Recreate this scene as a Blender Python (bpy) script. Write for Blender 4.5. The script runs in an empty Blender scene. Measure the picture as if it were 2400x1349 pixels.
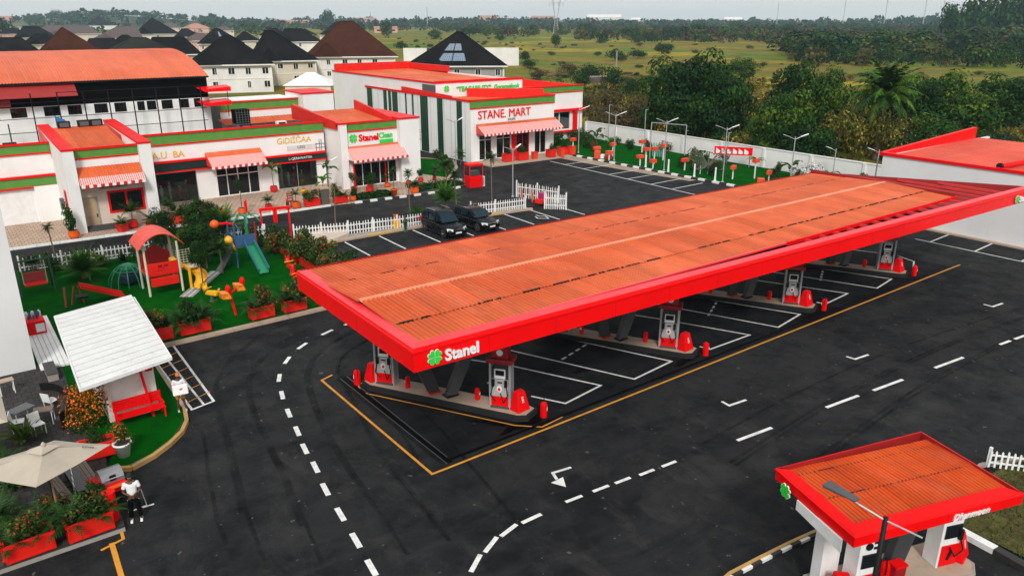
import bpy, math, random
from mathutils import Vector, Matrix
random.seed(11)
SC = bpy.context.scene
COL = SC.collection
# ------------------------------------------------------------------ camera
CAMH = 16.0; FPX = 1810.0; CX, CY, YH = 1200.0, 674.5, 45.0
PITCH = math.atan((CY - YH) / FPX); HEAD = math.radians(53.3)
FW = Vector((math.cos(HEAD)*math.cos(PITCH), math.sin(HEAD)*math.cos(PITCH), -math.sin(PITCH)))
RT = Vector((math.sin(HEAD), -math.cos(HEAD), 0)); UP = RT.cross(FW)
cd = bpy.data.cameras.new('camera'); cam = bpy.data.objects.new('camera', cd); COL.objects.link(cam)
cd.sensor_width = 36; cd.lens = FPX/2400*36; cd.clip_end = 20000; cd.clip_start = 0.5
cam.matrix_world = Matrix(((RT.x, UP.x, -FW.x, 0), (RT.y, UP.y, -FW.y, 0), (RT.z, UP.z, -FW.z, CAMH), (0, 0, 0, 1)))
SC.camera = cam
# ------------------------------------------------------------------ light
w = bpy.data.worlds.new('World'); SC.world = w; w.use_nodes = True
nt = w.node_tree; nt.nodes.clear()
SUN_EL, SUN_AZ = math.radians(40), math.radians(-124)   # azimuth: direction the sun stands in, ccw from +X
sky = nt.nodes.new('ShaderNodeTexSky'); sky.sky_type = 'NISHITA'; sky.sun_disc = False
sky.sun_elevation = SUN_EL; sky.sun_rotation = math.pi/2 - SUN_AZ
sky.dust_density = 6; sky.air_density = 1.0; sky.ozone_density = 1.5
hs = nt.nodes.new('ShaderNodeHueSaturation'); hs.inputs['Saturation'].default_value = 0.22
bg = nt.nodes.new('ShaderNodeBackground'); bg.inputs[1].default_value = 0.10
wo = nt.nodes.new('ShaderNodeOutputWorld')
ov = nt.nodes.new('ShaderNodeMix'); ov.data_type = 'RGBA'; ov.inputs[0].default_value = .82; ov.inputs[7].default_value = (5.30, 5.42, 5.36, 1)  # closed pale cloud layer over the clear sky
nt.links.new(sky.outputs[0], hs.inputs['Color']); nt.links.new(hs.outputs[0], ov.inputs[6]); nt.links.new(ov.outputs[2], bg.inputs[0]); nt.links.new(bg.outputs[0], wo.inputs[0])
sd = bpy.data.lights.new('sun', 'SUN'); so = bpy.data.objects.new('sun', sd); COL.objects.link(so)
sd.energy = 1.5; sd.angle = math.radians(11); sd.color = (1, .965, .92)
sv = Vector((math.cos(SUN_AZ)*math.cos(SUN_EL), math.sin(SUN_AZ)*math.cos(SUN_EL), math.sin(SUN_EL)))
so.rotation_euler = sv.to_track_quat('Z', 'Y').to_euler(); so.location = (0, 0, 80)
vs = SC.view_settings; vs.view_transform = 'Standard'; vs.look = 'None'; vs.gamma = 1; vs.exposure = 0.72; vs.use_curve_mapping = False
SC.cycles.max_bounces = 6; SC.cycles.diffuse_bounces = 3; SC.cycles.volume_bounces = 0
SC.cycles.transparent_max_bounces = 12; SC.cycles.use_denoising = True
# ------------------------------------------------------------------ photo-pixel (2400 wide) to world helpers
def ray(x, y): return FW + RT*((x-CX)/FPX) - UP*((y-CY)/FPX)
def gp(x, y, z=0.0):
    d = ray(x, y); t = (z-CAMH)/d.z; return d.x*t, d.y*t
def onX(x, y, X):
    d = ray(x, y); t = X/d.x; return d.y*t, CAMH+d.z*t
def onY(x, y, Y):
    d = ray(x, y); t = Y/d.y; return d.x*t, CAMH+d.z*t
# ------------------------------------------------------------------ materials
MATS = {}
def mat(name, col, rough=.6, metal=0.0, col2=None, vs=1.5, dirt=0.0, bump=0.0, bs=12, island=0.0, spec=.5, coat=0, emis=None, stretch=(1, 1, 1), rand=0, streak=0):
    if name in MATS: return MATS[name]
    m = bpy.data.materials.new(name); m.use_nodes = True; n = m.node_tree; b = n.nodes['Principled BSDF']
    b.inputs['Roughness'].default_value = rough; b.inputs['Metallic'].default_value = metal
    b.inputs['Specular IOR Level'].default_value = spec; b.inputs['Coat Weight'].default_value = coat
    L = n.links.new; N = n.nodes.new
    tc = N('ShaderNodeTexCoord'); mp = N('ShaderNodeMapping'); mp.inputs['Scale'].default_value = stretch; geo = N('ShaderNodeNewGeometry'); L(geo.outputs['Position'], mp.inputs[0])
    no = N('ShaderNodeTexNoise'); no.inputs['Scale'].default_value = vs; no.inputs['Detail'].default_value = 6; no.inputs['Roughness'].default_value = .65
    L(mp.outputs[0], no.inputs['Vector'])
    rp = N('ShaderNodeMapRange'); rp.inputs[1].default_value = .35; rp.inputs[2].default_value = .68; L(no.outputs[0], rp.inputs[0])
    mx = N('ShaderNodeMix'); mx.data_type = 'RGBA'; c2 = col2 or tuple(c*.82 for c in col)
    mx.inputs[6].default_value = (*col, 1); mx.inputs[7].default_value = (*c2, 1); L(rp.outputs[0], mx.inputs[0])
    out = mx.outputs[2]
    if island:
        mr = N('ShaderNodeMapRange'); mr.inputs[3].default_value = 1-island; mr.inputs[4].default_value = 1+island; L(geo.outputs['Random Per Island'], mr.inputs[0])
        m2 = N('ShaderNodeMix'); m2.data_type = 'RGBA'; m2.blend_type = 'MULTIPLY'; m2.inputs[0].default_value = 1
        L(out, m2.inputs[6]); L(mr.outputs[0], m2.inputs[7]); out = m2.outputs[2]
    if rand:
        oi = N('ShaderNodeObjectInfo'); mr = N('ShaderNodeMapRange'); mr.inputs[3].default_value = 1-rand; mr.inputs[4].default_value = 1+rand; L(oi.outputs['Random'], mr.inputs[0])
        m2 = N('ShaderNodeMix'); m2.data_type = 'RGBA'; m2.blend_type = 'MULTIPLY'; m2.inputs[0].default_value = 1; L(out, m2.inputs[6]); L(mr.outputs[0], m2.inputs[7]); out = m2.outputs[2]
    if streak:  # grime washed down the slope
        for sc_, lo, hi, cc in (((2.4, .22, 1), .50, .76, (.13, .07, .05, 1)), ((.7, .3, 1), .50, .72, tuple(min(1, v*1.25+.05) for v in col)+(1,))):
            mp3 = N('ShaderNodeMapping'); mp3.inputs['Scale'].default_value = sc_; L(geo.outputs['Position'], mp3.inputs[0]); n4 = N('ShaderNodeTexNoise'); n4.inputs['Scale'].default_value = 1.0; n4.inputs['Detail'].default_value = 7; n4.inputs['Roughness'].default_value = .7; L(mp3.outputs[0], n4.inputs['Vector'])
            r4 = N('ShaderNodeMapRange'); r4.inputs[1].default_value = lo; r4.inputs[2].default_value = hi; r4.inputs[4].default_value = streak; L(n4.outputs[0], r4.inputs[0]); m4 = N('ShaderNodeMix'); m4.data_type = 'RGBA'; m4.inputs[7].default_value = cc; L(r4.outputs[0], m4.inputs[0]); L(out, m4.inputs[6]); out = m4.outputs[2]
    if dirt:
        n2 = N('ShaderNodeTexNoise'); n2.inputs['Scale'].default_value = vs*2.7; n2.inputs['Detail'].default_value = 8; n2.inputs['Roughness'].default_value = .7
        mp2 = N('ShaderNodeMapping'); mp2.inputs['Scale'].default_value = (1, 1, .25); L(geo.outputs['Position'], mp2.inputs[0]); L(mp2.outputs[0], n2.inputs['Vector'])
        r2 = N('ShaderNodeMapRange'); r2.inputs[1].default_value = .55; r2.inputs[2].default_value = .8; r2.inputs[4].default_value = dirt; L(n2.outputs[0], r2.inputs[0])
        m3 = N('ShaderNodeMix'); m3.data_type = 'RGBA'; m3.inputs[7].default_value = (.09, .08, .07, 1)
        L(r2.outputs[0], m3.inputs[0]); L(out, m3.inputs[6]); out = m3.outputs[2]
    L(out, b.inputs['Base Color'])
    rr = N('ShaderNodeMapRange'); rr.inputs[3].default_value = max(0, rough-.08); rr.inputs[4].default_value = min(1, rough+.12); L(no.outputs[0], rr.inputs[0]); L(rr.outputs[0], b.inputs['Roughness'])
    if bump:
        n3 = N('ShaderNodeTexNoise'); n3.inputs['Scale'].default_value = bs; n3.inputs['Detail'].default_value = 4; L(mp.outputs[0], n3.inputs['Vector'])
        bp = N('ShaderNodeBump'); bp.inputs['Strength'].default_value = bump; bp.inputs['Distance'].default_value = .03; L(n3.outputs[0], bp.inputs['Height']); L(bp.outputs[0], b.inputs['Normal'])
    if emis: b.inputs['Emission Color'].default_value = (*emis, 1); b.inputs['Emission Strength'].default_value = 1
    MATS[name] = m; return m

red = mat('red_paint', (.80, .003, .004), .4, col2=(.68, .003, .004), dirt=.08, vs=.6, spec=.10)
redgloss = mat('red_gloss_panel', (.86, .003, .004), .32, col2=(.76, .003, .004), dirt=.06, vs=.3, spec=.12)
redtop = mat('red_flashing', (.82, .035, .045), .35, col2=(.72, .02, .03), dirt=.15, vs=.5)
darkred = mat('dark_red_steel', (.30, .008, .008), .5, dirt=.3)
orange = mat('orange_roof_sheet', (.68, .140, .050), .5, col2=(.52, .080, .022), dirt=.30, vs=.12, spec=.08, rand=.10, streak=.40)
orange2 = mat('deep_orange_roof_sheet', (.58, .075, .011), .5, col2=(.40, .040, .007), dirt=.4, vs=.5, spec=.08, rand=.08, streak=.4)
orangecap = mat('orange_ridge_cap', (.72, .24, .12), .4, dirt=.1)
redroof = mat('red_roof_sheet', (.66, .075, .035), .45, col2=(.56, .055, .025), dirt=.2, vs=.25, spec=.1, rand=.08, streak=.25)
white = mat('white_render', (.80, .79, .77), .75, col2=(.72, .71, .69), dirt=.10, vs=.35, bump=.15)
cream = mat('cream_render', (.72, .60, .50), .75, dirt=.15, vs=.5)
whitep = mat('white_paint', (.80, .80, .79), .5, col2=(.70, .70, .69), dirt=.12, vs=2)
linew = mat('white_road_paint', (.80, .80, .78), .7, col2=(.52, .52, .51), dirt=.55, vs=3.5)
liney = mat('yellow_road_paint', (.70, .30, .02), .7, col2=(.50, .21, .02), dirt=.5, vs=3)
tan = mat('tan_concrete', (.42, .32, .24), .85, dirt=.5, vs=1.2)
conc = mat('concrete', (.30, .27, .24), .88, dirt=.5, vs=1.0, bump=.3)
conc2 = mat('dark_concrete', (.06, .06, .06), .85, dirt=.3)
green = mat('green_band', (.09, .27, .04), .5, dirt=.1)
dgreen = mat('dark_green_panel', (.006, .05, .028), .35)
lime = mat('lime_green_sign', (.03, .62, .06), .5)
gold = mat('gold_letters', (.85, .50, .06), .4)
black = mat('black_metal', (.010, .010, .011), .5, spec=.15)
blackm = mat('wet_black', (.0025, .0025, .003), .6, spec=.04)
dark = mat('dark_interior', (.012, .012, .014), .8)
conc2b = mat('dark_island_kerb', (.022, .022, .023), .8, spec=.08, dirt=.2)
grey = mat('grey_steel', (.12, .125, .13), .45, metal=.3)
lgrey = mat('light_grey_steel', (.45, .46, .47), .4, metal=.4)
silver = mat('brushed_panel', (.55, .55, .54), .4, metal=.3, dirt=.1)
soil = mat('potting_soil', (.03, .022, .015), .95, bump=.5)
orangepot = mat('orange_plastic', (.80, .11, .012), .4, spec=.3)
redpot = mat('red_plastic', (.72, .015, .008), .4, spec=.3)
yellow = mat('yellow_plastic', (.85, .42, .01), .35)
turfm = mat('artificial_turf', (.001, .085, .003), .9, col2=(.001, .050, .002), vs=.9, bump=.8, bs=60, spec=.02)
bark = mat('bark', (.10, .07, .045), .9, bump=.8, bs=20)
palmtrunk = mat('palm_trunk', (.14, .10, .06), .9, bump=.8, bs=25)
def leaf(name, c, c2, isl=.45): return mat(name, c, .55, col2=c2, vs=.5, island=isl, spec=.08)
lf_dark = leaf('leaf_dark', (.010, .036, .006), (.005, .020, .004))
lf_mid = leaf('leaf_mid', (.024, .070, .008), (.012, .040, .006))
lf_lime = leaf('leaf_lime', (.075, .125, .010), (.04, .08, .008))
lf_olive = leaf('leaf_olive', (.095, .080, .020), (.05, .048, .012))
lf_brown = leaf('leaf_brown', (.075, .048, .025), (.04, .028, .016))
lf_palm = leaf('leaf_palm', (.022, .062, .010), (.012, .036, .007), .45)
lf_yell = leaf('leaf_yellow', (.30, .22, .03), (.18, .13, .02))
lf_fan = leaf('leaf_fan_palm', (.060, .155, .014), (.030, .090, .008), .45)
flw_o = leaf('flower_orange', (.85, .20, .01), (.7, .12, .01), .3)
flw_r = leaf('flower_red', (.6, .02, .02), (.4, .01, .01), .3)
frost = mat('pale_plastic', (.62, .62, .60), .5)

def glass_mat(name, tint, clear):
    m = bpy.data.materials.new(name); m.use_nodes = True; n = m.node_tree; n.nodes.clear()
    g = n.nodes.new('ShaderNodeBsdfGlossy'); g.inputs['Roughness'].default_value = .04; g.inputs[0].default_value = (.8, .85, .88, 1)
    t = n.nodes.new('ShaderNodeBsdfTransparent'); t.inputs[0].default_value = (*tint, 1)
    d = n.nodes.new('ShaderNodeBsdfDiffuse'); d.inputs[0].default_value = (.01, .014, .014, 1)
    m0 = n.nodes.new('ShaderNodeMixShader'); m0.inputs[0].default_value = clear; n.links.new(d.outputs[0], m0.inputs[1]); n.links.new(t.outputs[0], m0.inputs[2])
    f = n.nodes.new('ShaderNodeFresnel'); f.inputs[0].default_value = 1.5
    m1 = n.nodes.new('ShaderNodeMixShader'); n.links.new(f.outputs[0], m1.inputs[0]); n.links.new(m0.outputs[0], m1.inputs[1]); n.links.new(g.outputs[0], m1.inputs[2])
    o = n.nodes.new('ShaderNodeOutputMaterial'); n.links.new(m1.outputs[0], o.inputs[0]); return m
glass = glass_mat('shop_glass', (.78, .86, .84), .93)
tglass = glass_mat('tinted_glass', (.10, .13, .13), .3)

def ground_nodes(name, fn, rough=.9, spec=.08):
    m = bpy.data.materials.new(name); m.use_nodes = True; n = m.node_tree; b = n.nodes['Principled BSDF']; b.inputs['Specular IOR Level'].default_value = spec
    b.inputs['Roughness'].default_value = rough
    fn(n, b); return m
def N_noise(n, vec, s, d=6, r=.6, sc=(1, 1, 1), rot=0.0, dist=0.0):
    mp = n.nodes.new('ShaderNodeMapping'); mp.inputs['Scale'].default_value = sc; mp.inputs['Rotation'].default_value = (0, 0, rot); n.links.new(vec, mp.inputs[0])
    t = n.nodes.new('ShaderNodeTexNoise'); t.inputs['Scale'].default_value = s; t.inputs['Detail'].default_value = d; t.inputs['Roughness'].default_value = r; t.inputs['Distortion'].default_value = dist; n.links.new(mp.outputs[0], t.inputs['Vector']); return t.outputs[0]
def N_rng(n, v, a, b, c=0.0, d=1.0):
    r = n.nodes.new('ShaderNodeMapRange'); r.inputs[1].default_value = a; r.inputs[2].default_value = b; r.inputs[3].default_value = c; r.inputs[4].default_value = d; n.links.new(v, r.inputs[0]); return r.outputs[0]
def N_mix(n, f, a, b, mode='MIX'):
    m = n.nodes.new('ShaderNodeMix'); m.data_type = 'RGBA'; m.blend_type = mode
    for s, v in ((0, f), (6, a), (7, b)):
        if isinstance(v, (int, float)): m.inputs[s].default_value = v
        elif isinstance(v, tuple): m.inputs[s].default_value = (*v, 1)
        else: n.links.new(v, m.inputs[s])
    return m.outputs[2]
def asphalt_fn(n, b):
    g = n.nodes.new('ShaderNodeNewGeometry').outputs['Position']
    big = N_noise(n, g, .10, 5, .6); med = N_noise(n, g, .55, 8, .72, (1, 1, 1)); fine = N_noise(n, g, 28, 3, .7)
    stre = N_noise(n, g, .33, 10, .70, (.6, 1.4, 1), .45, .9); stre2 = N_noise(n, g, .6, 9, .72, (1.3, .7, 1), -.9, .6)
    c = N_mix(n, N_rng(n, big, .35, .65), (.0085, .0098, .0115), (.0185, .0195, .0210))
    huge = N_noise(n, g, .035, 3, .5); c = N_mix(n, N_rng(n, huge, .46, .60, 0, .8), c, (.033, .034, .036))
    c = N_mix(n, N_rng(n, med, .45, .68, 0, .85), c, (.004, .0056, .0068))
    c = N_mix(n, N_rng(n, stre, .42, .68, 0, .60), c, (.042, .043, .044))
    c = N_mix(n, N_rng(n, stre2, .50, .72, 0, .50), c, (.064, .062, .060))
    sp = N_noise(n, g, 3.1, 2, .5); c = N_mix(n, N_rng(n, sp, .70, .74, 0, .8), c, (.14, .13, .12))
    c = N_mix(n, N_rng(n, fine, .3, .7, 0, .5), c, (.007, .0073, .008))
    n.links.new(c, b.inputs['Base Color'])
    n.links.new(N_rng(n, med, .35, .7, .62, .88), b.inputs['Roughness'])
    bp = n.nodes.new('ShaderNodeBump'); bp.inputs['Strength'].default_value = .35; bp.inputs['Distance'].default_value = .01
    n.links.new(fine, bp.inputs['Height']); n.links.new(bp.outputs[0], b.inputs['Normal'])
asphalt = ground_nodes('asphalt', asphalt_fn, .8, .06)
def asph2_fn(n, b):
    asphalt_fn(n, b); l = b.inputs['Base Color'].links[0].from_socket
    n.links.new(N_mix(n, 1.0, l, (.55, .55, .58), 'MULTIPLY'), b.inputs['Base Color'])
asphalt_d = ground_nodes('darkened_bay_asphalt', asph2_fn, .75, .06)
def field_fn(n, b):
    g = n.nodes.new('ShaderNodeNewGeometry').outputs['Position']
    rot = -HEAD
    a = N_noise(n, g, .0075, 6, .6, (2.6, .55, 1), rot); a2 = N_noise(n, g, .02, 8, .7, (2.0, .6, 1), rot); f = N_noise(n, g, .35, 8, .75); f2 = N_noise(n, g, .07, 8, .7)
    c = N_mix(n, N_rng(n, a, .42, .56), (.100, .165, .010), (.22, .150, .020))
    c = N_mix(n, N_rng(n, a2, .48, .62), c, (.055, .135, .008))
    c = N_mix(n, N_rng(n, a2, .56, .64, 0, .9), c, (.25, .11, .042))
    yl = N_noise(n, g, .012, 4, .6, (1, 1, 1)); c = N_mix(n, N_rng(n, yl, .54, .62, 0, .85), c, (.36, .27, .02))
    c = N_mix(n, N_rng(n, f2, .5, .66, 0, .75), c, (.045, .055, .015))
    c = N_mix(n, N_rng(n, f, .45, .7, 0, .6), c, (.05, .055, .015))
    n.links.new(c, b.inputs['Base Color'])
    bp = n.nodes.new('ShaderNodeBump'); bp.inputs['Strength'].default_value = .8; bp.inputs['Distance'].default_value = .4
    n.links.new(f, bp.inputs['Height']); n.links.new(bp.outputs[0], b.inputs['Normal'])
fieldm = ground_nodes('field_grass', field_fn)
def rough_grass_fn(n, b):
    g = n.nodes.new('ShaderNodeNewGeometry').outputs['Position']
    c = N_mix(n, N_rng(n, N_noise(n, g, .8, 8, .75), .4, .65), (.07, .075, .02), (.03, .022, .012))
    n.links.new(N_mix(n, N_rng(n, N_noise(n, g, 6, 6, .8), .5, .7), c, (.14, .11, .05)), b.inputs['Base Color'])
verge = ground_nodes('rough_verge', rough_grass_fn)
def paver(name, c1, c2, mort, s):
    def fn(n, b):
        g = n.nodes.new('ShaderNodeNewGeometry').outputs['Position']
        t = n.nodes.new('ShaderNodeTexBrick'); t.inputs['Scale'].default_value = s; n.links.new(g, t.inputs[0])
        t.inputs['Color1'].default_value = (*c1, 1); t.inputs['Color2'].default_value = (*c2, 1); t.inputs['Mortar'].default_value = (*mort, 1)
        t.inputs['Mortar Size'].default_value = .03; t.inputs['Brick Width'].default_value = .5; t.inputs['Row Height'].default_value = .5
        n.links.new(N_mix(n, N_rng(n, N_noise(n, g, .6, 8, .7), .45, .75, 0, .6), t.outputs[0], tuple(v*.5 for v in c1)), b.inputs['Base Color'])
        bp = n.nodes.new('ShaderNodeBump'); bp.inputs['Strength'].default_value = .6; bp.inputs['Distance'].default_value = .01; bp.invert = True
        n.links.new(t.outputs[1], bp.inputs['Height']); n.links.new(bp.outputs[0], b.inputs['Normal'])
    return ground_nodes(name, fn)
pavem = paver('beige_pavers', (.50, .37, .28), (.42, .31, .235), (.20, .14, .11), 1.1)
slab = paver('grey_stone_slabs', (.060, .057, .054), (.045, .043, .042), (.028, .027, .026), 1.3)
# ------------------------------------------------------------------ mesh builder
class MB:
    def __init__(s): s.v = []; s.f = []; s.mi = []; s.ms = []
    def m(s, mt):
        if mt not in s.ms: s.ms.append(mt)
        s.cur = s.ms.index(mt); return s
    cur = 0
    def face(s, pts):
        k = len(s.v); s.v += [tuple(p) for p in pts]; s.f.append(tuple(range(k, k+len(pts)))); s.mi.append(s.cur); return s
    def add(s, vs, fs):
        k = len(s.v); s.v += [tuple(p) for p in vs]; s.f += [tuple(i+k for i in f) for f in fs]; s.mi += [s.cur]*len(fs); return s
    def hexa(s, p):  # 4 bottom ccw, 4 top ccw
        return s.add(p, [(3, 2, 1, 0), (4, 5, 6, 7), (0, 1, 5, 4), (1, 2, 6, 5), (2, 3, 7, 6), (3, 0, 4, 7)])
    def box(s, x0, x1, y0, y1, z0, z1):
        return s.hexa([(x0, y0, z0), (x1, y0, z0), (x1, y1, z0), (x0, y1, z0), (x0, y0, z1), (x1, y0, z1), (x1, y1, z1), (x0, y1, z1)])
    def prism(s, pts, z0, z1):
        n = len(pts); z1s = z1 if isinstance(z1, (list, tuple)) else [z1]*n
        vs = [(p[0], p[1], z0) for p in pts]+[(p[0], p[1], z1s[i]) for i, p in enumerate(pts)]
        return s.add(vs, [tuple(range(n-1, -1, -1)), tuple(range(n, 2*n))]+[(i, (i+1) % n, n+(i+1) % n, n+i) for i in range(n)])
    def bar(s, p, q, w, h=None):
        p, q = Vector(p), Vector(q); h = h or w; d = (q-p).normalized(); a = Vector((0, 0, 1)) if abs(d.z) < .95 else Vector((1, 0, 0))
        x = d.cross(a).normalized()*w/2; y = x.cross(d).normalized()*h/2
        return s.hexa([p-x-y, p+x-y, p+x+y, p-x+y, q-x-y, q+x-y, q+x+y, q-x+y])
    def tube(s, p, q, r, r2=None, n=8, cap=True):
        p, q = Vector(p), Vector(q); r2 = r if r2 is None else r2; d = (q-p).normalized(); a = Vector((0, 0, 1)) if abs(d.z) < .95 else Vector((1, 0, 0))
        x = d.cross(a).normalized(); y = x.cross(d).normalized(); vs = []
        for c, rr in ((p, r), (q, r2)):
            for i in range(n): t = 2*math.pi*i/n; vs.append(c+x*rr*math.cos(t)-y*rr*math.sin(t))
        fs = [(i, (i+1) % n, n+(i+1) % n, n+i) for i in range(n)]
        if cap: fs += [tuple(range(n-1, -1, -1)), tuple(range(n, 2*n))]
        return s.add(vs, fs)
    def path(s, pts, r, n=6):
        for a, b in zip(pts, pts[1:]): s.tube(a, b, r, n=n)
        return s
    def lathe(s, c, prof, n=12, sx=1, sy=1):
        vs = []
        for r, z in prof:
            for i in range(n): t = 2*math.pi*i/n; vs.append((c[0]+r*math.cos(t)*sx, c[1]+r*math.sin(t)*sy, c[2]+z))
        k = len(prof); fs = [(j*n+i, j*n+(i+1) % n, (j+1)*n+(i+1) % n, (j+1)*n+i) for j in range(k-1) for i in range(n)]
        fs += [tuple(range(n-1, -1, -1)), tuple(range((k-1)*n, k*n))]
        return s.add(vs, fs)
    def wallY(s, x0, x1, y, z0, z1, holes=(), th=.25, ax='Y'):
        xs = sorted({x0, x1, *[h[0] for h in holes], *[h[1] for h in holes]}); zs = sorted({z0, z1, *[h[2] for h in holes], *[h[3] for h in holes]})
        xs = [x for x in xs if x0 <= x <= x1]; zs = [z for z in zs if z0 <= z <= z1]
        def solid(i, j):
            if not (0 <= i < len(xs)-1 and 0 <= j < len(zs)-1): return False
            cx, cz = (xs[i]+xs[i+1])/2, (zs[j]+zs[j+1])/2
            return not any(h[0] < cx < h[1] and h[2] < cz < h[3] for h in holes)
        P = (lambda x, t, z: (x, y+t, z)) if ax == 'Y' else (lambda x, t, z: (y+t, x, z))
        for i in range(len(xs)-1):
            for j in range(len(zs)-1):
                if not solid(i, j): continue
                a, b, c, d = xs[i], xs[i+1], zs[j], zs[j+1]
                s.face([P(a, 0, c), P(b, 0, c), P(b, 0, d), P(a, 0, d)]); s.face([P(b, th, c), P(a, th, c), P(a, th, d), P(b, th, d)])
                if not solid(i-1, j): s.face([P(a, 0, c), P(a, 0, d), P(a, th, d), P(a, th, c)])
                if not solid(i+1, j): s.face([P(b, 0, c), P(b, th, c), P(b, th, d), P(b, 0, d)])
                if not solid(i, j-1): s.face([P(a, 0, c), P(a, th, c), P(b, th, c), P(b, 0, c)])
                if not solid(i, j+1): s.face([P(a, 0, d), P(b, 0, d), P(b, th, d), P(a, th, d)])
        return s
    def mesh(s, name, mt=None, smooth=False, off=(0, 0, 0)):
        me = bpy.data.meshes.new(name); ox, oy, oz = off
        me.from_pydata([(x-ox, y-oy, z-oz) for x, y, z in s.v] if any(off) else s.v, [], s.f)
        ms = s.ms or [mt]
        for q in ms: me.materials.append(q)
        if len(ms) > 1: me.polygons.foreach_set('material_index', s.mi)
        if smooth: me.shade_smooth()
        me.update(); return me
    def build(s, name, mt=None, parent=None, world=False, smooth=False, bevel=0, loc=None):
        off = (0, 0, 0)
        if world and parent is not None:
            o = Vector(); q = parent
            while q is not None: o += Vector(q.location); q = q.parent
            off = tuple(o)
        ob = bpy.data.objects.new(name, s.mesh(name, mt, smooth, off)); COL.objects.link(ob); ob.parent = parent
        if loc: ob.location = loc
        if bevel:
            b = ob.modifiers.new('b', 'BEVEL'); b.width = bevel; b.segments = 2; b.limit_method = 'ANGLE'; b.angle_limit = .7
        return ob
def thing(name, label, cat, loc=(0, 0, 0), rz=0, group=None):
    o = bpy.data.objects.new(name, None); COL.objects.link(o); o.location = loc; o.rotation_euler = (0, 0, rz); o.empty_display_size = .3
    return tag(o, label, cat, group)
def tag(o, label, cat=None, group=None, kind=None):
    if label: o['label'] = label
    if cat: o['category'] = cat
    if group: o['group'] = group
    if kind: o['kind'] = kind
    return o
def struct(o): o['kind'] = 'structure'; return o
def link(name, me, parent=None, loc=(0, 0, 0), rz=0, sc=1, rot=None):
    o = bpy.data.objects.new(name, me); COL.objects.link(o); o.parent = parent; o.location = loc; o.rotation_euler = rot or (0, 0, rz)
    o.scale = (sc, sc, sc) if not isinstance(sc, tuple) else sc; return o
def dup(src, loc, rz=0, label=None, group=None, sc=None, kids={}):
    def cp(o, par):
        c = o.copy(); COL.objects.link(c); c.parent = par
        for ch in CH.get(o.name, []): cp(ch, c)
        return c
    CH = {}
    for o in descend(src): CH.setdefault(o.parent.name, []).append(o)
    r = cp(src, None); r.location = loc; r.rotation_euler = (0, 0, rz)
    if sc: r.scale = (sc, sc, sc) if not isinstance(sc, tuple) else sc
    if label: r['label'] = label
    if group: r['group'] = group
    return r
def descend(o):
    out = []
    for c in o.children: out.append(c); out += descend(c)
    return out
def text_mesh(txt, size, ext=.03, off=.0, shear=0.0):
    cu = bpy.data.curves.new('lettering', 'FONT'); cu.body = txt; cu.size = size; cu.extrude = ext; cu.offset = off; cu.shear = shear; cu.resolution_u = 3
    cu.align_x = 'LEFT'; ob = bpy.data.objects.new('tmp', cu); COL.objects.link(ob)
    bpy.context.view_layer.update(); dg = bpy.context.evaluated_depsgraph_get(); me = bpy.data.meshes.new_from_object(ob.evaluated_get(dg)); bpy.data.objects.remove(ob); return me
def lettering(txt, size, mt, parent, loc, rot, width=None, ext=.03, off=.0, shear=0.0, sy=1.0):
    me = text_mesh(txt, size, ext, off, shear); me.materials.clear(); me.materials.append(mt)
    xs = [v.co.x for v in me.vertices]; wd = max(xs)-min(xs); s = (width/wd) if width else 1
    o = link('lettering', me, parent, loc, rot=rot); o.scale = (s, sy if sy != 1 else (s if width else 1), 1); return o
def clover(parent, r, loc, rot, mt=None, wm=None):
    def heart(mb, ang, R, z0, z1, k=1.0):
        pts = []
        for i in range(16):
            t = 2*math.pi*i/16; x = 16*math.sin(t)**3; y = 13*math.cos(t)-5*math.cos(2*t)-2*math.cos(3*t)-math.cos(4*t)
            x, y = x/34*k, (y+17)/34*k if k == 1 else (y+2.5)/34*k+14.5/34
            x, y = x*.86, y*.93; pts.append((R*(x*math.cos(ang)-y*math.sin(ang)), R*(x*math.sin(ang)+y*math.cos(ang))))
        mb.prism(pts[::-1], z0, z1)
    b = MB(); [heart(b, math.pi/4+k*math.pi/2, r, .01, .035, 1.10) for k in range(4)]
    g = MB(); [heart(g, math.pi/4+k*math.pi/2, r, .02, .055) for k in range(4)]
    o = b.build('clover_outline', wm or whitep, parent); o.location = loc; o.rotation_euler = rot
    o = g.build('clover', mt or lime, parent); o.location = loc; o.rotation_euler = rot
FACE_Y = (math.pi/2, 0, 0)           # text readable from -Y
# ------------------------------------------------------------------ foliage generators
def rv(a, b): return random.uniform(a, b)
def frond(mb, o, az, L, rise, droop, n=12, wl=.35, segs=6, lw=.07, vee=.25):
    o = Vector(o); pts = []; el = rise; p = o.copy(); st = L/segs
    for i in range(segs+1):
        pts.append(p.copy()); p = p+Vector((math.cos(az)*math.cos(el), math.sin(az)*math.cos(el), math.sin(el)))*st; el -= droop/segs*(.5+i/segs)
    side = Vector((-math.sin(az), math.cos(az), 0))
    for i in range(segs): # rachis
        w0 = .025*(1-i/segs)+.006; mb.face([pts[i]-side*w0, pts[i]+side*w0, pts[i+1]+side*w0*.8, pts[i+1]-side*w0*.8])
    for k in range(n):
        t = (k+1.2)/(n+1)*segs; i = min(int(t), segs-1); f = t-i; c = pts[i].lerp(pts[i+1], f); d = (pts[i+1]-pts[i]).normalized()
        ll = wl*math.sin(min(1, .35+t/segs*.75)*math.pi*.93+.15)*rv(.8, 1.15)
        for sg in (-1, 1):
            tip = c+side*sg*ll*.85+d*ll*.55+Vector((0, 0, -vee*ll*rv(.3, 1.2))); mb.face([c-d*lw*.5, c+d*lw*.5, tip+d*lw*.15, tip-d*lw*.15])
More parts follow.
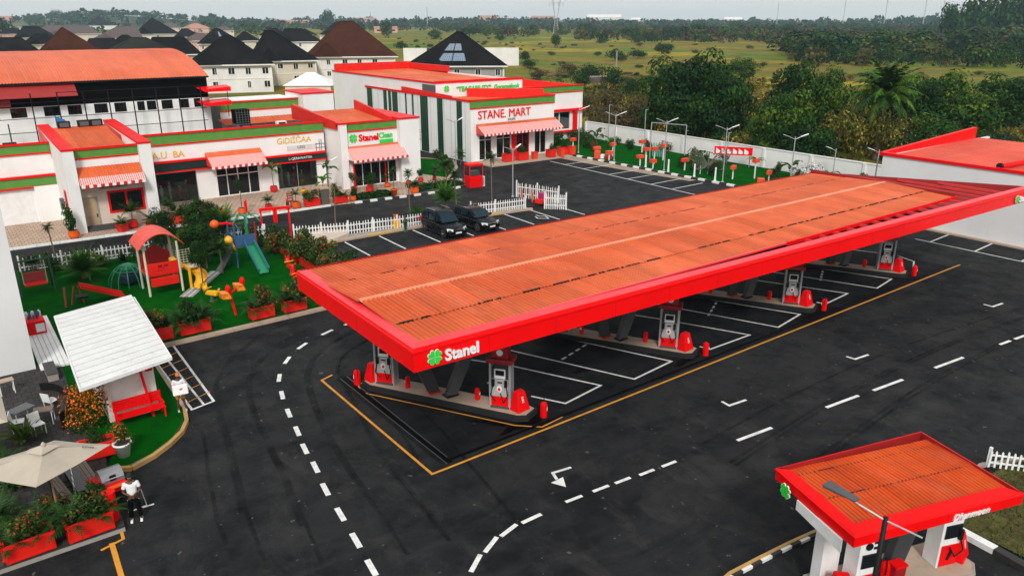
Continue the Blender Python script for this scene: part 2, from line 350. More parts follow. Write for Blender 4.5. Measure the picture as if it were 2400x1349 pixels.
def palm_mesh(name, nf, L, rise=(.2, 1.2), droop=(1.0, 1.9), n=12, wl=.35, mt=None, z=0, lw=.07):
    mb = MB()
    for i in range(nf):
        q = i/nf; frond(mb, (0, 0, z), i*2.399+rv(-.2, .2), L*rv(.8, 1.1), rise[0]+(rise[1]-rise[0])*q, rv(*droop), n, wl, lw=lw)
    return mb.mesh(name, mt or lf_palm)
def fan_mesh(name, nf, L, R, mt):
    mb = MB()
    for i in range(nf):
        az = i*2.399; el = rv(.15, 1.45)*(.4+.6*i/nf)+.1; d = Vector((math.cos(az)*math.cos(el), math.sin(az)*math.cos(el), math.sin(el))); c = d*L*rv(.5, 1)
        mb.tube((0, 0, 0), c, .012, n=3, cap=False); side = Vector((-math.sin(az), math.cos(az), 0)); up = side.cross(d)
        for k in range(9):
            a = -1.3+2.6*k/8; t = (d*math.cos(a)+side*math.sin(a)); tip = c+t*R*rv(.85, 1.1)-Vector((0, 0, .12*R)); s2 = (side*math.cos(a)-d*math.sin(a))*.045*R*1.6
            mid = c.lerp(tip, .5); mb.face([c, mid-s2, tip, mid+s2])
    return mb.mesh(name, mt)
def bush_mesh(name, n, rx, ry, rz_, ls, mts, lump=6, flowers=0.0, fm=None, fill=.55):
    mb = MB(); lumps = [(Vector((rv(-.6, .6)*rx, rv(-.6, .6)*ry, rv(.25, 1.0)*rz_)), rv(.35, .55)) for _ in range(lump)]
    R = max(rx, ry)
    for i in range(n):
        c, lr = random.choice(lumps); d = Vector((random.gauss(0, 1), random.gauss(0, 1), random.gauss(.25, 1))).normalized()
        rr = lr*(1-fill*random.random()**2); p = c+Vector((d.x*rx*rr*1.1, d.y*ry*rr*1.1, d.z*rz_*rr)); p.z = max(p.z, ls*.3)
        nr = (d+Vector((rv(-1, 1), rv(-1, 1), rv(-.4, 1)))*.7).normalized(); a = nr.cross(Vector((rv(-1, 1), rv(-1, 1), rv(-1, 1)))).normalized(); b = nr.cross(a)
        s = ls*rv(.6, 1.25); fl = flowers and random.random() < flowers and d.z > -.3
        mb.m(fm if fl else random.choice(mts))
        if fl: s *= .7; p = p+d*ls*.5
        mb.face([p-a*s*.5, p-b*s*.28, p+a*s*.5, p+b*s*.28])
    return mb.mesh(name)
def blade_mesh(name, n, L, mt, spread=.9, w=.05):
    mb = MB()
    for i in range(n):
        az = rv(0, 6.28); el = 1.5-spread*random.random()**.7; l = L*rv(.6, 1.1); d = Vector((math.cos(az)*math.cos(el), math.sin(az)*math.cos(el), math.sin(el)))
        sd_ = Vector((-math.sin(az), math.cos(az), 0))*w; m_ = d*l*.6; t = d*l+Vector((math.cos(az), math.sin(az), 0))*l*.12-Vector((0, 0, .10*l))
        mb.face([-sd_*.6, sd_*.6, m_+sd_, m_-sd_]); mb.face([m_-sd_, m_+sd_, t+sd_*.1, t-sd_*.1])
    return mb.mesh(name, mt)
def banana_mesh(name, nl, L, mt):
    mb = MB()
    for i in range(nl):
        az = i*2.399+rv(-.3, .3); el = rv(.7, 1.3); side = Vector((-math.sin(az), math.cos(az), 0)); p = Vector((0, 0, rv(0, .3))); pts = []
        for k in range(7): pts.append(p.copy()); p = p+Vector((math.cos(az)*math.cos(el), math.sin(az)*math.cos(el), math.sin(el)))*L/6; el -= .33
        ws = [.02, .05, .16, .2, .19, .14, .03]
        for k in range(6):
            for sg in (-1, 1):
                q = [pts[k], pts[k+1], pts[k+1]+side*sg*ws[k+1]*L*.75+Vector((0, 0, .04)), pts[k]+side*sg*ws[k]*L*.75+Vector((0, 0, .04))]; mb.face(q if sg < 0 else q[::-1])
    return mb.mesh(name, mt)
def crown_mesh(name, n, R, H, ls, mts, lumps=14, top=1.0, lk=(.26, .44)):
    """lumpy crown centred on z=0..H, leaf-sized faces in clumps"""
    mb = MB(); L = []
    for i in range(lumps):
        a = i*2.399; q = (i+.5)/lumps; z = H*(.10+.80*q)*rv(.85, 1.1); rr = R*math.sqrt(max(.05, 1-(2*q-1)**2*.9*top))*rv(.3, .85)
        L.append((Vector((math.cos(a)*rr, math.sin(a)*rr, z)), R*rv(*lk)))
    for i in range(n):
        li = random.randrange(len(L)); c, lr = L[li]; d = Vector((random.gauss(0, 1), random.gauss(0, 1), random.gauss(.3, 1))).normalized()
        k = 1-.5*random.random()**2.2; p = c+Vector((d.x, d.y, d.z*.75))*lr*k*rv(.92, 1.1)
        nr = (d+Vector((rv(-1, 1), rv(-1, 1), rv(-.5, 1)))*.75).normalized(); a = nr.cross(Vector((rv(-1, 1), rv(-1, 1), rv(-1, 1)))).normalized(); b = nr.cross(a); s = ls*rv(.6, 1.3)
        mb.m(mts[li % len(mts)] if random.random() < .8 else random.choice(mts)); mb.face([p-a*s*.6, p-b*s*.32, p+a*s*.6, p+b*s*.32])
    return mb.mesh(name)
def trunk_mesh(name, H, r, R, mt=None, n=7):
    mb = MB(); mb.tube((0, 0, -.3), (rv(-.2, .2), rv(-.2, .2), H*.6), r, r*.7, 8)
    for i in range(n):
        a = i*2.4; mb.tube((0, 0, H*(.35+.25*i/n)), (math.cos(a)*R*.55, math.sin(a)*R*.55, H*(.8+.35*i/n)), r*.4, r*.12, 5)
    return mb.mesh(name, mt or bark)
# ================================================================== GROUND
def sheet(name, pts, z, mt, parent=None):
    o = MB().face([(x, y, z) for x, y in pts]).build(name, mt, parent)
    if parent is None: struct(o)
    return o
# one terrain sheet to the horizon
mb = MB(); S = 9000; rr_ = [0, 60, 130, 300, 700, 1600, 3600, S]; NA = 48; vs_ = [(40, 40, -.08)]
for r_ in rr_[1:]:
    for i in range(NA): t = 2*math.pi*i/NA; vs_.append((40+r_*math.cos(t), 40+r_*math.sin(t), -.08))
fs_ = [(0, 1+i, 1+(i+1) % NA) for i in range(NA)]
for k in range(len(rr_)-2):
    fs_ += [(1+k*NA+i, 1+(k+1)*NA+i, 1+(k+1)*NA+(i+1) % NA, 1+k*NA+(i+1) % NA) for i in range(NA)]
mb.add(vs_, fs_); struct(mb.build('ground', fieldm))
sheet('forecourt_asphalt', [(-30, -10), (76, -10), (76, 84), (62, 84), (50, 110), (-30, 110)], 0, asphalt)
sheet('verge', [(24.75, -8), (46, -8), (40, 8.5), (25.0, 9.6)], .05, verge)
# pump bay sheet: same asphalt with its colour darkened
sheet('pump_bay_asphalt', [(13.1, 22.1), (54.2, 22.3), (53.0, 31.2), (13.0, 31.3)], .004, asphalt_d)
# playground turf island with kerb
turf_pts = [(1.9, 40.6), (2.6, 40.5), (2.6, 33.2), (3.1, 31.6), (3.2, 30.2), (2.9, 29.3), (3.4, 28.9), (4.4, 29.3), (5.4, 30.1), (6.1, 31.2), (6.4, 32.4), (6.5, 36.0), (6.6, 40.3), (8.0, 40.35), (18.8, 40.6), (19.2, 51.6), (19.2, 57.6), (10.5, 58.4), (3.2, 59.0), (2.0, 59.0)]
sheet('turf', turf_pts, .13, turfm)
MB().prism([(x, y) for x, y in turf_pts], -.05, .12).build('turf_base', conc); struct(bpy.data.objects['turf_base'])
kb = struct(bpy.data.objects.new('playground_kerb', None)); COL.objects.link(kb)
def offset_strip(pts, wd, z0, z1, name, mt, parent, dash=None, mt2=None, gap=.012):
    """kerb stones along a polyline; alternating materials when mt2 is given"""
    k = 0
    for a, b in zip(pts, pts[1:]):
        a, b = Vector((*a, 0)), Vector((*b, 0)); L = (b-a).length; n = max(1, round(L/dash)) if dash else 1; d = (b-a)/n; nr = Vector((-d.y, d.x, 0)).normalized()*wd/2
        for i in range(n):
            p, q = a+d*i+d.normalized()*gap, a+d*(i+1)-d.normalized()*gap; dz = Vector((0, 0, 1))
            m_ = MB(); m_.hexa([p-nr+dz*z0, q-nr+dz*z0, q+nr+dz*z0, p+nr+dz*z0, p-nr+dz*z1, q-nr+dz*z1, q+nr*1+dz*z1, p+nr+dz*z1])
            m_.build(name, mt if (k % 2 == 0 or mt2 is None) else mt2, parent); k += 1
offset_strip([(6.6, 40.2), (8.0, 40.2), (18.9, 40.45)], .34, -.02, .15, 'kerb_stone', tan, kb, 1.6)
ykerb = mat('yellow_painted_kerb', (.50, .28, .06), .8, col2=(.34, .22, .10), dirt=.4, vs=2)
offset_strip([(6.62, 40.0), (6.55, 36.0), (6.48, 32.4)], .16, -.02, .16, 'kerb_stone', tan, kb, 1.4)
cr = [(6.48, 32.4), (6.25, 31.2), (5.85, 30.4), (5.2, 29.7), (4.5, 29.15), (3.6, 28.72), (2.9, 29.1)]
offset_strip(cr, .16, -.02, .17, 'kerb_stone', ykerb, kb, .55, gap=.002)
blk, wht = mat('black_kerb_paint', (.02, .02, .02), .7, dirt=.3), mat('white_kerb_paint', (.78, .78, .76), .7, dirt=.35, vs=2)
kb2 = struct(bpy.data.objects.new('street_kerb', None)); COL.objects.link(kb2)
offset_strip([(3.0, 58.9), (10.5, 58.3), (19.0, 57.7)], .28, -.02, .17, 'kerb_stone', blk, kb2, 1.1, wht)
# shop paving
pv = [(-12, 65.7), (3.2, 65.7), (24.3, 64.9), (27.8, 64.9), (30.0, 64.6), (34.4, 64.2), (38.2, 64.0), (42.3, 64.8), (43.5, 66.5), (43.2, 69.0), (47.5, 74.0), (49.5, 78.0), (46.0, 84.0), (40.0, 76), (-12, 76)]
MB().prism(pv, -.05, .13).build('shop_pavement', pavem); struct(bpy.data.objects['shop_pavement'])
kb3 = struct(bpy.data.objects.new('pavement_kerb', None)); COL.objects.link(kb3)
offset_strip([(-8, 65.6), (3.2, 65.6), (24.3, 64.8), (27.8, 64.8)], .2, -.02, .16, 'kerb_stone', wht, kb3, 1.5)
offset_strip([(30.0, 64.45), (34.4, 64.05), (38.2, 63.85), (42.4, 64.7), (43.7, 66.4), (43.4, 68.8)], .25, -.02, .18, 'kerb_stone', wht, kb3, .8, blk)
# planting beds of dark ground cover in front of the shops
bedm = mat('bed_green', (.015, .05, .015), .9, bump=1, bs=30)
for k, pts in enumerate([[(30.2, 64.8), (34.2, 64.4), (35.0, 67.0), (31.5, 67.2)], [(36.6, 64.3), (38.2, 64.2), (42.2, 65.0), (43.2, 66.4), (42.2, 68.2), (37.5, 66.6)], [(43.0, 69.2), (47.2, 74.2), (49.2, 78.0), (45.5, 83.5), (41.5, 74)]]):
    sheet('planting_bed', pts, .145+.0*k, bedm if k < 2 else turfm)
# mart step
MB().box(50.6, 62.8, 71.9, 75.5, -.05, .15).build('mart_step', tan); struct(bpy.data.objects['mart_step'])
# garden turf on the right with black and white kerb
gt = [(63.5, 73.5), (63.7, 64.9), (64.0, 56.5), (64.3, 49.3), (64.6, 34), (74.9, 34), (74.9, 83.5), (64.5, 83.0)]
sheet('garden_turf', gt, .125, turfm); MB().prism(gt, -.05, .12).build('garden_turf_base', conc); struct(bpy.data.objects['garden_turf_base'])
kb4 = struct(bpy.data.objects.new('garden_kerb', None)); COL.objects.link(kb4)
offset_strip([(63.3, 73.4), (63.5, 64.9), (63.8, 56.5), (64.1, 49.3), (64.4, 36)], .3, -.02, .2, 'kerb_stone', wht, kb4, .95, blk)
# verge kerb bottom right
kb5 = struct(bpy.data.objects.new('verge_kerb', None)); COL.objects.link(kb5)
offset_strip([(24.55, 9.7), (24.62, 8.6), (24.5, 7.2), (24.3, 5.8), (24.0, 4)], .3, -.02, .2, 'kerb_stone', blk, kb5, .95, wht)
offset_strip([(25.0, 9.75), (29.4, 9.75), (31, 9.0), (34, 7)], .12, 0, .16, 'kerb_stone', conc, kb5, 1.5)
kb6 = struct(bpy.data.objects.new('small_island_kerb', None)); COL.objects.link(kb6)
arc = [(14.2, 11.2), (16.86, 11.54), (18.15, 11.45), (19.53, 11.33), (21.2, 11.12), (23.2, 10.6), (24.3, 9.9)]
offset_strip(arc, .10, -.02, .14, 'kerb_stone', ykerb, kb6, .8, gap=.003)
offset_strip([(x, y-.10) for x, y in arc], .10, -.02, .10, 'kerb_stone', blk, kb6, .42, wht, gap=.003)
# car park kerb
kb7 = struct(bpy.data.objects.new('car_park_kerb', None)); COL.objects.link(kb7)
tank = mat('yellow_tan_kerb', (.52, .33, .12), .8, dirt=.5, vs=1.5)
offset_strip([(20.2, 53.1), (23.2, 53.35), (35.4, 53.4), (41.6, 52.8)], .3, -.02, .16, 'kerb_stone', tank, kb7, 2.6, tan)
sheet('fence_strip', [(20.3, 53.5), (35.5, 53.55), (41.6, 52.95), (41.8, 54.2), (36, 55.2), (25, 54.8), (21, 56.2)], .02, conc)
MB().prism([(20.3, 54.4), (20.8, 53.3), (23.0, 53.3), (24.6, 54.2), (25.0, 55.3), (23.2, 56.4), (21.2, 56.0)], 0, .32).build('beige_ramp_slab', mat('beige_slab', (.55, .46, .38), .85, dirt=.3, vs=1)); struct(bpy.data.objects['beige_ramp_slab'])
# grey terrace at the left
sheet('terrace_slabs', [(-4, 41.5), (1.9, 41.5), (2.9, 40.3), (2.6, 33.2), (3.0, 31), (2.9, 29.3), (2.6, 24.9), (-5, 24.9)], .16, slab)
MB().prism([(-4, 41.5), (1.9, 41.5), (2.9, 40.3), (2.6, 33.2), (3.0, 31), (2.9, 29.3), (2.6, 24.9), (-5, 24.9)], -.02, .15).build('terrace_base', conc); struct(bpy.data.objects['terrace_base'])
# ------------------------------------------------------------------ painted markings
rm = struct(bpy.data.objects.new('road_markings', None)); COL.objects.link(rm)
def line(a, b, wd, mt=linew, name='painted_line', z=.009, par=rm):
    a, b = Vector((*a, z)), Vector((*b, z)); d = (b-a).normalized(); n = Vector((-d.y, d.x, 0))*wd/2
    return MB().face([a-n, b-n, b+n, a+n]).build(name, mt, par)
def poly(pts, wd, mt=linew, name='painted_line', z=.009, closed=False):
    """one mitred ribbon"""
    P = [Vector((*p, z)) for p in pts]; n = len(P); L, R_ = [], []
    for i in range(n):
        a = P[i-1] if (i > 0 or closed) else None; c = P[(i+1) % n] if (i < n-1 or closed) else None
        d1 = (P[i]-a).normalized() if a is not None else None; d2 = (c-P[i]).normalized() if c is not None else None
        d1 = d1 or d2; d2 = d2 or d1; t = (d1+d2).normalized(); nn = Vector((-t.y, t.x, 0)); k = wd/2/max(.35, nn.dot(Vector((-d1.y, d1.x, 0)))); L.append(P[i]+nn*k); R_.append(P[i]-nn*k)
    m_ = MB()
    for i in range(n if closed else n-1): j = (i+1) % n; m_.face([R_[i], R_[j], L[j], L[i]])
    return m_.build(name, mt, rm)
dash_c = [(8.3, 18.4), (8.5, 19.9), (8.7, 21.5), (8.9, 23.2), (9.2, 24.8), (9.4, 26.3), (9.7, 27.8), (10.0, 29.5), (10.4, 31.3), (10.95, 33.1), (12.0, 34.8), (13.3, 36.05), (15.1, 37.0), (16.7, 37.5), (18.5, 37.8)]
for i, c in enumerate(dash_c):
    p = dash_c[max(0, i-1)]; q = dash_c[min(len(dash_c)-1, i+1)]; d = (Vector(q)-Vector(p)).normalized()*.42; line(Vector(c)-d, Vector(c)+d, .19, name='lane_dash')
line((8.05, 16.4), (8.2, 17.2), .19, name='lane_dash')
for i, c in enumerate([(11.0, 16.65), (11.9, 17.1), (12.8, 17.35), (13.8, 17.4)]): d = Vector([(.35, .25), (.38, .2), (.40, .1), (.42, 0)][i]); line(Vector(c)-d, Vector(c)+d, .16, name='lane_dash')
for c in [(15.7, 17.4), (16.9, 17.3), (17.9, 17.2), (19.0, 17.05), (20.1, 16.95)]: line((c[0]-.36, c[1]+.03), (c[0]+.36, c[1]-.03), .14, name='lane_dash')
for c, l in [((24.6, 16.4), 1.0), ((30.1, 15.85), 1.1), ((33.3, 15.5), 1.1), ((38.1, 15.0), 1.2), ((43.0, 14.45), .5), ((44.4, 14.3), .5), ((49, 13.9), 1)]: line((c[0]-l, c[1]+.1*l), (c[0]+l, c[1]-.1*l), .16, name='lane_dash')
for p in [[(25.8, 19.05), (25.75, 18.6), (26.8, 18.5)], [(34.7, 18.45), (34.75, 18.0), (35.8, 17.9)], [(48.2, 17.75), (48.2, 17.25), (49.3, 17.15)], [(22.6, 33), (22.7, 32.6), (23.6, 32.5)]]: poly(p, .13, name='lane_arrow')
# turn arrow
poly([(16.95, 19.0), (16.15, 19.12), (16.0, 18.7)], .12, name='lane_arrow')
MB().face([(15.68, 18.66, .0095), (15.95, 18.12, .0095), (16.28, 18.68, .0095)]).build('arrow_head', linew, rm)
# pump bays
for pts in [[(19.34, 24.5), (20.12, 23.05), (22.58, 23.42), (20.45, 27.8), (19.2, 29.6)], [(24.3, 30.0), (27.22, 23.3), (24.31, 22.97), (21.2, 30.1)],
            [(29.76, 23.67), (29.94, 23.12), (33.13, 23.1), (31.0, 27.6), (29.9, 29.6)], [(34.9, 29.9), (38.0, 23.3), (35.3, 22.85), (32.4, 29.9)],
            [(40.55, 23.9), (40.7, 23.4), (43.5, 23.65), (41.3, 28.2), (40.6, 29.8)], [(45.7, 29.8), (48.4, 23.5), (45.9, 23.1), (43.1, 29.8)], [(52.3, 29.5), (53.9, 26.2), (53.4, 24.6), (51.4, 23.6)]]: poly(pts, .11, name='bay_outline')
for a, b in [((18.5, 26.7), (19.4, 27.2)), ((23.0, 26.7), (25.3, 27.4)), ((33.6, 26.3), (35.8, 27.5)), ((44.4, 26.1), (46.4, 27.2))]:
    A_, B_ = Vector(a), Vector(b)
    for k in range(4): line(A_.lerp(B_, k*.27), A_.lerp(B_, k*.27+.16), .13, name='bay_dash')
# yellow line round the forecourt and drain channel
poly([(13.1, 31.9), (12.45, 31.65), (12.5, 21.75), (13.3, 21.75), (54.0, 22.3), (55.2, 22.3)], .11, liney)

poly([(13.35, 31.3), (13.45, 22.0)], .26, blackm, name='drain_channel', z=.012); poly([(13.45, 22.2), (54.0, 22.75), (53.8, 27.5)], .14, blackm, name='drain_channel', z=.013)
poly([(13.22, 31.3), (13.32, 22.0)], .03, grey, name='drain_edge', z=.016); poly([(13.57, 31.3), (13.57, 22.4)], .03, grey, name='drain_edge', z=.016)
# hatch beside the kiosk
poly([(6.7, 39.6), (6.75, 32.3), (7.75, 32.55), (7.95, 40.2)], .11); line((7.25, 38.2), (7.3, 32.5), .10)
for k in range(6): line((6.75, 38.6-k*1.1), (7.9, 39.1-k*1.1), .06, liney)
line((6.75, 35.1), (7.2, 35.2), .08)
# bottom-left yellow line
poly([(1.75, 24.3), (2.45, 24.5), (2.5, 25.2)], .1, liney); line((2.1, 24.5), (1.9, 20), .16, liney, z=.010); line((2.9, 25.95), (3.5, 26.02), .07)
# car park
for x in (20.72, 23.64, 26.55, 29.55, 32.6, 35.7, 38.6, 41.35, 44.2): line((x, 53.0), (x-.1, 48.6), .12)
poly([(40.2, 50.6), (40.0, 50.0), (40.7, 49.4), (41.0, 50.2), (40.6, 50.5), (40.6, 51.0)], .1, name='bay_symbol')
line((57.9, 44), (58.6, 71), .13)
for y in (68.2, 64.9, 60.7, 57.7, 54.3, 51.4, 48.0, 44.8): line((58.3, y), (63.0, y+.15), .13)
tanstrip = mat('tan_worn_concrete', (.30, .24, .17), .9, dirt=.7, vs=.8)
sheet('parking_edge_strip', [(60.8, 73), (63.2, 73.2), (63.7, 53), (62.7, 53), (61.2, 66)], .005, tanstrip)
line((59.6, 8), (59.3, 27.5), .12)
for y in (17, 20.1, 23.2, 26.4): line((59.4, y), (63.0, y+.2), .12)
offset_strip([(62.8, 0), (62.8, 29)], .35, -.02, .12, 'kerb_stone', tan, kb7, 2)
line((40.5, 42.4), (42.2, 42.1), .1)
# oil-dark stains with their own shape
def stain(cx, cy, rx, ry, rot=0):
    pts = []
    for i in range(22): a = 2*math.pi*i/22; r = 1+.28*math.sin(3*a+cx)+.16*math.sin(7*a+cy); x, y = rx*r*math.cos(a), ry*r*math.sin(a); pts.append((cx+x*math.cos(rot)-y*math.sin(rot), cy+x*math.sin(rot)+y*math.cos(rot), .0072))
    MB().face(pts).build('oil_stain', blackm, rm)
stain(17.6, 22.75, 1.1, .32, .15); stain(16.5, 23.6, .9, .22, -.9); stain(15.4, 28.6, .35, .12); stain(27.8, 22.9, .9, .2, .1); stain(38.5, 22.9, .8, .15, .1); stain(23.0, 25.2, .5, .3)
# tyre marks
tyre = mat('tyre_rubber_mark', (.009, .0092, .0098), .85, spec=.03)
tyre = bpy.data.materials.new('faint_tyre_rubber'); tyre.use_nodes = True; tn = tyre.node_tree; tb_ = tn.nodes['Principled BSDF']; tb_.inputs['Base Color'].default_value = (.003, .003, .0035, 1); tb_.inputs['Roughness'].default_value = .8; tb_.inputs['Specular IOR Level'].default_value = .05
tn.links.new(N_rng(tn, N_noise(tn, tn.nodes.new('ShaderNodeNewGeometry').outputs['Position'], .7, 6, .7), 0.38, .66, 0, .40), tb_.inputs['Alpha'])
for off, a, b in [(1.1, 0, 15), (1.25, 2, 15), (2.6, 0, 15), (2.72, 1, 14), (3.7, 3, 15), (-1.2, 0, 13), (-1.35, 2, 15), (-2.7, 1, 12), (-2.85, 3, 13), (5.2, 0, 9), (-3.6, 0, 8)]:
    pts = []
    for i in range(a, b):
        q0, q1 = Vector(dash_c[max(0, i-1)]), Vector(dash_c[min(len(dash_c)-1, i+1)]); d = (q1-q0).normalized(); c_ = Vector(dash_c[i]); pts.append((c_.x+d.y*off+.12*math.sin(i*.7+off), c_.y-d.x*off))
    poly(pts, .15, tyre, name='tyre_mark', z=.0062+.0003*abs(off))
for off in (0, .22, 1.7, 1.9, 3.1): poly([(22+34*i/12, 13.2+off*1.0+1.4*math.sin(i/12*3+off*.2)-.03*i) for i in range(13)], .15, tyre, name='tyre_mark', z=.0064+.0002*off)
for x0, x1, yy in [(43, 57, 60), (43.2, 57.1, 60.3), (42, 56, 57.5), (42.1, 56, 57.8), (44, 55, 63.5), (45, 58, 54.5), (45, 58, 54.8)]: poly([(x0+(x1-x0)*i/10, yy+4*(i/10)**2) for i in range(11)], .16, tyre, name='tyre_mark', z=.006)

# ================================================================== MAIN CANOPY
FZ0, FZ1 = 4.45, 5.40
A_, B_, C_, D_ = (11.76, 21.43), (11.95, 32.2), (51.6, 32.0), (58.6, 20.1)
cn = thing('fuel_canopy', 'long canopy over four pump islands with ribbed orange roof and bright red fascia', 'canopy', (30, 26.5, 0))
def fascia(a, b, name='fascia', top=.36, thk=.36, mt=None, inner=True, z0=FZ0, z1=FZ1, par=cn, tm=None, bump_=.05):
    a, b = Vector((*a, 0)), Vector((*b, 0)); d = (b-a).normalized(); n = Vector((-d.y, d.x, 0))  # n points inward (left of a->b)
    m_ = MB(); m_.m(mt or redgloss); Z = lambda v, z: (v.x, v.y, z)
    h = z1-z0; prof = [(.10, z0), (0, z0+.03), (0, z0+h*.72), (-.035, z0+h*.76), (-.035, z0+h*.84), (0, z0+h*.88), (.02, z1-.03)]
    for (o1, q1), (o2, q2) in zip(prof, prof[1:]):
        A1, B1 = a+n*o1+d*o1, b+n*o1-d*o1; A2, B2 = a+n*o2+d*o2, b+n*o2-d*o2
        m_.face([Z(A1, q1), Z(B1, q1), Z(B2, q2), Z(A2, q2)])
    m_.m(tm or redtop); A1, B1 = a+n*.02+d*.02, b+n*.02-d*.02; A2, B2 = a+n*top+d*top, b+n*top-d*top
    m_.face([Z(A1, z1-.03), Z(B1, z1-.03), Z(B2, z1+.02), Z(A2, z1+.02)])
    m_.m(darkred); m_.face([Z(A2, z1+.02), Z(B2, z1+.02), Z(B2, z0+.1), Z(A2, z0+.1)]); A3, B3 = a+n*.10+d*.10, b+n*.10-d*.10; m_.face([Z(A2, z0+.1), Z(B2, z0+.1), Z(B3, z0), Z(A3, z0)])
    o = m_.build(name, None, par, world=True); L_ = (b-a).length; j = MB(); k = 3.1
    while k < L_-1.5: p_ = a+d*k; j.hexa([Z(p_-n*.003, z0+.05), Z(p_+d*.014-n*.003, z0+.05), Z(p_+d*.014+n*.01, z0+.05), Z(p_+n*.01, z0+.05), Z(p_-n*.003, z0+h*.70), Z(p_+d*.014-n*.003, z0+h*.70), Z(p_+d*.014+n*.01, z0+h*.70), Z(p_+n*.01, z0+h*.70)]); k += 3.1+rv(-.02, .02)
    if j.v: tag(j.build('panel_joint', darkred, o, world=True), None, kind='stuff')
    return o
fascia(A_, D_, top=.42); fascia(D_, C_, top=.2); fascia(C_, B_, top=.12); fascia(B_, A_, top=.45)
# corrugated sheets, each its own part; ridge runs along X at y=26.4
def corr_mesh(name, W, L, mt, ribs=5, h=.045, z0=0, z1=0, flat=.45):
    """sheet W wide along x, L long along y, from z0 to z1"""
    mb = MB(); p = W/ribs; xs = [(0, 0)]
    for i in range(ribs): xs += [(i*p+p*.10, 0 if i == 0 else h*.3), (i*p+p*.24, h), (i*p+p*.86, h), (i*p+p*.99, 0 if i == ribs-1 else h*.3)]
    xs.append((W-.012, -.02)); n = len(xs); vs = []
    for y, z in ((0, z0), (L, z1)): vs += [(x, y, z+zz) for x, zz in xs]
    vs += [(0, 0, z0-.02), (W, 0, z0-.02)]
    mb.add(vs, [(i, i+1, n+i+1, n+i) for i in range(n-1)]); return mb.mesh(name, mt)
xL, xR = 12.15, 51.15; NX = 39; WX = (xR-xL)/NX
rows = [(21.85, 23.62, 5.33, 5.40), (23.55, 26.42, 5.43, 5.56), (26.42, 29.3, 5.56, 5.43), (29.22, 32.1, 5.40, 5.30)]
for ri, (y0, y1, z0, z1) in enumerate(rows):
    mesh_ = corr_mesh('roof_sheet', WX, y1-y0, orange, 5, .08, z0-.03, z1-.03)
    for i in range(NX):
        x = xL+i*WX+(.08*(ri % 2)); yo = 0
        if ri == 0 and x > 34: pass
        link('roof_sheet', mesh_, cn, (x-30, y0-26.5+rv(-.02, .02), rv(0, .012)), rz=rv(-.004, .004))
MB().hexa([(12.2, 26.22, 5.56), (51.1, 26.22, 5.56), (51.1, 26.42, 5.56), (12.2, 26.42, 5.56), (12.2, 26.25, 5.60), (51.1, 26.25, 5.60), (51.1, 26.42, 5.65), (12.2, 26.42, 5.65)]).hexa([(12.2, 26.42, 5.56), (51.1, 26.42, 5.56), (51.1, 26.64, 5.56), (12.2, 26.64, 5.56), (12.2, 26.42, 5.65), (51.1, 26.42, 5.65), (51.1, 26.6, 5.60), (12.2, 26.6, 5.60)]).build('ridge_cap', orangecap, cn, world=True)
# dark sealant seams, broken, lying in the laps
m_ = MB()
for y, z, hh in ((23.585, 5.475, .05), (29.24, 5.475, .05)):
    x = 12.4
    while x < 51:
        l = rv(.1, .9); 
        if random.random() < .75: m_.box(x, min(51, x+l), y-.03-rv(0, .02), y+.03, z-.05, z+.02)
        x += l+rv(.05, .5)
tag(m_.build('lap_seam', black, cn, world=True), None, kind='stuff')
MB().box(51.15, 51.28, 21.8, 32.0, 5.30, 5.62).build('end_flashing', darkred, cn, world=True)
MB().box(33.5, 51.28, 21.72, 21.82, 5.22, 5.42).build('edge_flashing', red, cn, world=True)
MB().box(12.2, 33.4, 21.70, 21.82, 5.32, 5.41).build('edge_flashing', redtop, cn, world=True)
jm = mat('red_joist', (.70, .04, .04), .5, dirt=.2)
for i in range(17): # joists across the open wedge
    x = 35+i*1.28; y1 = 21.75; f = (x-11.76)/(58.6-11.76); y0 = 21.43+(20.1-21.43)*f+.42
    if x > 51.3: y1 = 32.0+(x-51.6)/(58.6-51.6)*(20.1-32.0)-.45
    if y1-y0 > .1: MB().box(x, x+.07, y0, min(y1, 21.75) if x <= 51.3 else y1, 5.18, 5.34).build('joist', jm, cn, world=True)
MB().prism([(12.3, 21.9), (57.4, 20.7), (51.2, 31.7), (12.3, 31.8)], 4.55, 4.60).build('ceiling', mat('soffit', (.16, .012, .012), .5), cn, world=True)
# fascia signs
def canopy_sign(loc, rz, s, label, txt='Stanel'):
    t = thing('fascia_sign', label, 'sign', loc, rz)
    clover(t, .42*s, (0, 0, .42*s), FACE_Y); lettering(txt, 1.0*s, mat('sign_white', (.85, .85, .85), .4), t, (.50*s, 0, .12*s), FACE_Y, width=1.62*s, ext=.03, off=.022, sy=1)
    return t
fa = math.atan2(D_[1]-A_[1], D_[0]-A_[0])
canopy_sign((12.55, 21.36, 4.53), fa, .86, 'white Stanel lettering and green four-leaf clover at the near left corner of the red fascia')
canopy_sign((56.3, 20.10, 4.50), fa, .80, 'green clover and white lettering at the far right end of the red fascia')
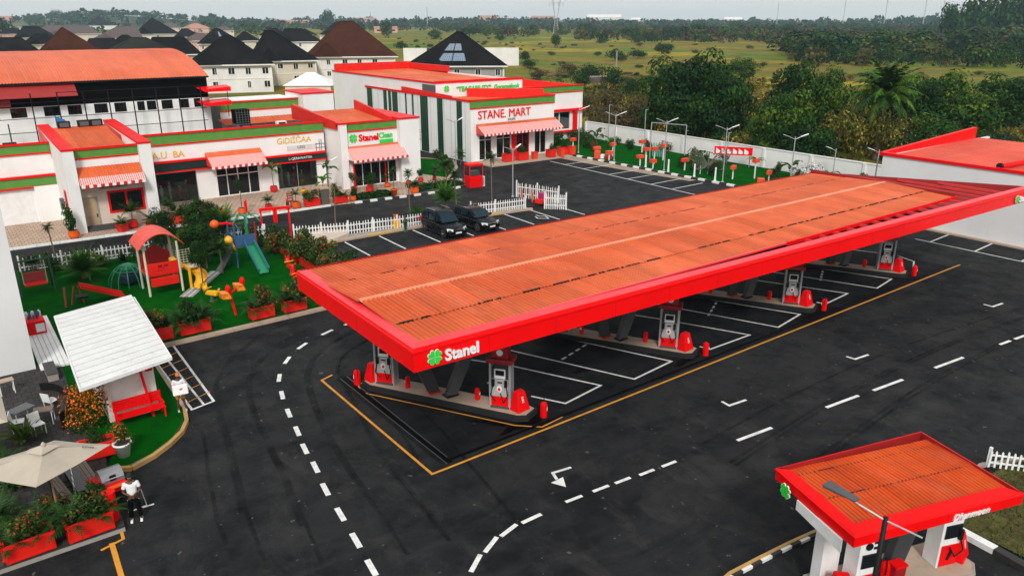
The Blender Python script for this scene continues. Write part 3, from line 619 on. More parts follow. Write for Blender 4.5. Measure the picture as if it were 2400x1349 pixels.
# struts and islands
dv = Vector((4.1, -7.1, 0)).normalized(); nv = Vector((-dv.y, dv.x, 0))
def extinguisher(loc, label, s=1.0, hook=False):
    t = thing('fire_extinguisher', label, 'fire extinguisher', loc, rv(0, 6), 'red fire extinguishers at the pumps')
    t.scale = (s, s, s)
    MB().lathe((0, 0, 0), [(.0, 0), (.12, 0), (.13, .03), (.13, .50), (.11, .57), (.05, .62), (.035, .64)], 14).build('cylinder', red, t, smooth=False)
    b = MB(); b.box(-.03, .03, -.03, .03, .64, .70); b.bar((-.02, 0, .70), (.14, 0, .74), .03); b.path([(.03, .02, .67), (.15, .03, .6), (.16, .03, .35)], .014, 5); b.build('valve', black, t)
    MB().box(-.06, .06, -.135, -.12, .28, .40).build('label', mat('sign_white', (.85, .85, .85), .4), t)
    return t
def pump(loc, rz, label):
    t = thing('fuel_pump', label, 'fuel pump', loc, rz, 'fuel pumps under the long canopy')
    s_ = silver
    b = MB(); b.box(-.42, .42, -.28, .28, 0, .10).build('plinth', conc2, t)
    MB().box(-.40, .40, -.26, .26, .10, .55).build('lower_cabinet', red, t, bevel=.02)
    MB().box(-.36, .36, -.25, .25, .55, 1.35).build('door_panel', s_, t, bevel=.02)
    for sx in (-1, 1): MB().box(sx*.43-.05, sx*.43+.05, -.27, .27, 0, 2.15).build('side_post', lgrey, t, bevel=.015)
    MB().box(-.36, .36, -.22, .22, 1.35, 1.85).build('display_head', mat('dark_grey_plastic', (.03, .03, .032), .4), t)
    f = MB(); f.box(-.24, -.20, -.27, -.22, 1.40, 1.82).box(.20, .24, -.27, -.22, 1.40, 1.82).box(-.20, .20, -.27, -.22, 1.78, 1.82).box(-.20, .20, -.27, -.22, 1.40, 1.52); f.build('screen_frame', whitep, t)
    MB().box(-.19, .19, -.24, -.221, 1.53, 1.77).build('screen', mat('screen_dark', (.01, .012, .015), .15), t)
    MB().box(-.58, .58, -.42, .42, 2.12, 2.32).build('header', mat('crimson_header', (.32, .01, .012), .4), t, bevel=.04)
    h = MB().box(-.36, .36, -.25, .25, 2.32, 2.85).build('topper', mat('crimson_header', (.32, .01, .012), .4), t, bevel=.03)
    MB().lathe((0, 0, 0), [(.0, 0), (.14, 0), (.14, .02), (0, .02)], 14).build('round_badge', mat('sign_white', (.85, .85, .85), .4), h).matrix_local = Matrix.Translation((0, -.252, 2.58)) @ Matrix.Rotation(math.pi/2, 4, 'X')
    g = MB(); g.path([(.28, -.30, 1.15), (.38, -.38, .7), (.20, -.40, .35), (.05, -.34, .75)], .022, 6); g.box(.22, .34, -.36, -.26, 1.05, 1.35); g.box(-.34, -.22, -.36, -.26, 1.05, 1.35); g.path([(-.28, -.30, 1.1), (-.38, -.38, .65), (-.15, -.40, .4)], .022, 6); g.build('hose', black, t)
    MB().lathe((0, 0, 0), [(.0, 0), (.12, 0), (.12, .02), (0, .02)], 12, sy=1.3).build('oval_sticker', whitep, t).matrix_local = Matrix.Translation((-.02, -.256, .92)) @ Matrix.Rotation(math.pi/2, 4, 'X')
    MB().lathe((0, 0, 0), [(.0, 0), (.06, 0), (.06, .01), (0, .01)], 10, sy=1.3).build('oval_mark', red, t).matrix_local = Matrix.Translation((-.02, -.28, .90)) @ Matrix.Rotation(math.pi/2, 4, 'X')
    f2 = MB(); f2.box(-.10, .10, -.27, -.25, 1.18, 1.24); f2.build('slot', black, t)
    return t
def guard(loc, rz, label):
    t = thing('pump_guard', label, 'crash guard', loc, rz, 'red guards at the island ends'); t.scale = (.84, .84, .92)
    MB().hexa([(-.42, -.36, 0), (.42, -.36, 0), (.42, .36, 0), (-.42, .36, 0), (-.26, -.12, .95), (.24, -.12, .95), (.24, .22, .95), (-.26, .22, .95)]).build('body', red, t, bevel=.05)
    b = MB()
    
    [b.hexa([(x0, -.362+.2526*z0+.0, z0), (x1, -.362+.2526*z0, z0), (x1, -.34+.2526*z0, z0), (x0, -.34+.2526*z0, z0), (x0, -.362+.2526*z1, z1), (x1, -.362+.2526*z1, z1), (x1, -.34+.2526*z1, z1), (x0, -.34+.2526*z1, z1)]) for x0, x1, z0, z1 in ((-.05, -.02, .42, .70), (.03, .06, .42, .62), (-.02, .03, .54, .58), (-.02, .06, .66, .70))]; b.build('mark', whitep, t)
    return t
strutm = mat('dark_grey_strut', (.045, .047, .05), .5, dirt=.2)
posn = ['nearest', 'second', 'third', 'farthest']
isl = []
for k in range(4):
    E = Vector((18.15+10.55*k, 22.95+.1*k, 0)); S_ = E-dv*8.3; I = thing('pump_island', f'raised concrete island, {posn[k]} from the camera of the four under the long canopy', 'pump island', tuple(E-dv*4.1), 0)
    def P_(u, v): q = S_+dv*u+nv*v; return (q.x, q.y)
    outl = [P_(0, .35), P_(.0, -.35), P_(.5, -.62), P_(7.9, -.62), P_(8.3, -.4), P_(8.4, .4), P_(7.9, .62), P_(.4, .62)]
    poly([P_(-.1, .2), P_(-.25, -.3), P_(.3, -.9), P_(7.9, -.92), P_(8.5, -.75), P_(9.0, -.6), (E.x+.35, E.y-.85), (E.x+1.1, E.y-.75)], .07, liney) if k == 0 else None
    MB().prism(outl, -.02, .26).build('kerb_body', conc2b, I, world=True, bevel=.02)
    inl = [P_(.12, .3), P_(.12, -.3), P_(.55, -.52), P_(7.85, -.52), P_(8.18, -.35), P_(8.28, .35), P_(7.85, .52), P_(.45, .52)]
    MB().prism(inl, .262, .275).build('top_slab', tan, I, world=True)
    rzp = math.atan2(dv.y, dv.x)+math.pi/2-.02
    c1 = S_+dv*6.9; c0 = S_+dv*1.15; cm = S_+dv*4.0
    fr = 'front' ; 
    pump((c1.x, c1.y, .275), rzp-1.42, f'grey and red fuel pump at the front end of the {posn[k]} island')
    pump((c0.x, c0.y, .275), rzp-1.42, f'grey and red fuel pump at the back end of the {posn[k]} island')
    g1 = S_+dv*7.75; guard((g1.x, g1.y, .275), rzp-.4, f'red slanted guard at the front end of the {posn[k]} island')
    g0 = S_+dv*.42; guard((g0.x, g0.y, .275), rzp-.4+math.pi, f'red slanted guard at the back end of the {posn[k]} island')
    e1 = S_+dv*8.75+nv*.25; extinguisher((e1.x, e1.y, .004), f'red extinguisher on the asphalt beyond the front guard of the {posn[k]} island', 1.15)
    e2 = S_+dv*5.7+nv*.1; extinguisher((e2.x, e2.y, .275), f'small red extinguisher beside the front pump on the {posn[k]} island', .9)
    e3 = S_+dv*2.3-nv*.1; extinguisher((e3.x, e3.y, .275), f'red extinguisher between back pump and struts on the {posn[k]} island', .9)
    if k == 0:
        e4 = S_+dv*(-.2)+nv*(-.1); extinguisher((e4.x-.2, e4.y, .004), 'red extinguisher on the asphalt behind the back guard of the nearest island', 1.2)
    st = thing('canopy_strut', f'pair of dark grey slanted struts rising from the {posn[k]} island to the canopy', 'canopy support', (cm.x, cm.y, .275))
    for sg, lean in ((1, 3.2), (-1, -2.6)):
        p0 = Vector((cm.x+sg*.42*dv.x, cm.y+sg*.42*dv.y, .275)); p1 = Vector((cm.x+lean*.9+.2, cm.y+sg*.2+.2*sg, 4.55)); m_ = MB()
        w_ = Vector((.26, -.05, 0)); t_ = Vector((.03, .15, 0)); m_.hexa([p0-w_-t_, p0+w_-t_, p0+w_+t_, p0-w_+t_, p1-w_*1.5-t_, p1+w_*1.5-t_, p1+w_*1.5+t_, p1-w_*1.5+t_]); m_.build('strut', strutm, st, world=True, bevel=.02)
        q = p0+Vector((0, 0, .004)); MB().box(q.x-.3, q.x+.3, q.y-.24, q.y+.24, q.z, q.z+.05).build('foot_plate', redpot if sg < 0 else black, st, world=True)
    MB().path([(cm.x-.1, cm.y+.6, 1.6), (cm.x+1.3, cm.y+.4, 1.55)], .035, 6).path([(cm.x-.1, cm.y+.6, 1.45), (cm.x+1.3, cm.y+.4, 1.4)], .03, 6).build('cross_pipe', redpot, st, world=True)
    isl.append((S_, E))

# ================================================================== SMALL CANOPY
sN, sFL, sFR, sNR = (16.75, 7.95), (17.85, 11.05), (23.35, 9.60), (22.25, 6.20)
sc_ = thing('small_fuel_canopy', 'small square canopy with orange ribbed roof and red fascia in the bottom right', 'canopy', (20, 8.7, 0))
z0s, z1s = 3.28, 3.70
fascia(sN, sNR, top=.38, z0=z0s, z1=z1s, par=sc_, tm=red); fascia(sNR, sFR, top=.14, z0=z0s, z1=z1s, par=sc_, tm=red); fascia(sFR, sFL, top=.12, z0=z0s, z1=z1s, par=sc_, tm=red); fascia(sFL, sN, top=.30, z0=z0s, z1=z1s, par=sc_, tm=red)
O_ = Vector((*sN, 0)); ux = (Vector((*sNR, 0))-O_).normalized(); uy = (Vector((*sFL, 0))-O_).normalized(); ang = math.atan2(ux.y, ux.x); W_ = 5.1; Ld = 2.80
msA = corr_mesh("roof_sheet", .655, 1.32, orange2, 5, .05, 3.56, 3.61); msB = corr_mesh("roof_sheet", .655, 1.35, orange2, 5, .05, 3.62, 3.56); msC = corr_mesh("roof_sheet", .655, .42, orange2, 5, .03, 3.54, 3.56)
for i in range(8):
    for j, (ms_, off) in enumerate(((msA, .30), (msB, 1.55), (msC, 2.80))):
        p = O_+ux*(.36+i*.66)+uy*off; link('roof_sheet', ms_, sc_, (p.x-20, p.y-8.7, rv(0, .008)), rz=ang+rv(-.006, .006))
m_ = MB()
for off in (1.58, 2.84):
    x = .4
    while x < 5.2:
        l = rv(.1, .6); a = O_+ux*x+uy*off; b = O_+ux*min(5.2, x+l)+uy*off; m_.bar((a.x, a.y, 3.655 if off < 2 else 3.60), (b.x, b.y, 3.655 if off < 2 else 3.60), .04, .03); x += l+rv(.02, .12)
tag(m_.build('lap_seam', black, sc_, world=True), None, kind='stuff')
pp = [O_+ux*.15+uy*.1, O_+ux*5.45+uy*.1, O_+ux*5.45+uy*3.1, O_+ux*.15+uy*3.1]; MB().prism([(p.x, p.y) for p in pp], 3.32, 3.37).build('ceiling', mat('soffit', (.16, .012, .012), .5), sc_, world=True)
pc = O_+ux*1.3+uy*2.2; MB().box(-.32, .32, -.2, .2, .2, 3.31).build('column', whitep, sc_, loc=(pc.x-20, pc.y-8.7, 0), bevel=.02).rotation_euler = (0, 0, ang)
for a0, a1 in ((O_+ux*2.5+uy*1.9, O_+ux*2.3+uy*1.9), (O_+ux*3.4+uy*1.8, O_+ux*4.2+uy*1.8)):
    m_ = MB(); p0, p1 = Vector((a0.x, a0.y, .2)), Vector((a1.x, a1.y, 3.31)); w_ = ux*.3; t_ = uy*.14
    m_.hexa([p0-w_-t_, p0+w_-t_, p0+w_+t_, p0-w_+t_, p1-w_*1.3-t_, p1+w_*1.3-t_, p1+w_*1.3+t_, p1-w_*1.3+t_]); m_.build('strut', strutm, sc_, world=True, bevel=.02)
# side board with clover under the left fascia
sb = thing('hanging_board', 'white board with a green clover hanging under the left fascia of the small canopy', 'sign', (17.2, 9.2, 2.9))
q0 = O_+uy*2.2-ux*.06; q1 = O_+uy*.35-ux*.06; m_ = MB(); m_.hexa([(q0.x, q0.y, 3.0), (q1.x, q1.y, 2.92), (q1.x+.05, q1.y, 2.92), (q0.x+.05, q0.y, 3.0), (q0.x, q0.y, 3.30), (q1.x, q1.y, 3.30), (q1.x+.05, q1.y, 3.30), (q0.x+.05, q0.y, 3.30)]); m_.build('board', whitep, sb, world=True)
q2 = O_+uy*2.65-ux*.09; clover(sb, .27, (q2.x-17.2, q2.y-9.2, .42), (math.pi/2, 0, math.atan2(-uy.y, -uy.x)))
ss = thing('script_sign', 'white italic lettering on the front fascia of the small canopy', 'sign', (0, 0, 0)); q3 = O_+ux*3.25-uy*.015
ss.location = (q3.x, q3.y, 3.34); ss.rotation_euler = (0, 0, ang)
lettering('Dhanmoon', .34, mat('sign_white', (.85, .85, .85), .4), ss, (0, 0, 0), FACE_Y, width=1.3, ext=.015, shear=.35, off=.006)
si = thing('pump_island', 'raised concrete island under the small canopy in the bottom right corner', 'pump island', (20.3, 9.2, 0))
iso = [O_+ux*.9+uy*2.6, O_+ux*.9+uy*1.4, O_+ux*5.9+uy*.9, O_+ux*6.3+uy*1.3, O_+ux*6.2+uy*2.6]
MB().prism([(p.x, p.y) for p in iso], -.02, .2).build('kerb_body', conc, si, world=True, bevel=.02); c_ = sum(iso, Vector())/5
MB().prism([((p.x-c_.x)*.96+c_.x, (p.y-c_.y)*.93+c_.y) for p in iso], .201, .212).build('top_slab', tan, si, world=True)
def pump2(loc, rz, label):
    t = thing('fuel_pump', label, 'fuel pump', loc, rz, 'white fuel pumps under the small canopy')
    MB().box(-.34, .34, -.26, .26, 0, .75).build('lower_cabinet', red, t, bevel=.02)
    MB().box(-.34, .34, -.26, .26, .755, 2.15).build('upper_cabinet', whitep, t, bevel=.02)
    MB().box(-.30, .30, -.29, -.262, 1.02, 1.48).build('screen', mat('screen_dark', (.01, .012, .015), .15), t)
    MB().box(-.42, -.345, -.28, .28, 0, 2.2).build('side_panel', whitep, t, bevel=.02)
    g = MB(); g.lathe((0, 0, 0), [(0, 0), (.12, 0), (.12, .03), (0, .03)], 12); o = g.build('dial', black, t); o.matrix_local = Matrix.Translation((-.12, -.265, 1.75)) @ Matrix.Rotation(math.pi/2, 4, 'X')
    g = MB(); g.box(.05, .2, -.28, -.262, 1.62, 1.70); g.box(.05, .2, -.28, -.262, 1.80, 1.88); g.box(.20, .32, -.36, -.26, .95, 1.30); g.path([(.26, -.32, 1.0), (.36, -.40, .6), (.1, -.38, .4), (-.05, -.3, .7)], .022, 6); g.build('hose', black, t)
    MB().hexa([(-.1, -.275, .25), (.0, -.275, .2), (.14, -.265, .5), (.02, -.265, .6), (-.1, -.27, .25), (0, -.27, .2), (.14, -.262, .5), (.02, -.262, .6)]).build('mark', black, t)
    return t
q = O_+ux*5.35+uy*1.75; pump2((q.x, q.y, .212), ang-.05, 'white and red fuel pump at the right end of the small canopy island')
q = O_+ux*2.0+uy*1.5; pump2((q.x, q.y, .212), ang-.05, 'white fuel pump beside the white column of the small canopy')
q = O_+ux*6.0+uy*1.75; guard((q.x, q.y, .212), ang+.5, 'red slanted guard right of the pump under the small canopy')
q = O_+ux*1.2+uy*1.35; guard((q.x, q.y, .212), ang-.5, 'red guard with white mark left of the small canopy column')
q = O_+ux*2.9+uy*1.5; extinguisher((q.x, q.y, .212), 'red extinguisher beside the light pole under the small canopy', 1.3)
q = O_+ux*3.15+uy*1.3; rb = thing('red_bin', 'dark red box standing between the struts of the small canopy', 'box', (q.x, q.y, .212), ang); MB().box(-.2, .2, -.15, .15, 0, .75).build('body', mat('crimson_header', (.32, .01, .012), .4), rb, bevel=.03); MB().box(-.22, .22, -.17, .17, .75, .82).build('lid', red, rb)
# street light in front of it
lp = thing('street_light', 'dark light pole with one grey flat head rising in front of the small canopy', 'street light', (15.95, 6.95, 0))
MB().tube((0, 0, 0), (0, 0, 5.15), .075, .06, 10).build('pole', black, lp, smooth=True); MB().lathe((0, 0, 0), [(.16, 0), (.16, .05), (.09, .3), (0, .3)], 10).build('base', black, lp)
MB().path([(-.32, 1.0, 5.42), (-.25, .55, 5.30), (-.02, 0, 5.08), (.14, -.8, 5.0)], .022, 6).build('arm', lgrey, lp)
m_ = MB(); m_.hexa([(-.42, .55, 5.40), (-.22, .55, 5.40), (-.30, 1.30, 5.50), (-.62, 1.30, 5.50), (-.42, .55, 5.46), (-.22, .55, 5.46), (-.30, 1.30, 5.60), (-.62, 1.30, 5.60)]); m_.build('lamp_head', mat('lamp_grey', (.07, .075, .08), .5), lp, bevel=.03)
# ================================================================== SHOP ROW (left strip)
def band(par, x0, x1, y, z0, z1, ax='Y', name='fascia_band', g=None, proud=.06):
    """green band between red lines, on a wall facing -Y (or -X)"""
    m_ = MB(); B = (lambda a, b, c, d, e, f: m_.box(a, b, c, d, e, f)) if ax == 'Y' else (lambda a, b, c, d, e, f: m_.box(c, d, a, b, e, f))
    m_.m(g or green); B(x0, x1, y-proud, y-.004, z0+.12, z1-.16); m_.m(red); B(x0, x1, y-proud-.05, y-.004, z0, z0+.12); B(x0, x1, y-proud-.10, y-.004, z1-.16, z1)
    return m_.build(name, None, par, world=True)
stripe_m = bpy.data.materials.new('awning_stripe'); stripe_m.use_nodes = True
def _st(n):
    b = n.nodes['Principled BSDF']; b.inputs['Roughness'].default_value = .6; g = n.nodes.new('ShaderNodeTexCoord').outputs['Object']
    sx = n.nodes.new('ShaderNodeSeparateXYZ'); n.links.new(g, sx.inputs[0]); mm = n.nodes.new('ShaderNodeMath'); mm.operation = 'MULTIPLY'; mm.inputs[1].default_value = 6.5; n.links.new(sx.outputs[0], mm.inputs[0])
    fr = n.nodes.new('ShaderNodeMath'); fr.operation = 'FRACT'; n.links.new(mm.outputs[0], fr.inputs[0]); gt_ = n.nodes.new('ShaderNodeMath'); gt_.operation = 'GREATER_THAN'; gt_.inputs[1].default_value = .5; n.links.new(fr.outputs[0], gt_.inputs[0])
    n.links.new(N_mix(n, gt_.outputs[0], (.75, .05, .04), (.80, .62, .58)), b.inputs['Base Color'])
_st(stripe_m.node_tree)
def awning(par, x0, x1, y, zt, out, zb, name='awning', topfrac=.6, flap=True):
    """sloping awning: corrugated orange top, striped lower part, flaps of alternating colour"""
    L = out/(1); m_ = MB(); n = int((x1-x0)/.12); xs = [x0+(x1-x0)*i/n for i in range(n+1)]
    zz = lambda t: zt+(zb-zt)*t
    for i in range(n):
        h = .018 if i % 2 else 0; a, b = xs[i], xs[i+1]
        m_.m(orange); m_.face([(a, y-out*topfrac, zz(topfrac)+h), (b, y-out*topfrac, zz(topfrac)+h), (b, y-.01, zt+h), (a, y-.01, zt+h)])
        m_.m(stripe_m); m_.face([(a, y-out, zb+h), (b, y-out, zb+h), (b, y-out*topfrac, zz(topfrac)+h), (a, y-out*topfrac, zz(topfrac)+h)])
    m_.m(stripe_m)
    for x in (x0, x1): m_.face([(x, y-out, zb-.05), (x, y-out, zb), (x, y-.01, zt), (x, y-.01, zb-.05)])
    m_.m(redpot); m_.box(x0, x1, y-out+.03, y-.02, zb-.08, zb-.05)
    aw = m_.build(name, None, par, world=True)
    k = int((x1-x0)/.27); f = MB()
    for i in range(k):
        a = x0+(x1-x0)*i/k; f.m(redpot if i % 2 else whitep); f.box(a+.004, a+(x1-x0)/k-.004, y-out-.03, y-out+.0, zb-.22, zb+.01)
    tag(f.build('valance_flaps', None, aw, world=True), None, kind='stuff')
    return aw
def window(par, x0, x1, y, z0, z1, nx=1, nz=1, fr=whitep, fw=.09, gl=None, name='window', ax='Y', rows=None):
    """frame with mullions at depth, pane a child of the frame"""
    m_ = MB(); Bx = (lambda a, b, c, d, e, f: m_.box(a, b, c, d, e, f)) if ax == 'Y' else (lambda a, b, c, d, e, f: m_.box(c, d, a, b, e, f))
    Bx(x0, x0+fw, y-.05, y+.10, z0, z1); Bx(x1-fw, x1, y-.05, y+.10, z0, z1); Bx(x0+fw, x1-fw, y-.05, y+.10, z1-fw, z1); Bx(x0+fw, x1-fw, y-.05, y+.10, z0, z0+fw)
    for i in range(1, nx): x = x0+(x1-x0)*i/nx; Bx(x-fw*.4, x+fw*.4, y-.03, y+.08, z0+fw, z1-fw)
    for zr in (rows or [i/nz for i in range(1, nz)]): z = z0+(z1-z0)*zr; Bx(x0+fw, x1-fw, y-.03, y+.08, z-fw*.4, z+fw*.4)
    f = m_.build(name, fr, par, world=True); p = MB()
    if ax == 'Y': p.box(x0+fw*.5, x1-fw*.5, y+.03, y+.045, z0+fw*.5, z1-fw*.5)
    else: p.box(y+.03, y+.045, x0+fw*.5, x1-fw*.5, z0+fw*.5, z1-fw*.5)
    p.build('pane', gl or tglass, f, world=True); return f
def room(par, x0, x1, y0, y1, z0, z1, mt=dark):
    m_ = MB(); m_.face([(x0, y1, z0), (x1, y1, z0), (x1, y1, z1), (x0, y1, z1)][::-1]).face([(x0, y0, z0), (x0, y1, z0), (x0, y1, z1), (x0, y0, z1)]).face([(x1, y0, z0), (x1, y0, z1), (x1, y1, z1), (x1, y1, z0)]).face([(x0, y0, z0), (x1, y0, z0), (x1, y1, z0), (x0, y1, z0)]).face([(x0, y0, z1), (x0, y1, z1), (x1, y1, z1), (x1, y0, z1)]); return m_.build('room', mt, par, world=True)
ROW = thing('shop_row', 'single-storey white shop row with green band, red copings, awnings and display windows', 'building', (14, 74, 0))
gshow = mat('showroom_wall', (.16, .22, .21), .7)
# bay 0
MB().wallY(-14, 7.7, 73.5, 0, 6.25).box(5.9, 7.7, 73.1, 73.5, 0, 3.1).build('wall', white, ROW, world=True)
MB().box(-2, 5.7, 73.46, 73.5, .1, 2.9).build('shutter', whitep, ROW, world=True)
band(ROW, -14, 7.7, 73.5, 5.65, 6.6); band(ROW, -14, 7.7, 73.5, 3.0, 4.0, proud=.28)
# fins
def fin(x0, x1, y0, y1, z0f, z1f, zc=None, name='fin_wall'):
    m_ = MB().prism([(x0, y0), (x1, y0), (x1, y1), (x0, y1)], 0, [z0f-.14, z0f-.14, z1f-.14, z1f-.14]); f = m_.build(name, white, ROW, world=True, bevel=0)
    m2 = MB(); m2.hexa([(x0-.05, y0-.05, z0f-.14), (x1+.05, y0-.05, z0f-.14), (x1+.05, y1, z1f-.14), (x0-.05, y1, z1f-.14), (x0-.05, y0-.05, z0f), (x1+.05, y0-.05, z0f), (x1+.05, y1, z1f), (x0-.05, y1, z1f)]); m2.build('coping', red, f, world=True)
    m3 = MB(); m3.prism([(x0-.012, y0+6.3), (x0-.002, y0+6.3), (x0-.002, y1), (x0-.012, y1)], 5.2, [z0f-.15, z0f-.15, z1f-.16, z1f-.16]); m3.build('red_side_panel', redpot, f, world=True)
fin(7.6, 8.4, 67.0, 79.5, 6.7, 7.3); fin(13.1, 14.0, 67.4, 81, 6.75, 7.2)
# bay 1
MB().wallY(8.4, 13.1, 68, 0, 6.25, [(8.55, 9.62, .12, 2.75), (10.4, 13.0, 1.3, 3.0)]).build('wall', cream, ROW, world=True)
MB().box(8.41, 13.09, 67.94, 67.998, 3.95, 5.7).build('upper_panel', white, ROW, world=True)
band(ROW, 8.41, 13.09, 68, 5.7, 6.6); room(ROW, 8.4, 13.1, 68.3, 72, 0, 5)
window(ROW, 10.35, 13.05, 68, 1.25, 3.05, 2, 1, red, .16)
dr = MB().box(8.62, 9.52, 68.05, 68.12, .14, 2.68).build('door', mat('tan_door', (.50, .36, .22), .5), ROW, world=True); MB().box(9.38, 9.44, 67.98, 68.05, 1.1, 1.35).build('handle', black, dr, world=True); MB().box(8.75, 9.4, 68.035, 68.05, .5, 1.2).build('kick_panel', mat('tan_door2', (.44, .31, .19), .5), dr, world=True)
MB().box(9.53, 9.62, 67.97, 68.1, .14, 2.75).box(8.55, 8.62, 67.97, 68.1, .14, 2.75).box(8.62, 9.53, 67.97, 68.1, 2.68, 2.75).build('door_frame', lgrey, ROW, world=True)
MB().box(8.5, 10.8, 67.2, 67.99, .13, .30).box(8.5, 10.8, 67.5, 67.99, .30, .45).build('doorstep', conc2, ROW, world=True)
awning(ROW, 8.45, 13.05, 67.93, 5.1, 1.5, 3.95)
# bay 2
MB().wallY(14, 31.6, 74, 0, 6.25, [(15.0, 18.9, .1, 2.9), (20.6, 24.7, .13, 2.85), (26.5, 30.6, .1, 2.65)]).build('wall', white, ROW, world=True)
band(ROW, 14.0, 31.6, 74, 5.35, 6.45)
dkg = mat('near_black_green', (.008, .022, .018), .35)
band(ROW, 14.0, 20.35, 74, 2.95, 4.0, g=dkg, proud=.3); band(ROW, 24.95, 31.6, 74, 2.65, 3.5, g=dkg, proud=.3)
room(ROW, 14.2, 19.9, 74.3, 78, .1, 3.2, gshow); room(ROW, 20, 25.6, 74.3, 78, .1, 3.2); room(ROW, 25.8, 31.4, 74.3, 78, .1, 3.2, gshow)
window(ROW, 15.0, 18.9, 74.05, .12, 2.9, 1, 1, lgrey, .05, glass, 'display_window'); window(ROW, 26.5, 30.6, 74.05, .12, 2.65, 2, 1, lgrey, .05, glass, 'display_window')
window(ROW, 20.6, 24.7, 74.0, .13, 2.85, 4, 1, whitep, .10, None, 'glazed_door_group', rows=[.74])
awning(ROW, 19.85, 25.0, 73.9, 4.4, 1.75, 3.3, topfrac=.35)
# clean block
MB().wallY(31.9, 38, 70.5, 0, 6.25, [(32.95, 37.75, .14, 2.5)]).wallY(70.75, 80, 31.9, 0, 6.25, ax='X').build('wall', white, ROW, world=True)
band(ROW, 32.35, 37.95, 70.5, 5.6, 6.55); room(ROW, 32.2, 38, 70.8, 76, .1, 4)
MB().box(37.95, 40.2, 69.8, 79, 0, 6.5).build('pier', white, ROW, world=True); MB().box(31.6, 32.33, 70.1, 70.49, 0, 6.4).build("pier", white, ROW, world=True)
MB().box(37.88, 40.27, 69.73, 79, 6.5, 6.66).box(31.55, 32.4, 70.05, 71.2, 6.4, 6.56).build('coping', red, ROW, world=True)
MB().prism([(31.75, 71.2), (32.1, 71.2), (32.1, 82.5), (31.75, 82.5)], 5.8, [6.56, 6.56, 7.35, 7.35]).prism([(37.7, 71.2), (37.94, 71.2), (37.94, 79.5), (37.7, 79.5)], 5.8, [6.6, 6.6, 7.7, 7.7]).build('red_parapet', redpot, ROW, world=True)
f = window(ROW, 32.95, 37.75, 70.5, .14, 2.5, 5, 1, whitep, .08, None, 'shopfront'); MB().box(36.4, 36.5, 70.42, 70.62, .2, 2.4).box(32.9, 33.0, 70.3, 70.5, .14, 2.5).build('red_jamb', red, f, world=True)
awning(ROW, 32.3, 38.3, 70.4, 4.2, 1.5, 3.05, topfrac=.15)
# roofs
def sheets(par, x0, x1, y0, y1, z0, z1, mt, w_=1.0, ribs=5, name='roof_sheet', base=(0, 0, 0), h=.04):
    n = max(1, round((x1-x0)/w_)); W = (x1-x0)/n; ms_ = corr_mesh(name, W, y1-y0, mt, ribs, h, z0, z1)
    for i in range(n): link(name, ms_, par, (x0+i*W-base[0], y0-base[1], -base[2]+rv(0, .01)))
sheets(ROW, 8.5, 13.0, 68.3, 79.5, 5.6, 6.9, orange, 1.1, 4, base=(14, 74, 0)); sheets(ROW, 32.2, 37.6, 70.8, 79.5, 6.1, 6.75, orange, 1.1, 4, base=(14, 74, 0)); sheets(ROW, -14, 7.5, 73.9, 79, 5.5, 5.6, orange, 2.2, 4, base=(14, 74, 0)); sheets(ROW, 14.1, 31.6, 74.3, 81, 5.3, 5.5, mat('dark_flat_roof', (.05, .045, .04), .8, dirt=.3), 2.2, 3, base=(14, 74, 0))
MB().box(-14, 31.9, 81.0, 81.2, 0, 5.4).build('rear_wall', white, ROW, world=True)
for i, (x, y, z) in enumerate([(2.5, 78, 5.55), (5.2, 78.3, 5.55), (9.6, 79.3, 6.9), (11.2, 79.4, 6.9), (12.2, 79.4, 6.9), (25.5, 79, 5.5), (29.3, 79.3, 5.5)]):
    t = thing('rooftop_unit', ['flat dark unit on the far left shop roof', 'flat dark unit on the left roof beside the first red fin', 'black unit behind the orange roof, left of three', 'black unit behind the orange roof, middle of three', 'black unit behind the orange roof beside the second fin', 'dark box on the long flat roof behind the gold letters', 'white box with dark grille on the roof left of the clean shop'][i], 'roof unit', (x, y, z))
    MB().box(-.5, .5, -.3, .3, 0, .55).build('casing', black if i < 6 else whitep, t, bevel=.02); MB().box(-.36, .36, -.32, -.302, .08, .47).build('grille', grey if i < 6 else black, t)
MB().box(12.95, 13.0, 79.5, 79.55, 6, 6.1)
# wall items
ac = thing('wall_box', 'grey wall box on the left side of the first white fin', 'wall box', (7.6, 71, 1.5)); MB().box(-.28, 0, -.35, .35, 0, .8).build('casing', grey, ac, bevel=.02); MB().box(-.30, -.282, -.28, .28, .1, .7).build('cover', lgrey, ac)
rdn = thing('red_wall_panel', 'narrow red panel on the left side of the first white fin', 'panel', (7.59, 69, 1.2)); MB().box(-.06, 0, -.4, .4, 0, 2.1).build('board', red, rdn); MB().box(-.08, -.062, -.3, .3, .15, 1.95).build('inset', darkred, rdn)
# signs
def sign(label, loc, rot=(0, 0, 0), name='shop_sign'): t = thing(name, label, 'sign', loc); t.rotation_euler = rot; return t
s = sign('gold letters reading AU BA on the white wall right of the second fin', (15.3, 73.98, 4.25)); lettering('A.U  BA', 1.0, gold, s, (0, 0, 0), FACE_Y, width=2.8, off=.005, ext=.03)
s = sign('gold letters reading GIDIICAA on the white wall left of the clean shop', (26.7, 73.98, 4.55)); lettering('GIDI\u0130\u010cAA', 1.0, gold, s, (0, 0, 0), FACE_Y, width=3.5, off=.005, ext=.03); MB().box(1.0, 3.9, -.02, .0, -.75, -.3).build('backing', mat('dull_plaque', (.66, .65, .62), .6), s); lettering('GEES', .4, grey, s, (2.0, -.03, -.6), FACE_Y, width=.8, ext=.01)
m_ = MB()
for x in (4.0, 4.35, 4.55, 4.9): m_.box(x-.02, x+.02, -.03, 0, -1.1, .2-abs(x-4.45)*.9)
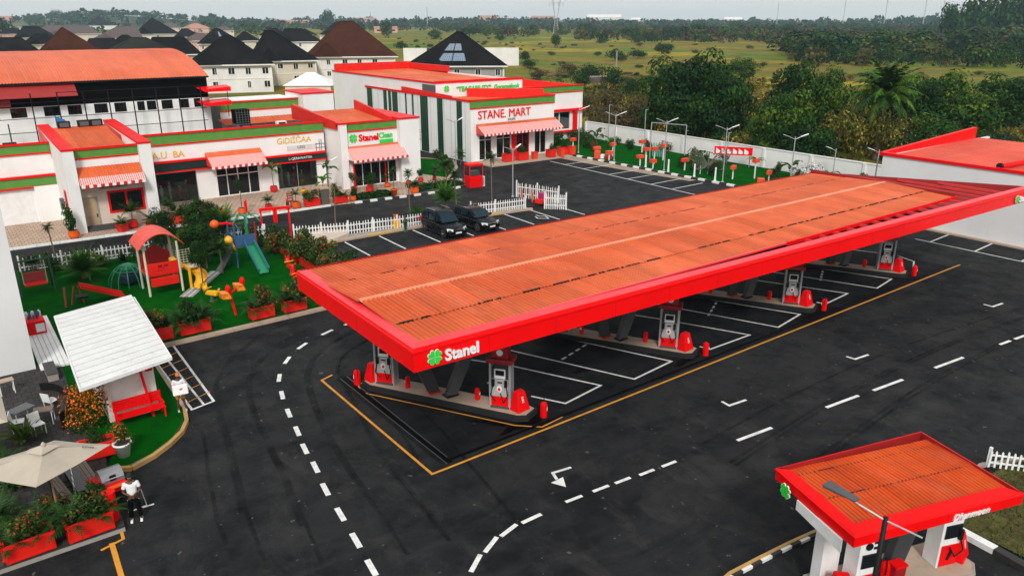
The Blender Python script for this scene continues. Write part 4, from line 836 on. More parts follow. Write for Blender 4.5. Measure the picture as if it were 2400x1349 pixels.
m_.box(3.9, 5.0, -.03, -.01, -.72, -.68); m_.box(3.9, 5.0, -.03, -.01, -.35, -.31); m_.build('skyline_mark', grey, s)
s = sign('Stanel Clean sign with clover and green bar above the striped awning', (32.95, 70.47, 4.35)); clover(s, .55, (.15, 0, .62), FACE_Y); lettering('Stanel', 1.0, red, s, (.75, 0, .28), FACE_Y, width=2.15, off=.03, ext=.04); lettering('Clean', 1.0, lime, s, (2.95, 0, .42), FACE_Y, width=1.5, off=.02, ext=.04, sy=.75); MB().box(3.0, 4.5, -.06, 0, -.12, .25).build('green_bar', lime, s)
s = sign('dark lettering on the pink wall above the red framed window', (10.0, 67.96, 3.35)); MB().box(-.15, 1.9, -.02, 0, -.1, .35).build('backing', mat('dull_plaque2', (.45, .36, .28), .6), s); lettering('NO: KODMARKET', .3, dark, s, (0, -.03, 0), FACE_Y, width=1.7, ext=.01, off=.006)
s = sign('pale lettering on the dark band left of the clean shop', (27.6, 73.62, 2.95)); lettering('L-QERAWATSIA', .3, whitep, s, (0, -.03, 0), FACE_Y, width=2.4, ext=.008)
# mannequins and display figures behind the glass
def mannequin(x, y, col, h, label):
    t = thing('mannequin', label, 'mannequin', (x, y, .11), 0, 'mannequins in the display windows')
    k = h/1.7; MB().lathe((0, 0, 0), [(0, 0), (.16, .02), (.12, .35*k), (.10, .8*k), (.16, .95*k), (.13, 1.15*k), (.20, 1.38*k), (.06, 1.46*k), (.05, 1.5*k)], 9, sy=.6).build('body', col, t, smooth=True); MB().lathe((0, 0, 1.5*k), [(.02, 0), (.09, .05), (.10, .14), (.05, .22), (0, .23)], 9).build('head', whitep, t, smooth=True)
wn = ['left', 'second', 'middle', 'fourth', 'right']
for i, x in enumerate((15.9, 16.7, 17.5, 18.2)): mannequin(x, 75.0+.3*(i % 2), [whitep, frost, red, dgreen][i], [1.5, 1.7, 1.3, 1.75][i], ['white', 'tall pale', 'short red', 'dark green'][i]+' mannequin behind the glass right of the second fin')
for i, x in enumerate((26.9, 27.3, 27.9, 28.6, 29.3)): mannequin(x, 74.9+.25*(i % 2), [whitep, frost, frost, red, gshow][i], [1.3, 2.1, 1.4, 1.9, 1.5][i], ['short white', 'tallest pale', 'pale grey', 'red', 'dark'][i]+' mannequin behind the glass under the gold letters')

# ================================================================== BARREL-ROOF HALL
HALL = thing('barrel_roof_hall', 'long white hall with salmon barrel roof and a dark open gallery behind the shops', 'building', (8, 90, 0))
holes = []
hx = [(-1, 1.6), (2.2, 5.3), (6.6, 7.9), (9.3, 10.6), (11.3, 12.6), (13.2, 14.4), (15.2, 16.3), (17.0, 18.1), (18.8, 19.9), (20.3, 21.4), (21.9, 22.6)]
hx = [(-4, -1), (0, 2.6), (3.4, 5.4), (6.3, 7.6), (9.0, 10.3), (11.0, 12.2), (13.3, 14.5), (15.1, 16.2), (17.2, 17.9), (18.1, 19.0), (19.5, 20.6), (21.2, 22.2), (22.7, 23.4)]
MB().wallY(-12, 24.3, 86, 0, 8.24, [(a, b, 7.3, 8.2) for a, b in hx]).build('wall', white, HALL, world=True)
MB().box(-12, 24.3, 86.3, 100, 7.0, 7.05).build('floor_slab', conc, HALL, world=True); MB().box(-12, 24.2, 88.5, 88.7, 7.1, 10.4).build('inner_wall', dark, HALL, world=True)
MB().box(24.1, 24.3, 86.2, 100, 0, 10.3).build('end_wall', mat('dark_cladding', (.03, .03, .03), .7), HALL, world=True)
MB().box(-12, 24.2, 86.02, 86.06, 8.245, 10.38).build('gallery_netting', mat('black_netting', (.004, .004, .004), .9, spec=.03), HALL, world=True)
for a, b in hx:
    f = MB().box(a, b, 86.14, 86.2, 7.3, 8.2).build('window', tglass, HALL, world=True); MB().box(a, b, 86.0, 86.13, 7.3, 7.36).box((a+b)/2-.03, (a+b)/2+.03, 86.0, 86.13, 7.36, 8.2).build('frame', black, f, world=True)
# barrel sheets
def barrel_mesh(W, mt):
    mb = MB(); prof = []; 
    for k in range(13): t = k/12; prof.append((85.7+27*t, 10.4+2.35*math.sin(math.pi*min(1, t))**.85))
    ribs = 5; xs = []
    for i in range(ribs): xs += [(W*i/ribs, 0), (W*(i+.6)/ribs, 0), (W*(i+.7)/ribs, .05), (W*(i+.9)/ribs, .05)]
    xs.append((W-.03, 0)); n = len(xs); vs = [(x, y-90, z+h) for y, z in prof for x, h in xs]
    mb.add(vs, [(j*n+i, j*n+i+1, (j+1)*n+i+1, (j+1)*n+i) for j in range(12) for i in range(n-1)]); return mb.mesh('barrel_roof_sheet', mt)
salm = mat('salmon_roof_sheet', (.66, .155, .075), .5, col2=(.58, .12, .055), dirt=.15, vs=.15, spec=.15, rand=.05, streak=.25)
bm_ = barrel_mesh(1.25, salm)
for i in range(29): link('barrel_roof_sheet', bm_, HALL, (-12+i*1.25-8+.15, 0, rv(0, .02)))
MB().box(-12, 24.4, 85.62, 85.72, 10.25, 10.42).build('eave_gutter', black, HALL, world=True)
MB().hexa([(-12, 84.6, 9.15), (11.9, 84.6, 9.15), (11.9, 85.98, 10.2), (-12, 85.98, 10.2), (-12, 84.6, 9.2), (11.9, 84.6, 9.2), (11.9, 85.98, 10.25), (-12, 85.98, 10.25)]).build('red_side_awning', mat('deep_red_sheet', (.30, .015, .012), .5, dirt=.2), HALL, world=True)
MB().box(-12, 6.4, 85.3, 85.95, 8.4, 9.0).build('red_lower_panel', mat('deep_red_sheet', (.30, .015, .012), .5, dirt=.2), HALL, world=True)
scf = thing('steel_grid_fence', 'black steel posts and rails standing in front of the barrel-roof hall', 'fence', (8, 84.2, 0))
for x in [5.8+2.15*i for i in range(9)]: MB().box(x-.05, x+.05, 84.15, 84.25, 0, 9.6 if x > 6 else 7).build('post', black, scf, world=True)
for z, a, b in ((6.1, -8, 23.4), (7.35, -8, 23.4), (8.75, 5, 23.4), (9.55, 10, 23.4)): MB().box(a, b, 84.10, 84.148, z, z+.06).build('rail', black, scf, world=True)
for x0, z0_, nm in ((23.5, 8.9, 'upper'), (23.4, 7.5, 'lower')):
    t = thing('red_side_canopy', f'{nm} small red canopy at the right end of the barrel-roof hall', 'canopy', (x0, 85.2, z0_)); MB().hexa([(0, -1, 0), (2.6, -1, 0), (2.6, .7, .1), (0, .7, .1), (-.5, -1, .25), (2.6, -1, .45), (2.6, .7, .55), (-.5, .7, .4)]).build('shell', redgloss, t); MB().bar((2.3, -.6, -1.2), (2.3, -.6, 0), .06).build('prop', black, t)
fl = thing('blue_flag', 'small blue flag on a pole behind the first red fin', 'flag', (9.2, 80.5, 6.9)); MB().tube((0, 0, 0), (0, 0, 1.0), .025).build('pole', black, fl); MB().hexa([(0, 0, .35), (.75, .05, .05), (.75, .08, .05), (0, .03, .35), (0, 0, .95), (.75, .05, .55), (.75, .08, .55), (0, .03, .95)]).build('cloth', mat('blue_cloth', (.03, .18, .45), .8), fl)
# annex behind the clean shop
AN = thing('white_annex', 'white flat-roofed annex with green band and orange lean-to between hall and mart', 'building', (32, 90, 0))
MB().box(26.4, 35.6, 90, 96, 0, 7.2).box(35.6, 39.4, 88.5, 94, 0, 7.75).build('wall', white, AN, world=True)
band(AN, 26.4, 35.55, 90, 6.2, 7.3); MB().box(35.5, 39.5, 88.4, 94.1, 7.75, 7.9).build('coping', red, AN, world=True)
sheets(AN, 26.0, 35.4, 87.2, 89.7, 5.0, 5.4, orange, 1.6, 4, base=(32, 90, 0)); MB().box(26.2, 35.3, 89.0, 89.1, 0, 4.95).build('lean_to_wall', white, AN, world=True)
tk = thing('black_tank', 'black square tank in a grid cage behind the shop roof', 'tank', (26.9, 84.5, 5.2)); MB().box(-.75, .75, -.7, .7, .3, 1.75).build('drum', blackm, tk); m_ = MB(); [m_.box(-.78, .78, -.73, -.702, z, z+.04) for z in (.45, .7, .95, 1.2, 1.45)]; [m_.box(x, x+.04, -.76, -.731, .35, 1.7) for x in (-.7, -.4, -.1, .2, .5)]; m_.build('cage', grey, tk); MB().box(-.8, .8, -.8, .8, -5.2, .3).build('stand', grey, tk)
gt_ = thing('dark_gate_wall', 'dark grey gate with thin red lines between the annex and the mart', 'gate', (44, 92, 0)); m_ = MB(); m_.box(-4.2, 2.5, -.1, .1, 0, 4.6); m_.build('panel', mat('gate_grey', (.035, .037, .04), .5), gt_); MB().box(-4.2, 2.5, -.12, -.102, 3.1, 3.25).box(-4.2, 2.5, -.12, -.102, 3.9, 3.98).build('red_line', red, gt_)
for dx in (-4.3, 2.4): MB().box(dx, dx+.2, -.15, .15, 0, 4.8).build('post', grey, gt_)

# ================================================================== MART
MART = thing('mart_building', 'white mart with dark green wall strips, red copings, orange roofs and striped awning', 'building', (56, 80, 0))
mh = [(51.4, 53.3, .16, 3.15), (53.9, 56.1, .16, 3.15), (56.9, 58.9, .16, 3.15), (59.7, 61.6, .16, 3.15)]
MB().wallY(50.3, 62.8, 75.5, 0, 7.0, mh).wallY(75.75, 102, 50.3, 0, 7.0, ax='X').box(62.55, 62.8, 75.75, 84, 0, 7.0).build('wall', white, MART, world=True)
room(MART, 50.9, 62.5, 75.8, 80, .15, 4)
for i, (a, b, c, d) in enumerate(mh): window(MART, a, b, 75.55, c, d, 2, 1, whitep if i != 2 else red, .10, None, 'shopfront', rows=[.8] if i in (0, 1) else None)
MB().box(56.2, 56.8, 75.35, 75.5, .15, 3.2).build('red_jamb', red, MART, world=True)
band(MART, 50.2, 62.85, 75.5, 6.2, 7.25)
MB().box(50.2, 50.42, 75.4, 102, 7.0, 7.22).box(62.5, 62.85, 75.5, 84, 7.0, 7.22).build('coping', red, MART, world=True)
awning(MART, 51.0, 62.9, 75.4, 4.45, 1.7, 3.45, topfrac=.25)
for px0, px1, yy in [(862, 873, 240), (900, 907, 240), (911, 917, 240), (920, 932, 240), (986, 1003, 260), (1026, 1038, 270), (1071, 1083, 280), (951, 954, 260), (967, 970, 260)]:
    y0, y1 = onX(px1, yy, 50.29)[0], onX(px0, yy, 50.29)[0]; MB().box(50.25, 50.292, y0, y1, .1, 6.95).build('green_strip', dgreen, MART, world=True)
for i, y in enumerate([76.6+1.55*k for k in range(16)]): MB().box(50.27, 50.296, y-.02, y+.02, .1, 6.95).build('panel_joint', lgrey, MART, world=True)
sheets(MART, 50.5, 62.4, 76, 84, 6.55, 6.75, orange, 1.5, 4, base=(56, 80, 0)); MB().prism([(55, 83.2), (62.5, 77.2), (62.5, 77.5), (55.2, 83.6)], 6.7, 7.8).build('red_parapet', redpot, MART, world=True)
MB().prism([(50.5, 92), (50.9, 80.5), (51.1, 80.5), (50.8, 92)], 6.6, [7.7, 7.3, 7.3, 7.7]).build('red_parapet', redpot, MART, world=True)
# upper block
MB().wallY(50.9, 64.3, 84, 5.5, 8.5).wallY(84.25, 114, 50.9, 0, 8.5, ax='X').box(64.0, 64.3, 84.25, 114, 0, 8.5).box(51.15, 64, 113.7, 114, 0, 8.5).build('upper_wall', white, MART, world=True)
MB().wallY(84.0, 87.2, 50.86, 7.3, 8.3, ax='X', th=.03).build('grey_panel', grey, MART, world=True)
MB().box(50.8, 64.4, 83.9, 84.1, 8.5, 8.78).box(50.8, 51.2, 84.1, 114, 8.5, 8.68).build('coping', red, MART, world=True); MB().box(51.2, 64.3, 113.6, 114, 8.5, 9.6).box(64.0, 64.35, 102, 114, 8.2, 9.4).build('red_parapet', redpot, MART, world=True)
sheets(MART, 51.2, 64, 84.3, 113.6, 8.15, 8.45, orange, 1.6, 4, base=(56, 80, 0))
# right wing
MB().wallY(64.3, 74.2, 83, 0, 7.3, [(68.1, 71.9, 1.5, 3.9)]).box(62.81, 64.3, 83.0, 83.9, 0, 7.3).box(74.0, 74.2, 83.25, 96, 0, 7.3).build('wing_wall', white, MART, world=True)
band(MART, 62.9, 74.25, 83, 6.5, 7.5); room(MART, 66, 73, 83.3, 87, 1, 5, mat('teal_room', (.05, .10, .10), .8)); window(MART, 68.0, 72.0, 83.0, 1.4, 4.0, 2, 1, whitep, .16, glass, 'wing_window')
MB().box(67.7, 74.4, 82.5, 82.95, 4.0, 4.3).box(72.4, 72.9, 82.5, 82.95, 1.4, 4.0).box(67.8, 73, 82.6, 82.95, 1.1, 1.35).build('window_surround', red, MART, world=True)
sheets(MART, 64.5, 73.9, 83.3, 95.8, 6.8, 7.0, redroof, 1.5, 4, base=(56, 80, 0)); MB().prism([(66.5, 92.4), (73.9, 83.6), (74.2, 83.6), (66.7, 92.8)], 6.9, [8.3, 7.3, 7.3, 8.3]).build('red_parapet', redpot, MART, world=True)
s = sign('large red letters reading STANE. MART above the striped awning', (51.3, 75.44, 5.0)); lettering('STANE. MART', 1.3, red, s, (0, 0, 0), FACE_Y, width=7.7, off=0, ext=.05, sy=1.05); lettering('SHOPS', .4, grey, s, (4.3, 0, -.42), FACE_Y, width=1.1, ext=.02, off=-.004)
s = sign('green script lettering with clover on the white upper wall of the mart', (51.9, 83.9, 7.35)); clover(s, .5, (.5, 0, .5), FACE_Y); lettering('\u201cTEACABILITY\u201d  Goramefook', .9, lime, s, (1.9, 0, .12), FACE_Y, width=9.9, off=.012, ext=.04, shear=.1)
# perimeter wall
PW = thing('perimeter_wall', 'long white boundary wall behind the green garden on the right', 'wall', (75, 60, 0))
y = 83.0
while y > 6: MB().box(75, 75.22, y-6.0, y-.03, -.1, 2.25).build('wall_panel', white, PW, world=True); MB().box(74.94, 75.28, y-6.0, y-.01, 2.25, 2.33).build('coping', whitep, PW, world=True); MB().box(74.88, 75.0, y-.15, y+.15, -.1, 2.3).build('pilaster', whitep, PW, world=True); y -= 6.0
# right building with red roof
RB = thing('red_roof_store', 'white building with red ribbed roof and a tall red parapet on the right edge', 'building', (70, 25, 0))
MB().wallY(-5, 33, 63, 0, 5.35, ax='X').box(63.25, 82, 32.75, 33, 0, 5.3).build('wall', mat('greyish_white_render', (.72, .72, .72), .75, col2=(.66, .66, .66), dirt=.08, vs=.3, bump=.15), RB, world=True)
MB().box(62.9, 63.3, -5, 33.05, 5.35, 5.58).build('coping', red, RB, world=True)
for k in range(24): y = 31.2-k*1.5; ms_ = corr_mesh('roof_sheet', 1.49, 16, redroof, 4, .05, 5.40, 5.30) if k == 0 else ms_; link('roof_sheet', ms_, RB, (63.3+16-70+.0, y-25+.0, 0), rz=math.pi/2)
MB().prism([(63.0, 33.0), (79.5, 33.0), (79.5, 33.35), (63.0, 33.35)], 5.3, [5.58, 6.35, 6.35, 5.58]).build('red_parapet', red, RB, world=True)
MB().tube((63.5, 24.2, 5.65), (79, 22.5, 5.75), .22, n=10).build('ridge_pipe', red, RB, world=True); MB().tube((63.3, 24.25, 5.65), (63.5, 24.2, 5.65), .25, n=10).build('pipe_end', black, RB, world=True)
# tall white wall far left
TW = thing('white_tower_block', 'tall plain white rendered block at the left edge of the photograph', 'building', (-2, 42, 0)); MB().box(-6, 1.85, 40.7, 46, .17, 13).build('wall', mat('tower_white', (.66, .66, .66), .8, col2=(.60, .60, .60), dirt=.12, vs=.25, bump=.2), TW, world=True); MB().box(-6, 1.87, 40.68, 46, 13, 13.2).build('coping', whitep, TW, world=True)
# kiosk
KI = thing('white_kiosk', 'small white kiosk with a tilted white corrugated roof on the green turf', 'kiosk', (4.6, 35.5, .13))
MB().wallY(3.65, 5.6, 32.9, .13, 2.75).box(5.42, 5.6, 33.15, 38.3, .13, 2.6).box(3.65, 3.8, 33.15, 38.3, .13, 2.6).box(3.8, 5.42, 38.1, 38.3, .13, 2.6).build('wall', mat('kiosk_cream', (.82, .77, .73), .6, dirt=.08), KI, world=True)
kq = [gp(187, 912, 2.75), gp(402, 838, 2.75), gp(315, 700, 2.75), gp(128, 745, 2.75)]; k0 = Vector((*kq[0], 0)); kx = Vector((*kq[1], 0))-k0; ky = Vector((*kq[3], 0))-k0
kroof = mat('white_roof_sheet', (.68, .68, .67), .5, col2=(.60, .60, .59), dirt=.35, vs=.9); NS = 15
for i in range(NS): # sheets run along x, ribs across
    m_ = MB(); a = k0+ky*(i/NS); b = k0+ky*((i+1)/NS+.004); d_ = b-a; z = 2.72+.12*i/NS
    pr = [(0, .02), (.03, .03), (.24, .03), (.30, .0), (.36, .025), (.56, .025), (.62, 0), (.68, .025), (.90, .025), (.96, .005), (1, .022)]; vs = []
    for t, h in pr: p = a+d_*t; vs += [(p.x, p.y, z+h), (p.x+kx.x, p.y+kx.y, z+h+.02)]
    m_.add(vs, [(2*j, 2*j+1, 2*j+3, 2*j+2) for j in range(len(pr)-1)]); m_.build('roof_sheet', kroof, KI, world=True)
m_ = MB()
for (a, b) in ((0, 1), (1, 2), (2, 3), (3, 0)): m_.bar((*kq[a], 2.72+.06*(a in (2, 3))+.0), (*kq[b], 2.72+.06*(b in (2, 3))), .05, .14)
m_.build('roof_edge', whitep, KI, world=True)
MB().box(3.72, 3.84, 32.82, 32.9, .13, 2.7).build('corner_trim', cream, KI, world=True)
bn = thing('red_bench', 'red slatted bench against the front wall of the white kiosk', 'bench', (4.75, 32.35, .13), .04)
for i in range(5): MB().box(-.95, .95, -.30+i*.11, -.22+i*.11, .42, .46).build('seat_slat', red, bn)
for i in range(5): MB().box(-.95, .95, .30, .34, .52+i*.10, .60+i*.10).build('back_slat', red, bn)
for sx in (-.9, .9):
    for yy in (-.26, .28): MB().tube((sx, yy, 0), (sx, yy, .44 if yy < 0 else .98), .035).build('leg', red, bn)
    MB().bar((sx, -.3, .66), (sx, .3, .66), .05).build('armrest', red, bn)
MB().lathe((0, 0, 0), [(.05, 0), (.05, .02)], 6)
rp = thing('red_sign_post', 'red leaning post with a small red box beside the kiosk wall', 'post', (5.15, 32.55, .13)); MB().tube((.1, -.1, 0), (-.12, .2, 2.35), .055).build('pole', red, rp); MB().box(.1, .38, .12, .3, 1.95, 2.35).build('box', red, rp, bevel=.03); MB().lathe((-.13, .2, 2.35), [(.0, 0), (.09, .02), (.09, .1), (0, .14)], 10).build('cap', red, rp)
# white ribbed strip and cooler next to the tower block
wl = thing('white_ribbed_ramp', 'narrow white ribbed sheet lying on the turf beside the white tower block', 'ramp', (2.75, 44.5, .14), 0)
for i in range(6): MB().box(-.75+i*.21, -.56+i*.21, -4.2, 3.8, 0, .10).build('board', whitep, wl)
ck = thing('drinks_cooler', 'red and white cooler with bottles in its open top beside the white tower block', 'cooler', (2.5, 45.9, .24)); MB().box(-.42, .42, -.55, .35, 0, .72).build('body', red, ck, bevel=.04); MB().box(-.05, .36, -.57, -.552, .12, .58).build('label', whitep, ck); MB().box(-.40, .40, .35, .75, 0, .55).build('rear_tray', redpot, ck, bevel=.03)
b = MB(); [b.lathe((rv(-.3, .3), rv(-.1, .6), .6), [(.0, 0), (.05, 0), (.05, .28), (.02, .36), (0, .38)], 7) for _ in range(12)]; b.build('bottles', mat('blue_bottle', (.05, .09, .2), .3), ck); b = MB(); [b.lathe((-.3+.3*i, .82, .3), [(0, 0), (.09, 0), (.09, .5), (.05, .6), (0, .62)], 8) for i in range(3)]; b.build('cups', whitep, ck)
# ================================================================== HOUSES BEHIND
FH = Vector((math.cos(HEAD), math.sin(HEAD), 0)); RH = Vector((math.sin(HEAD), -math.cos(HEAD), 0))
rblk = mat('black_shingle', (.0085, .0085, .0095), .85, col2=(.015, .0145, .015), vs=.25, bump=.8, bs=3, spec=.02, rand=.25); rbrn = mat('brown_shingle', (.060, .022, .013), .85, col2=(.040, .014, .009), vs=.3, bump=.6, bs=4, spec=.05)
rolv = mat('olive_shingle', (.026, .028, .024), .85, col2=(.014, .014, .013), vs=.1, bump=.5, bs=3, spec=.05); rpur = mat('faded_brown_roof', (.09, .065, .062), .8); rsal = mat('pink_clay_roof', (.42, .20, .14), .8); rgrn = mat('moss_roof', (.10, .11, .06), .8)
wcre = mat('house_cream', (.62, .54, .42), .8, dirt=.15, vs=.2); wgry = mat('house_grey', (.30, .29, .28), .8, dirt=.1, vs=.2); wwht = mat('house_white', (.74, .72, .68), .8, dirt=.1, vs=.2); wpnk = mat('house_pink', (.60, .34, .26), .8)
winm = mat('house_window', (.015, .018, .02), .15)
def house(xl, xr, ye, xa, ya, ze, label, roof=rblk, wall=wcre, ridge=0.0, rot=None, win=4, solar=None, group=None, storeys=2, detail=True, dep=.85):
    """hip-roofed house: eave line from xl to xr at photo row ye, apex at (xa, ya)"""
    c = ray((xl+xr)/2, ye); t = (ze-CAMH)/c.z; p = c*t; dist = math.hypot(p.x, p.y); depth_f = p.dot(FW) if False else (FW.dot(Vector((p.x, p.y, ze-CAMH))))
    Wd = (xr-xl)/FPX*depth_f; dp = Wd*dep; rz = math.atan2(FH.y, FH.x)-math.pi/2+(rot if rot is not None else 0)
    view = Vector((p.x, p.y, 0)).normalized(); cen = Vector((p.x, p.y, 0))+view*dp/2
    az_ = math.atan2(view.y, view.x)-math.pi/2+(rot or 0)
    # apex height
    za = CAMH + (ray(xa, ya).z)*((dist+dp/2)/math.hypot(ray(xa, ya).x, ray(xa, ya).y)); za = max(za, ze+1.2)
    h = thing('house', label, 'house', (cen.x, cen.y, 0), az_, group)
    o = .5; hw, hd = Wd/2, dp/2; ww, wd = hw-.7, hd-.7
    hs_ = [(-ww+1.6+i*(2*ww-3.2)/max(1, win-1)-.6, -ww+1.6+i*(2*ww-3.2)/max(1, win-1)+.6) for i in range(win)] if win else []
    W_ = MB(); hl = []
    if detail:
        for s in range(storeys): hl += [(a+rv(0, .35), b-rv(-.3, .3), ze-2.1-s*3.0+rv(-.1, .25)*(i % 2), ze-.75-s*3.0) for i, (a, b) in enumerate(hs_) if random.random() > .22]
    W_.wallY(-ww, ww, -wd, -.3, ze, hl); W_.box(-ww, -ww+.25, -wd+.25, wd, -.3, ze).box(ww-.25, ww, -wd+.25, wd, -.3, ze).box(-ww+.25, ww-.25, wd-.25, wd, -.3, ze); wob = W_.build('wall', wall, h)
    for a, b, c0, c1 in hl:
        f = MB().box(a-.12, a, -wd-.06, -wd+.15, c0-.12, c1+.12).box(b, b+.12, -wd-.06, -wd+.15, c0-.12, c1+.12).box(a, b, -wd-.06, -wd+.15, c1, c1+.12).box(a, b, -wd-.06, -wd+.15, c0-.12, c0).box((a+b)/2-.04, (a+b)/2+.04, -wd-.02, -wd+.12, c0, c1).build('window', wwht, h); MB().box(a, b, -wd+.05, -wd+.1, c0, c1).build('pane', winm, f)
    if detail:
        for sx in (-ww+.05, ww-.35, -ww*.35): MB().box(sx, sx+.3, -wd-.16, -wd-.002, -.3, ze-.1).build('pilaster', wwht, h)
        MB().box(-ww-.1, ww+.1, -wd-.08, -wd-.005, ze-3.25, ze-3.05).build('string_course', wwht, h)
    R = MB(); rg = ridge*Wd/2; offx = ((xa-(xl+xr)/2)/FPX*depth_f)*1.0
    e = [(-hw, -hd, ze), (hw, -hd, ze), (hw, hd, ze), (-hw, hd, ze)]; a = (offx-rg, 0, za); b = (offx+rg, 0, za)
    zm = (ze+za)/2; 
    if rg < .05:
        R.face([e[0], e[1], a]); R.face([e[1], e[2], a]); R.face([e[2], e[3], a]); R.face([e[3], e[0], a])
    else:
        R.face([e[0], e[1], b, a]); R.face([e[1], e[2], b]); R.face([e[2], e[3], a, b]); R.face([e[3], e[0], a])
    R.face(e[::-1]); rf = R.build('roof', roof, h)
    hp = MB()
    for c_ in e[:2]: hp.bar((c_[0], c_[1], c_[2]+.03), ((b if c_[0] > 0 else a)[0], 0, za+.03), .22, .10)
    if rg > .05: hp.bar((a[0], 0, za+.04), (b[0], 0, za+.04), .25, .10)
    hp.build('ridge_tiles', roof, rf)
    MB().box(-hw-.02, hw+.02, -hd-.08, -hd+.0, ze-.28, ze+.02).build('gutter_board', wwht if detail else wall, h)
    if detail: # small front gable dormer
        gx = -ww*.55; R2 = MB(); s_ = Wd*.16; zt = ze+(za-ze)*.42; yb = -hd+hd*.45
        R2.face([(gx-s_, -hd-.3, ze+.05), (gx, -hd-.1, zt), (gx, yb, zt)]).face([(gx+s_, -hd-.3, ze+.05), (gx, yb, zt), (gx, -hd-.1, zt)]).face([(gx-s_, -hd-.3, ze+.05), (gx+s_, -hd-.3, ze+.05), (gx, -hd-.1, zt)]); R2.build('dormer_roof', roof, h)
    if solar:
        n = Vector((0, -(za-ze), -hd)); 
        for (u0, v0, u1, v1) in solar:
            P = lambda u, v: Vector((u*hw*(1-v)+offx*v, -hd*(1-v), ze+(za-ze)*v+.18)); q = [P(u0, v0), P(u1, v0), P(u1+.0, v1), P(u0, v1)]
            fr_ = MB().face(q).build('solar_panel', mat('solar_glass', (.10, .16, .24), .2, col2=(.16, .22, .30), spec=.6), h); g = MB()
            for i in range(1, 6): g.bar(q[0].lerp(q[1], i/6)+Vector((0, 0, .02)), q[3].lerp(q[2], i/6)+Vector((0, 0, .02)), .05, .02)
            for i in range(4): g.bar(q[0].lerp(q[3], i/3)+Vector((0, 0, .02)), q[1].lerp(q[2], i/3)+Vector((0, 0, .02)), .05, .02)
            g.build('panel_grid', lgrey, fr_)
    return h
house(715, 932, 133, 818, 50, 6.6, 'two-storey house with large brown pyramid roof and cream walls left of the grey house', rbrn, wwht, ridge=.14, win=6)
house(950, 1190, 155, 1078, 75, 6.0, 'grey house with black roof carrying solar panels behind the mart', rblk, wgry, ridge=.05, win=5, solar=[(-.42, .12, -.12, .34), (-.10, .12, .20, .34), (-.45, .42, -.15, .62), (-.12, .42, .15, .62)])
house(440, 640, 152, 540, 84, 6.2, 'cream house with wide black roof just right of the barrel-roof hall', rblk, wwht, ridge=.1, win=5)
house(588, 738, 143, 637, 72, 6.0, 'cream house with black stepped roof left of the big brown roof', rblk, wcre, ridge=.12, win=4, rot=.15)
house(85, 258, 138, 160, 64, 6.8, 'house with a steep brown pyramid roof above the salmon barrel roof', rbrn, wcre, 0, win=0)
house(-60, 100, 135, 25, 88, 6.2, 'black-roofed house at the far left edge above the barrel roof', rblk, wcre, .35, win=0)
house(245, 412, 130, 330, 88, 6.2, 'house with weathered olive-grey roof behind the barrel roof', rolv, wcre, .2, win=0, rot=.1)
house(195, 300, 128, 245, 90, 6.0, 'low black roof between the brown pyramid and the olive-grey roof', rblk, wcre, .5, win=0)
house(345, 470, 128, 400, 87, 6.0, 'black roof with grey hip line right of the olive-grey roof', rblk, wcre, .55, win=0)
house(318, 420, 80, 362, 42, 6.4, 'tall black pyramid roof with cream walls in the middle of the estate', rblk, wcre, .0, win=3, storeys=1)
house(204, 272, 60, 233, 39, 6.2, 'black pyramid roof with white gable wall far behind the brown pyramid', rblk, wwht, 0, win=2, storeys=1)
house(410, 472, 87, 436, 67, 5.6, 'small cream house with dark roof right of the tall black pyramid', rblk, wcre, .2, win=3, storeys=1)
house(465, 572, 103, 512, 67, 6.0, 'dark roof with a pale blue skylight patch', rblk, wcre, .1, win=2, solar=[(.0, .45, .22, .75)])
house(650, 755, 98, 690, 67, 5.8, 'black double roof behind the stepped black roof', rblk, wwht, .35, win=3, storeys=1)
house(748, 850, 82, 795, 51, 6.0, 'black roof half hidden by the big brown roof', rblk, wcre, .1, win=0)
house(40, 130, 88, 78, 61, 5.6, 'curved dark roof left of the purple-grey roofs', rblk, wcre, .3, win=2, storeys=1)
house(108, 232, 80, 160, 59, 5.6, 'long purple-grey roof behind the brown pyramid', rpur, wcre, .7, win=3, storeys=1)
house(225, 330, 90, 300, 62, 5.4, 'dark brown low roof left of the tall black pyramid', rpur, wcre, .4, win=2, storeys=1)
house(55, 112, 50, 87, 31, 5.6, 'distant brown roof with pinkish walls at the left', rpur, wpnk, .1, win=2, storeys=1, detail=False)
house(18, 72, 63, 45, 53, 4.6, 'low moss-coloured roof with small windows at the left', rgrn, wcre, .4, win=3, storeys=1)
house(148, 205, 56, 170, 38, 5.6, 'faded brown distant roof beside a round tree', rpur, wpnk, .2, win=0, detail=False)
house(-10, 52, 56, 15, 38, 5.4, 'pink clay roof at the far left near the skyline', rsal, wpnk, .5, win=0, detail=False)
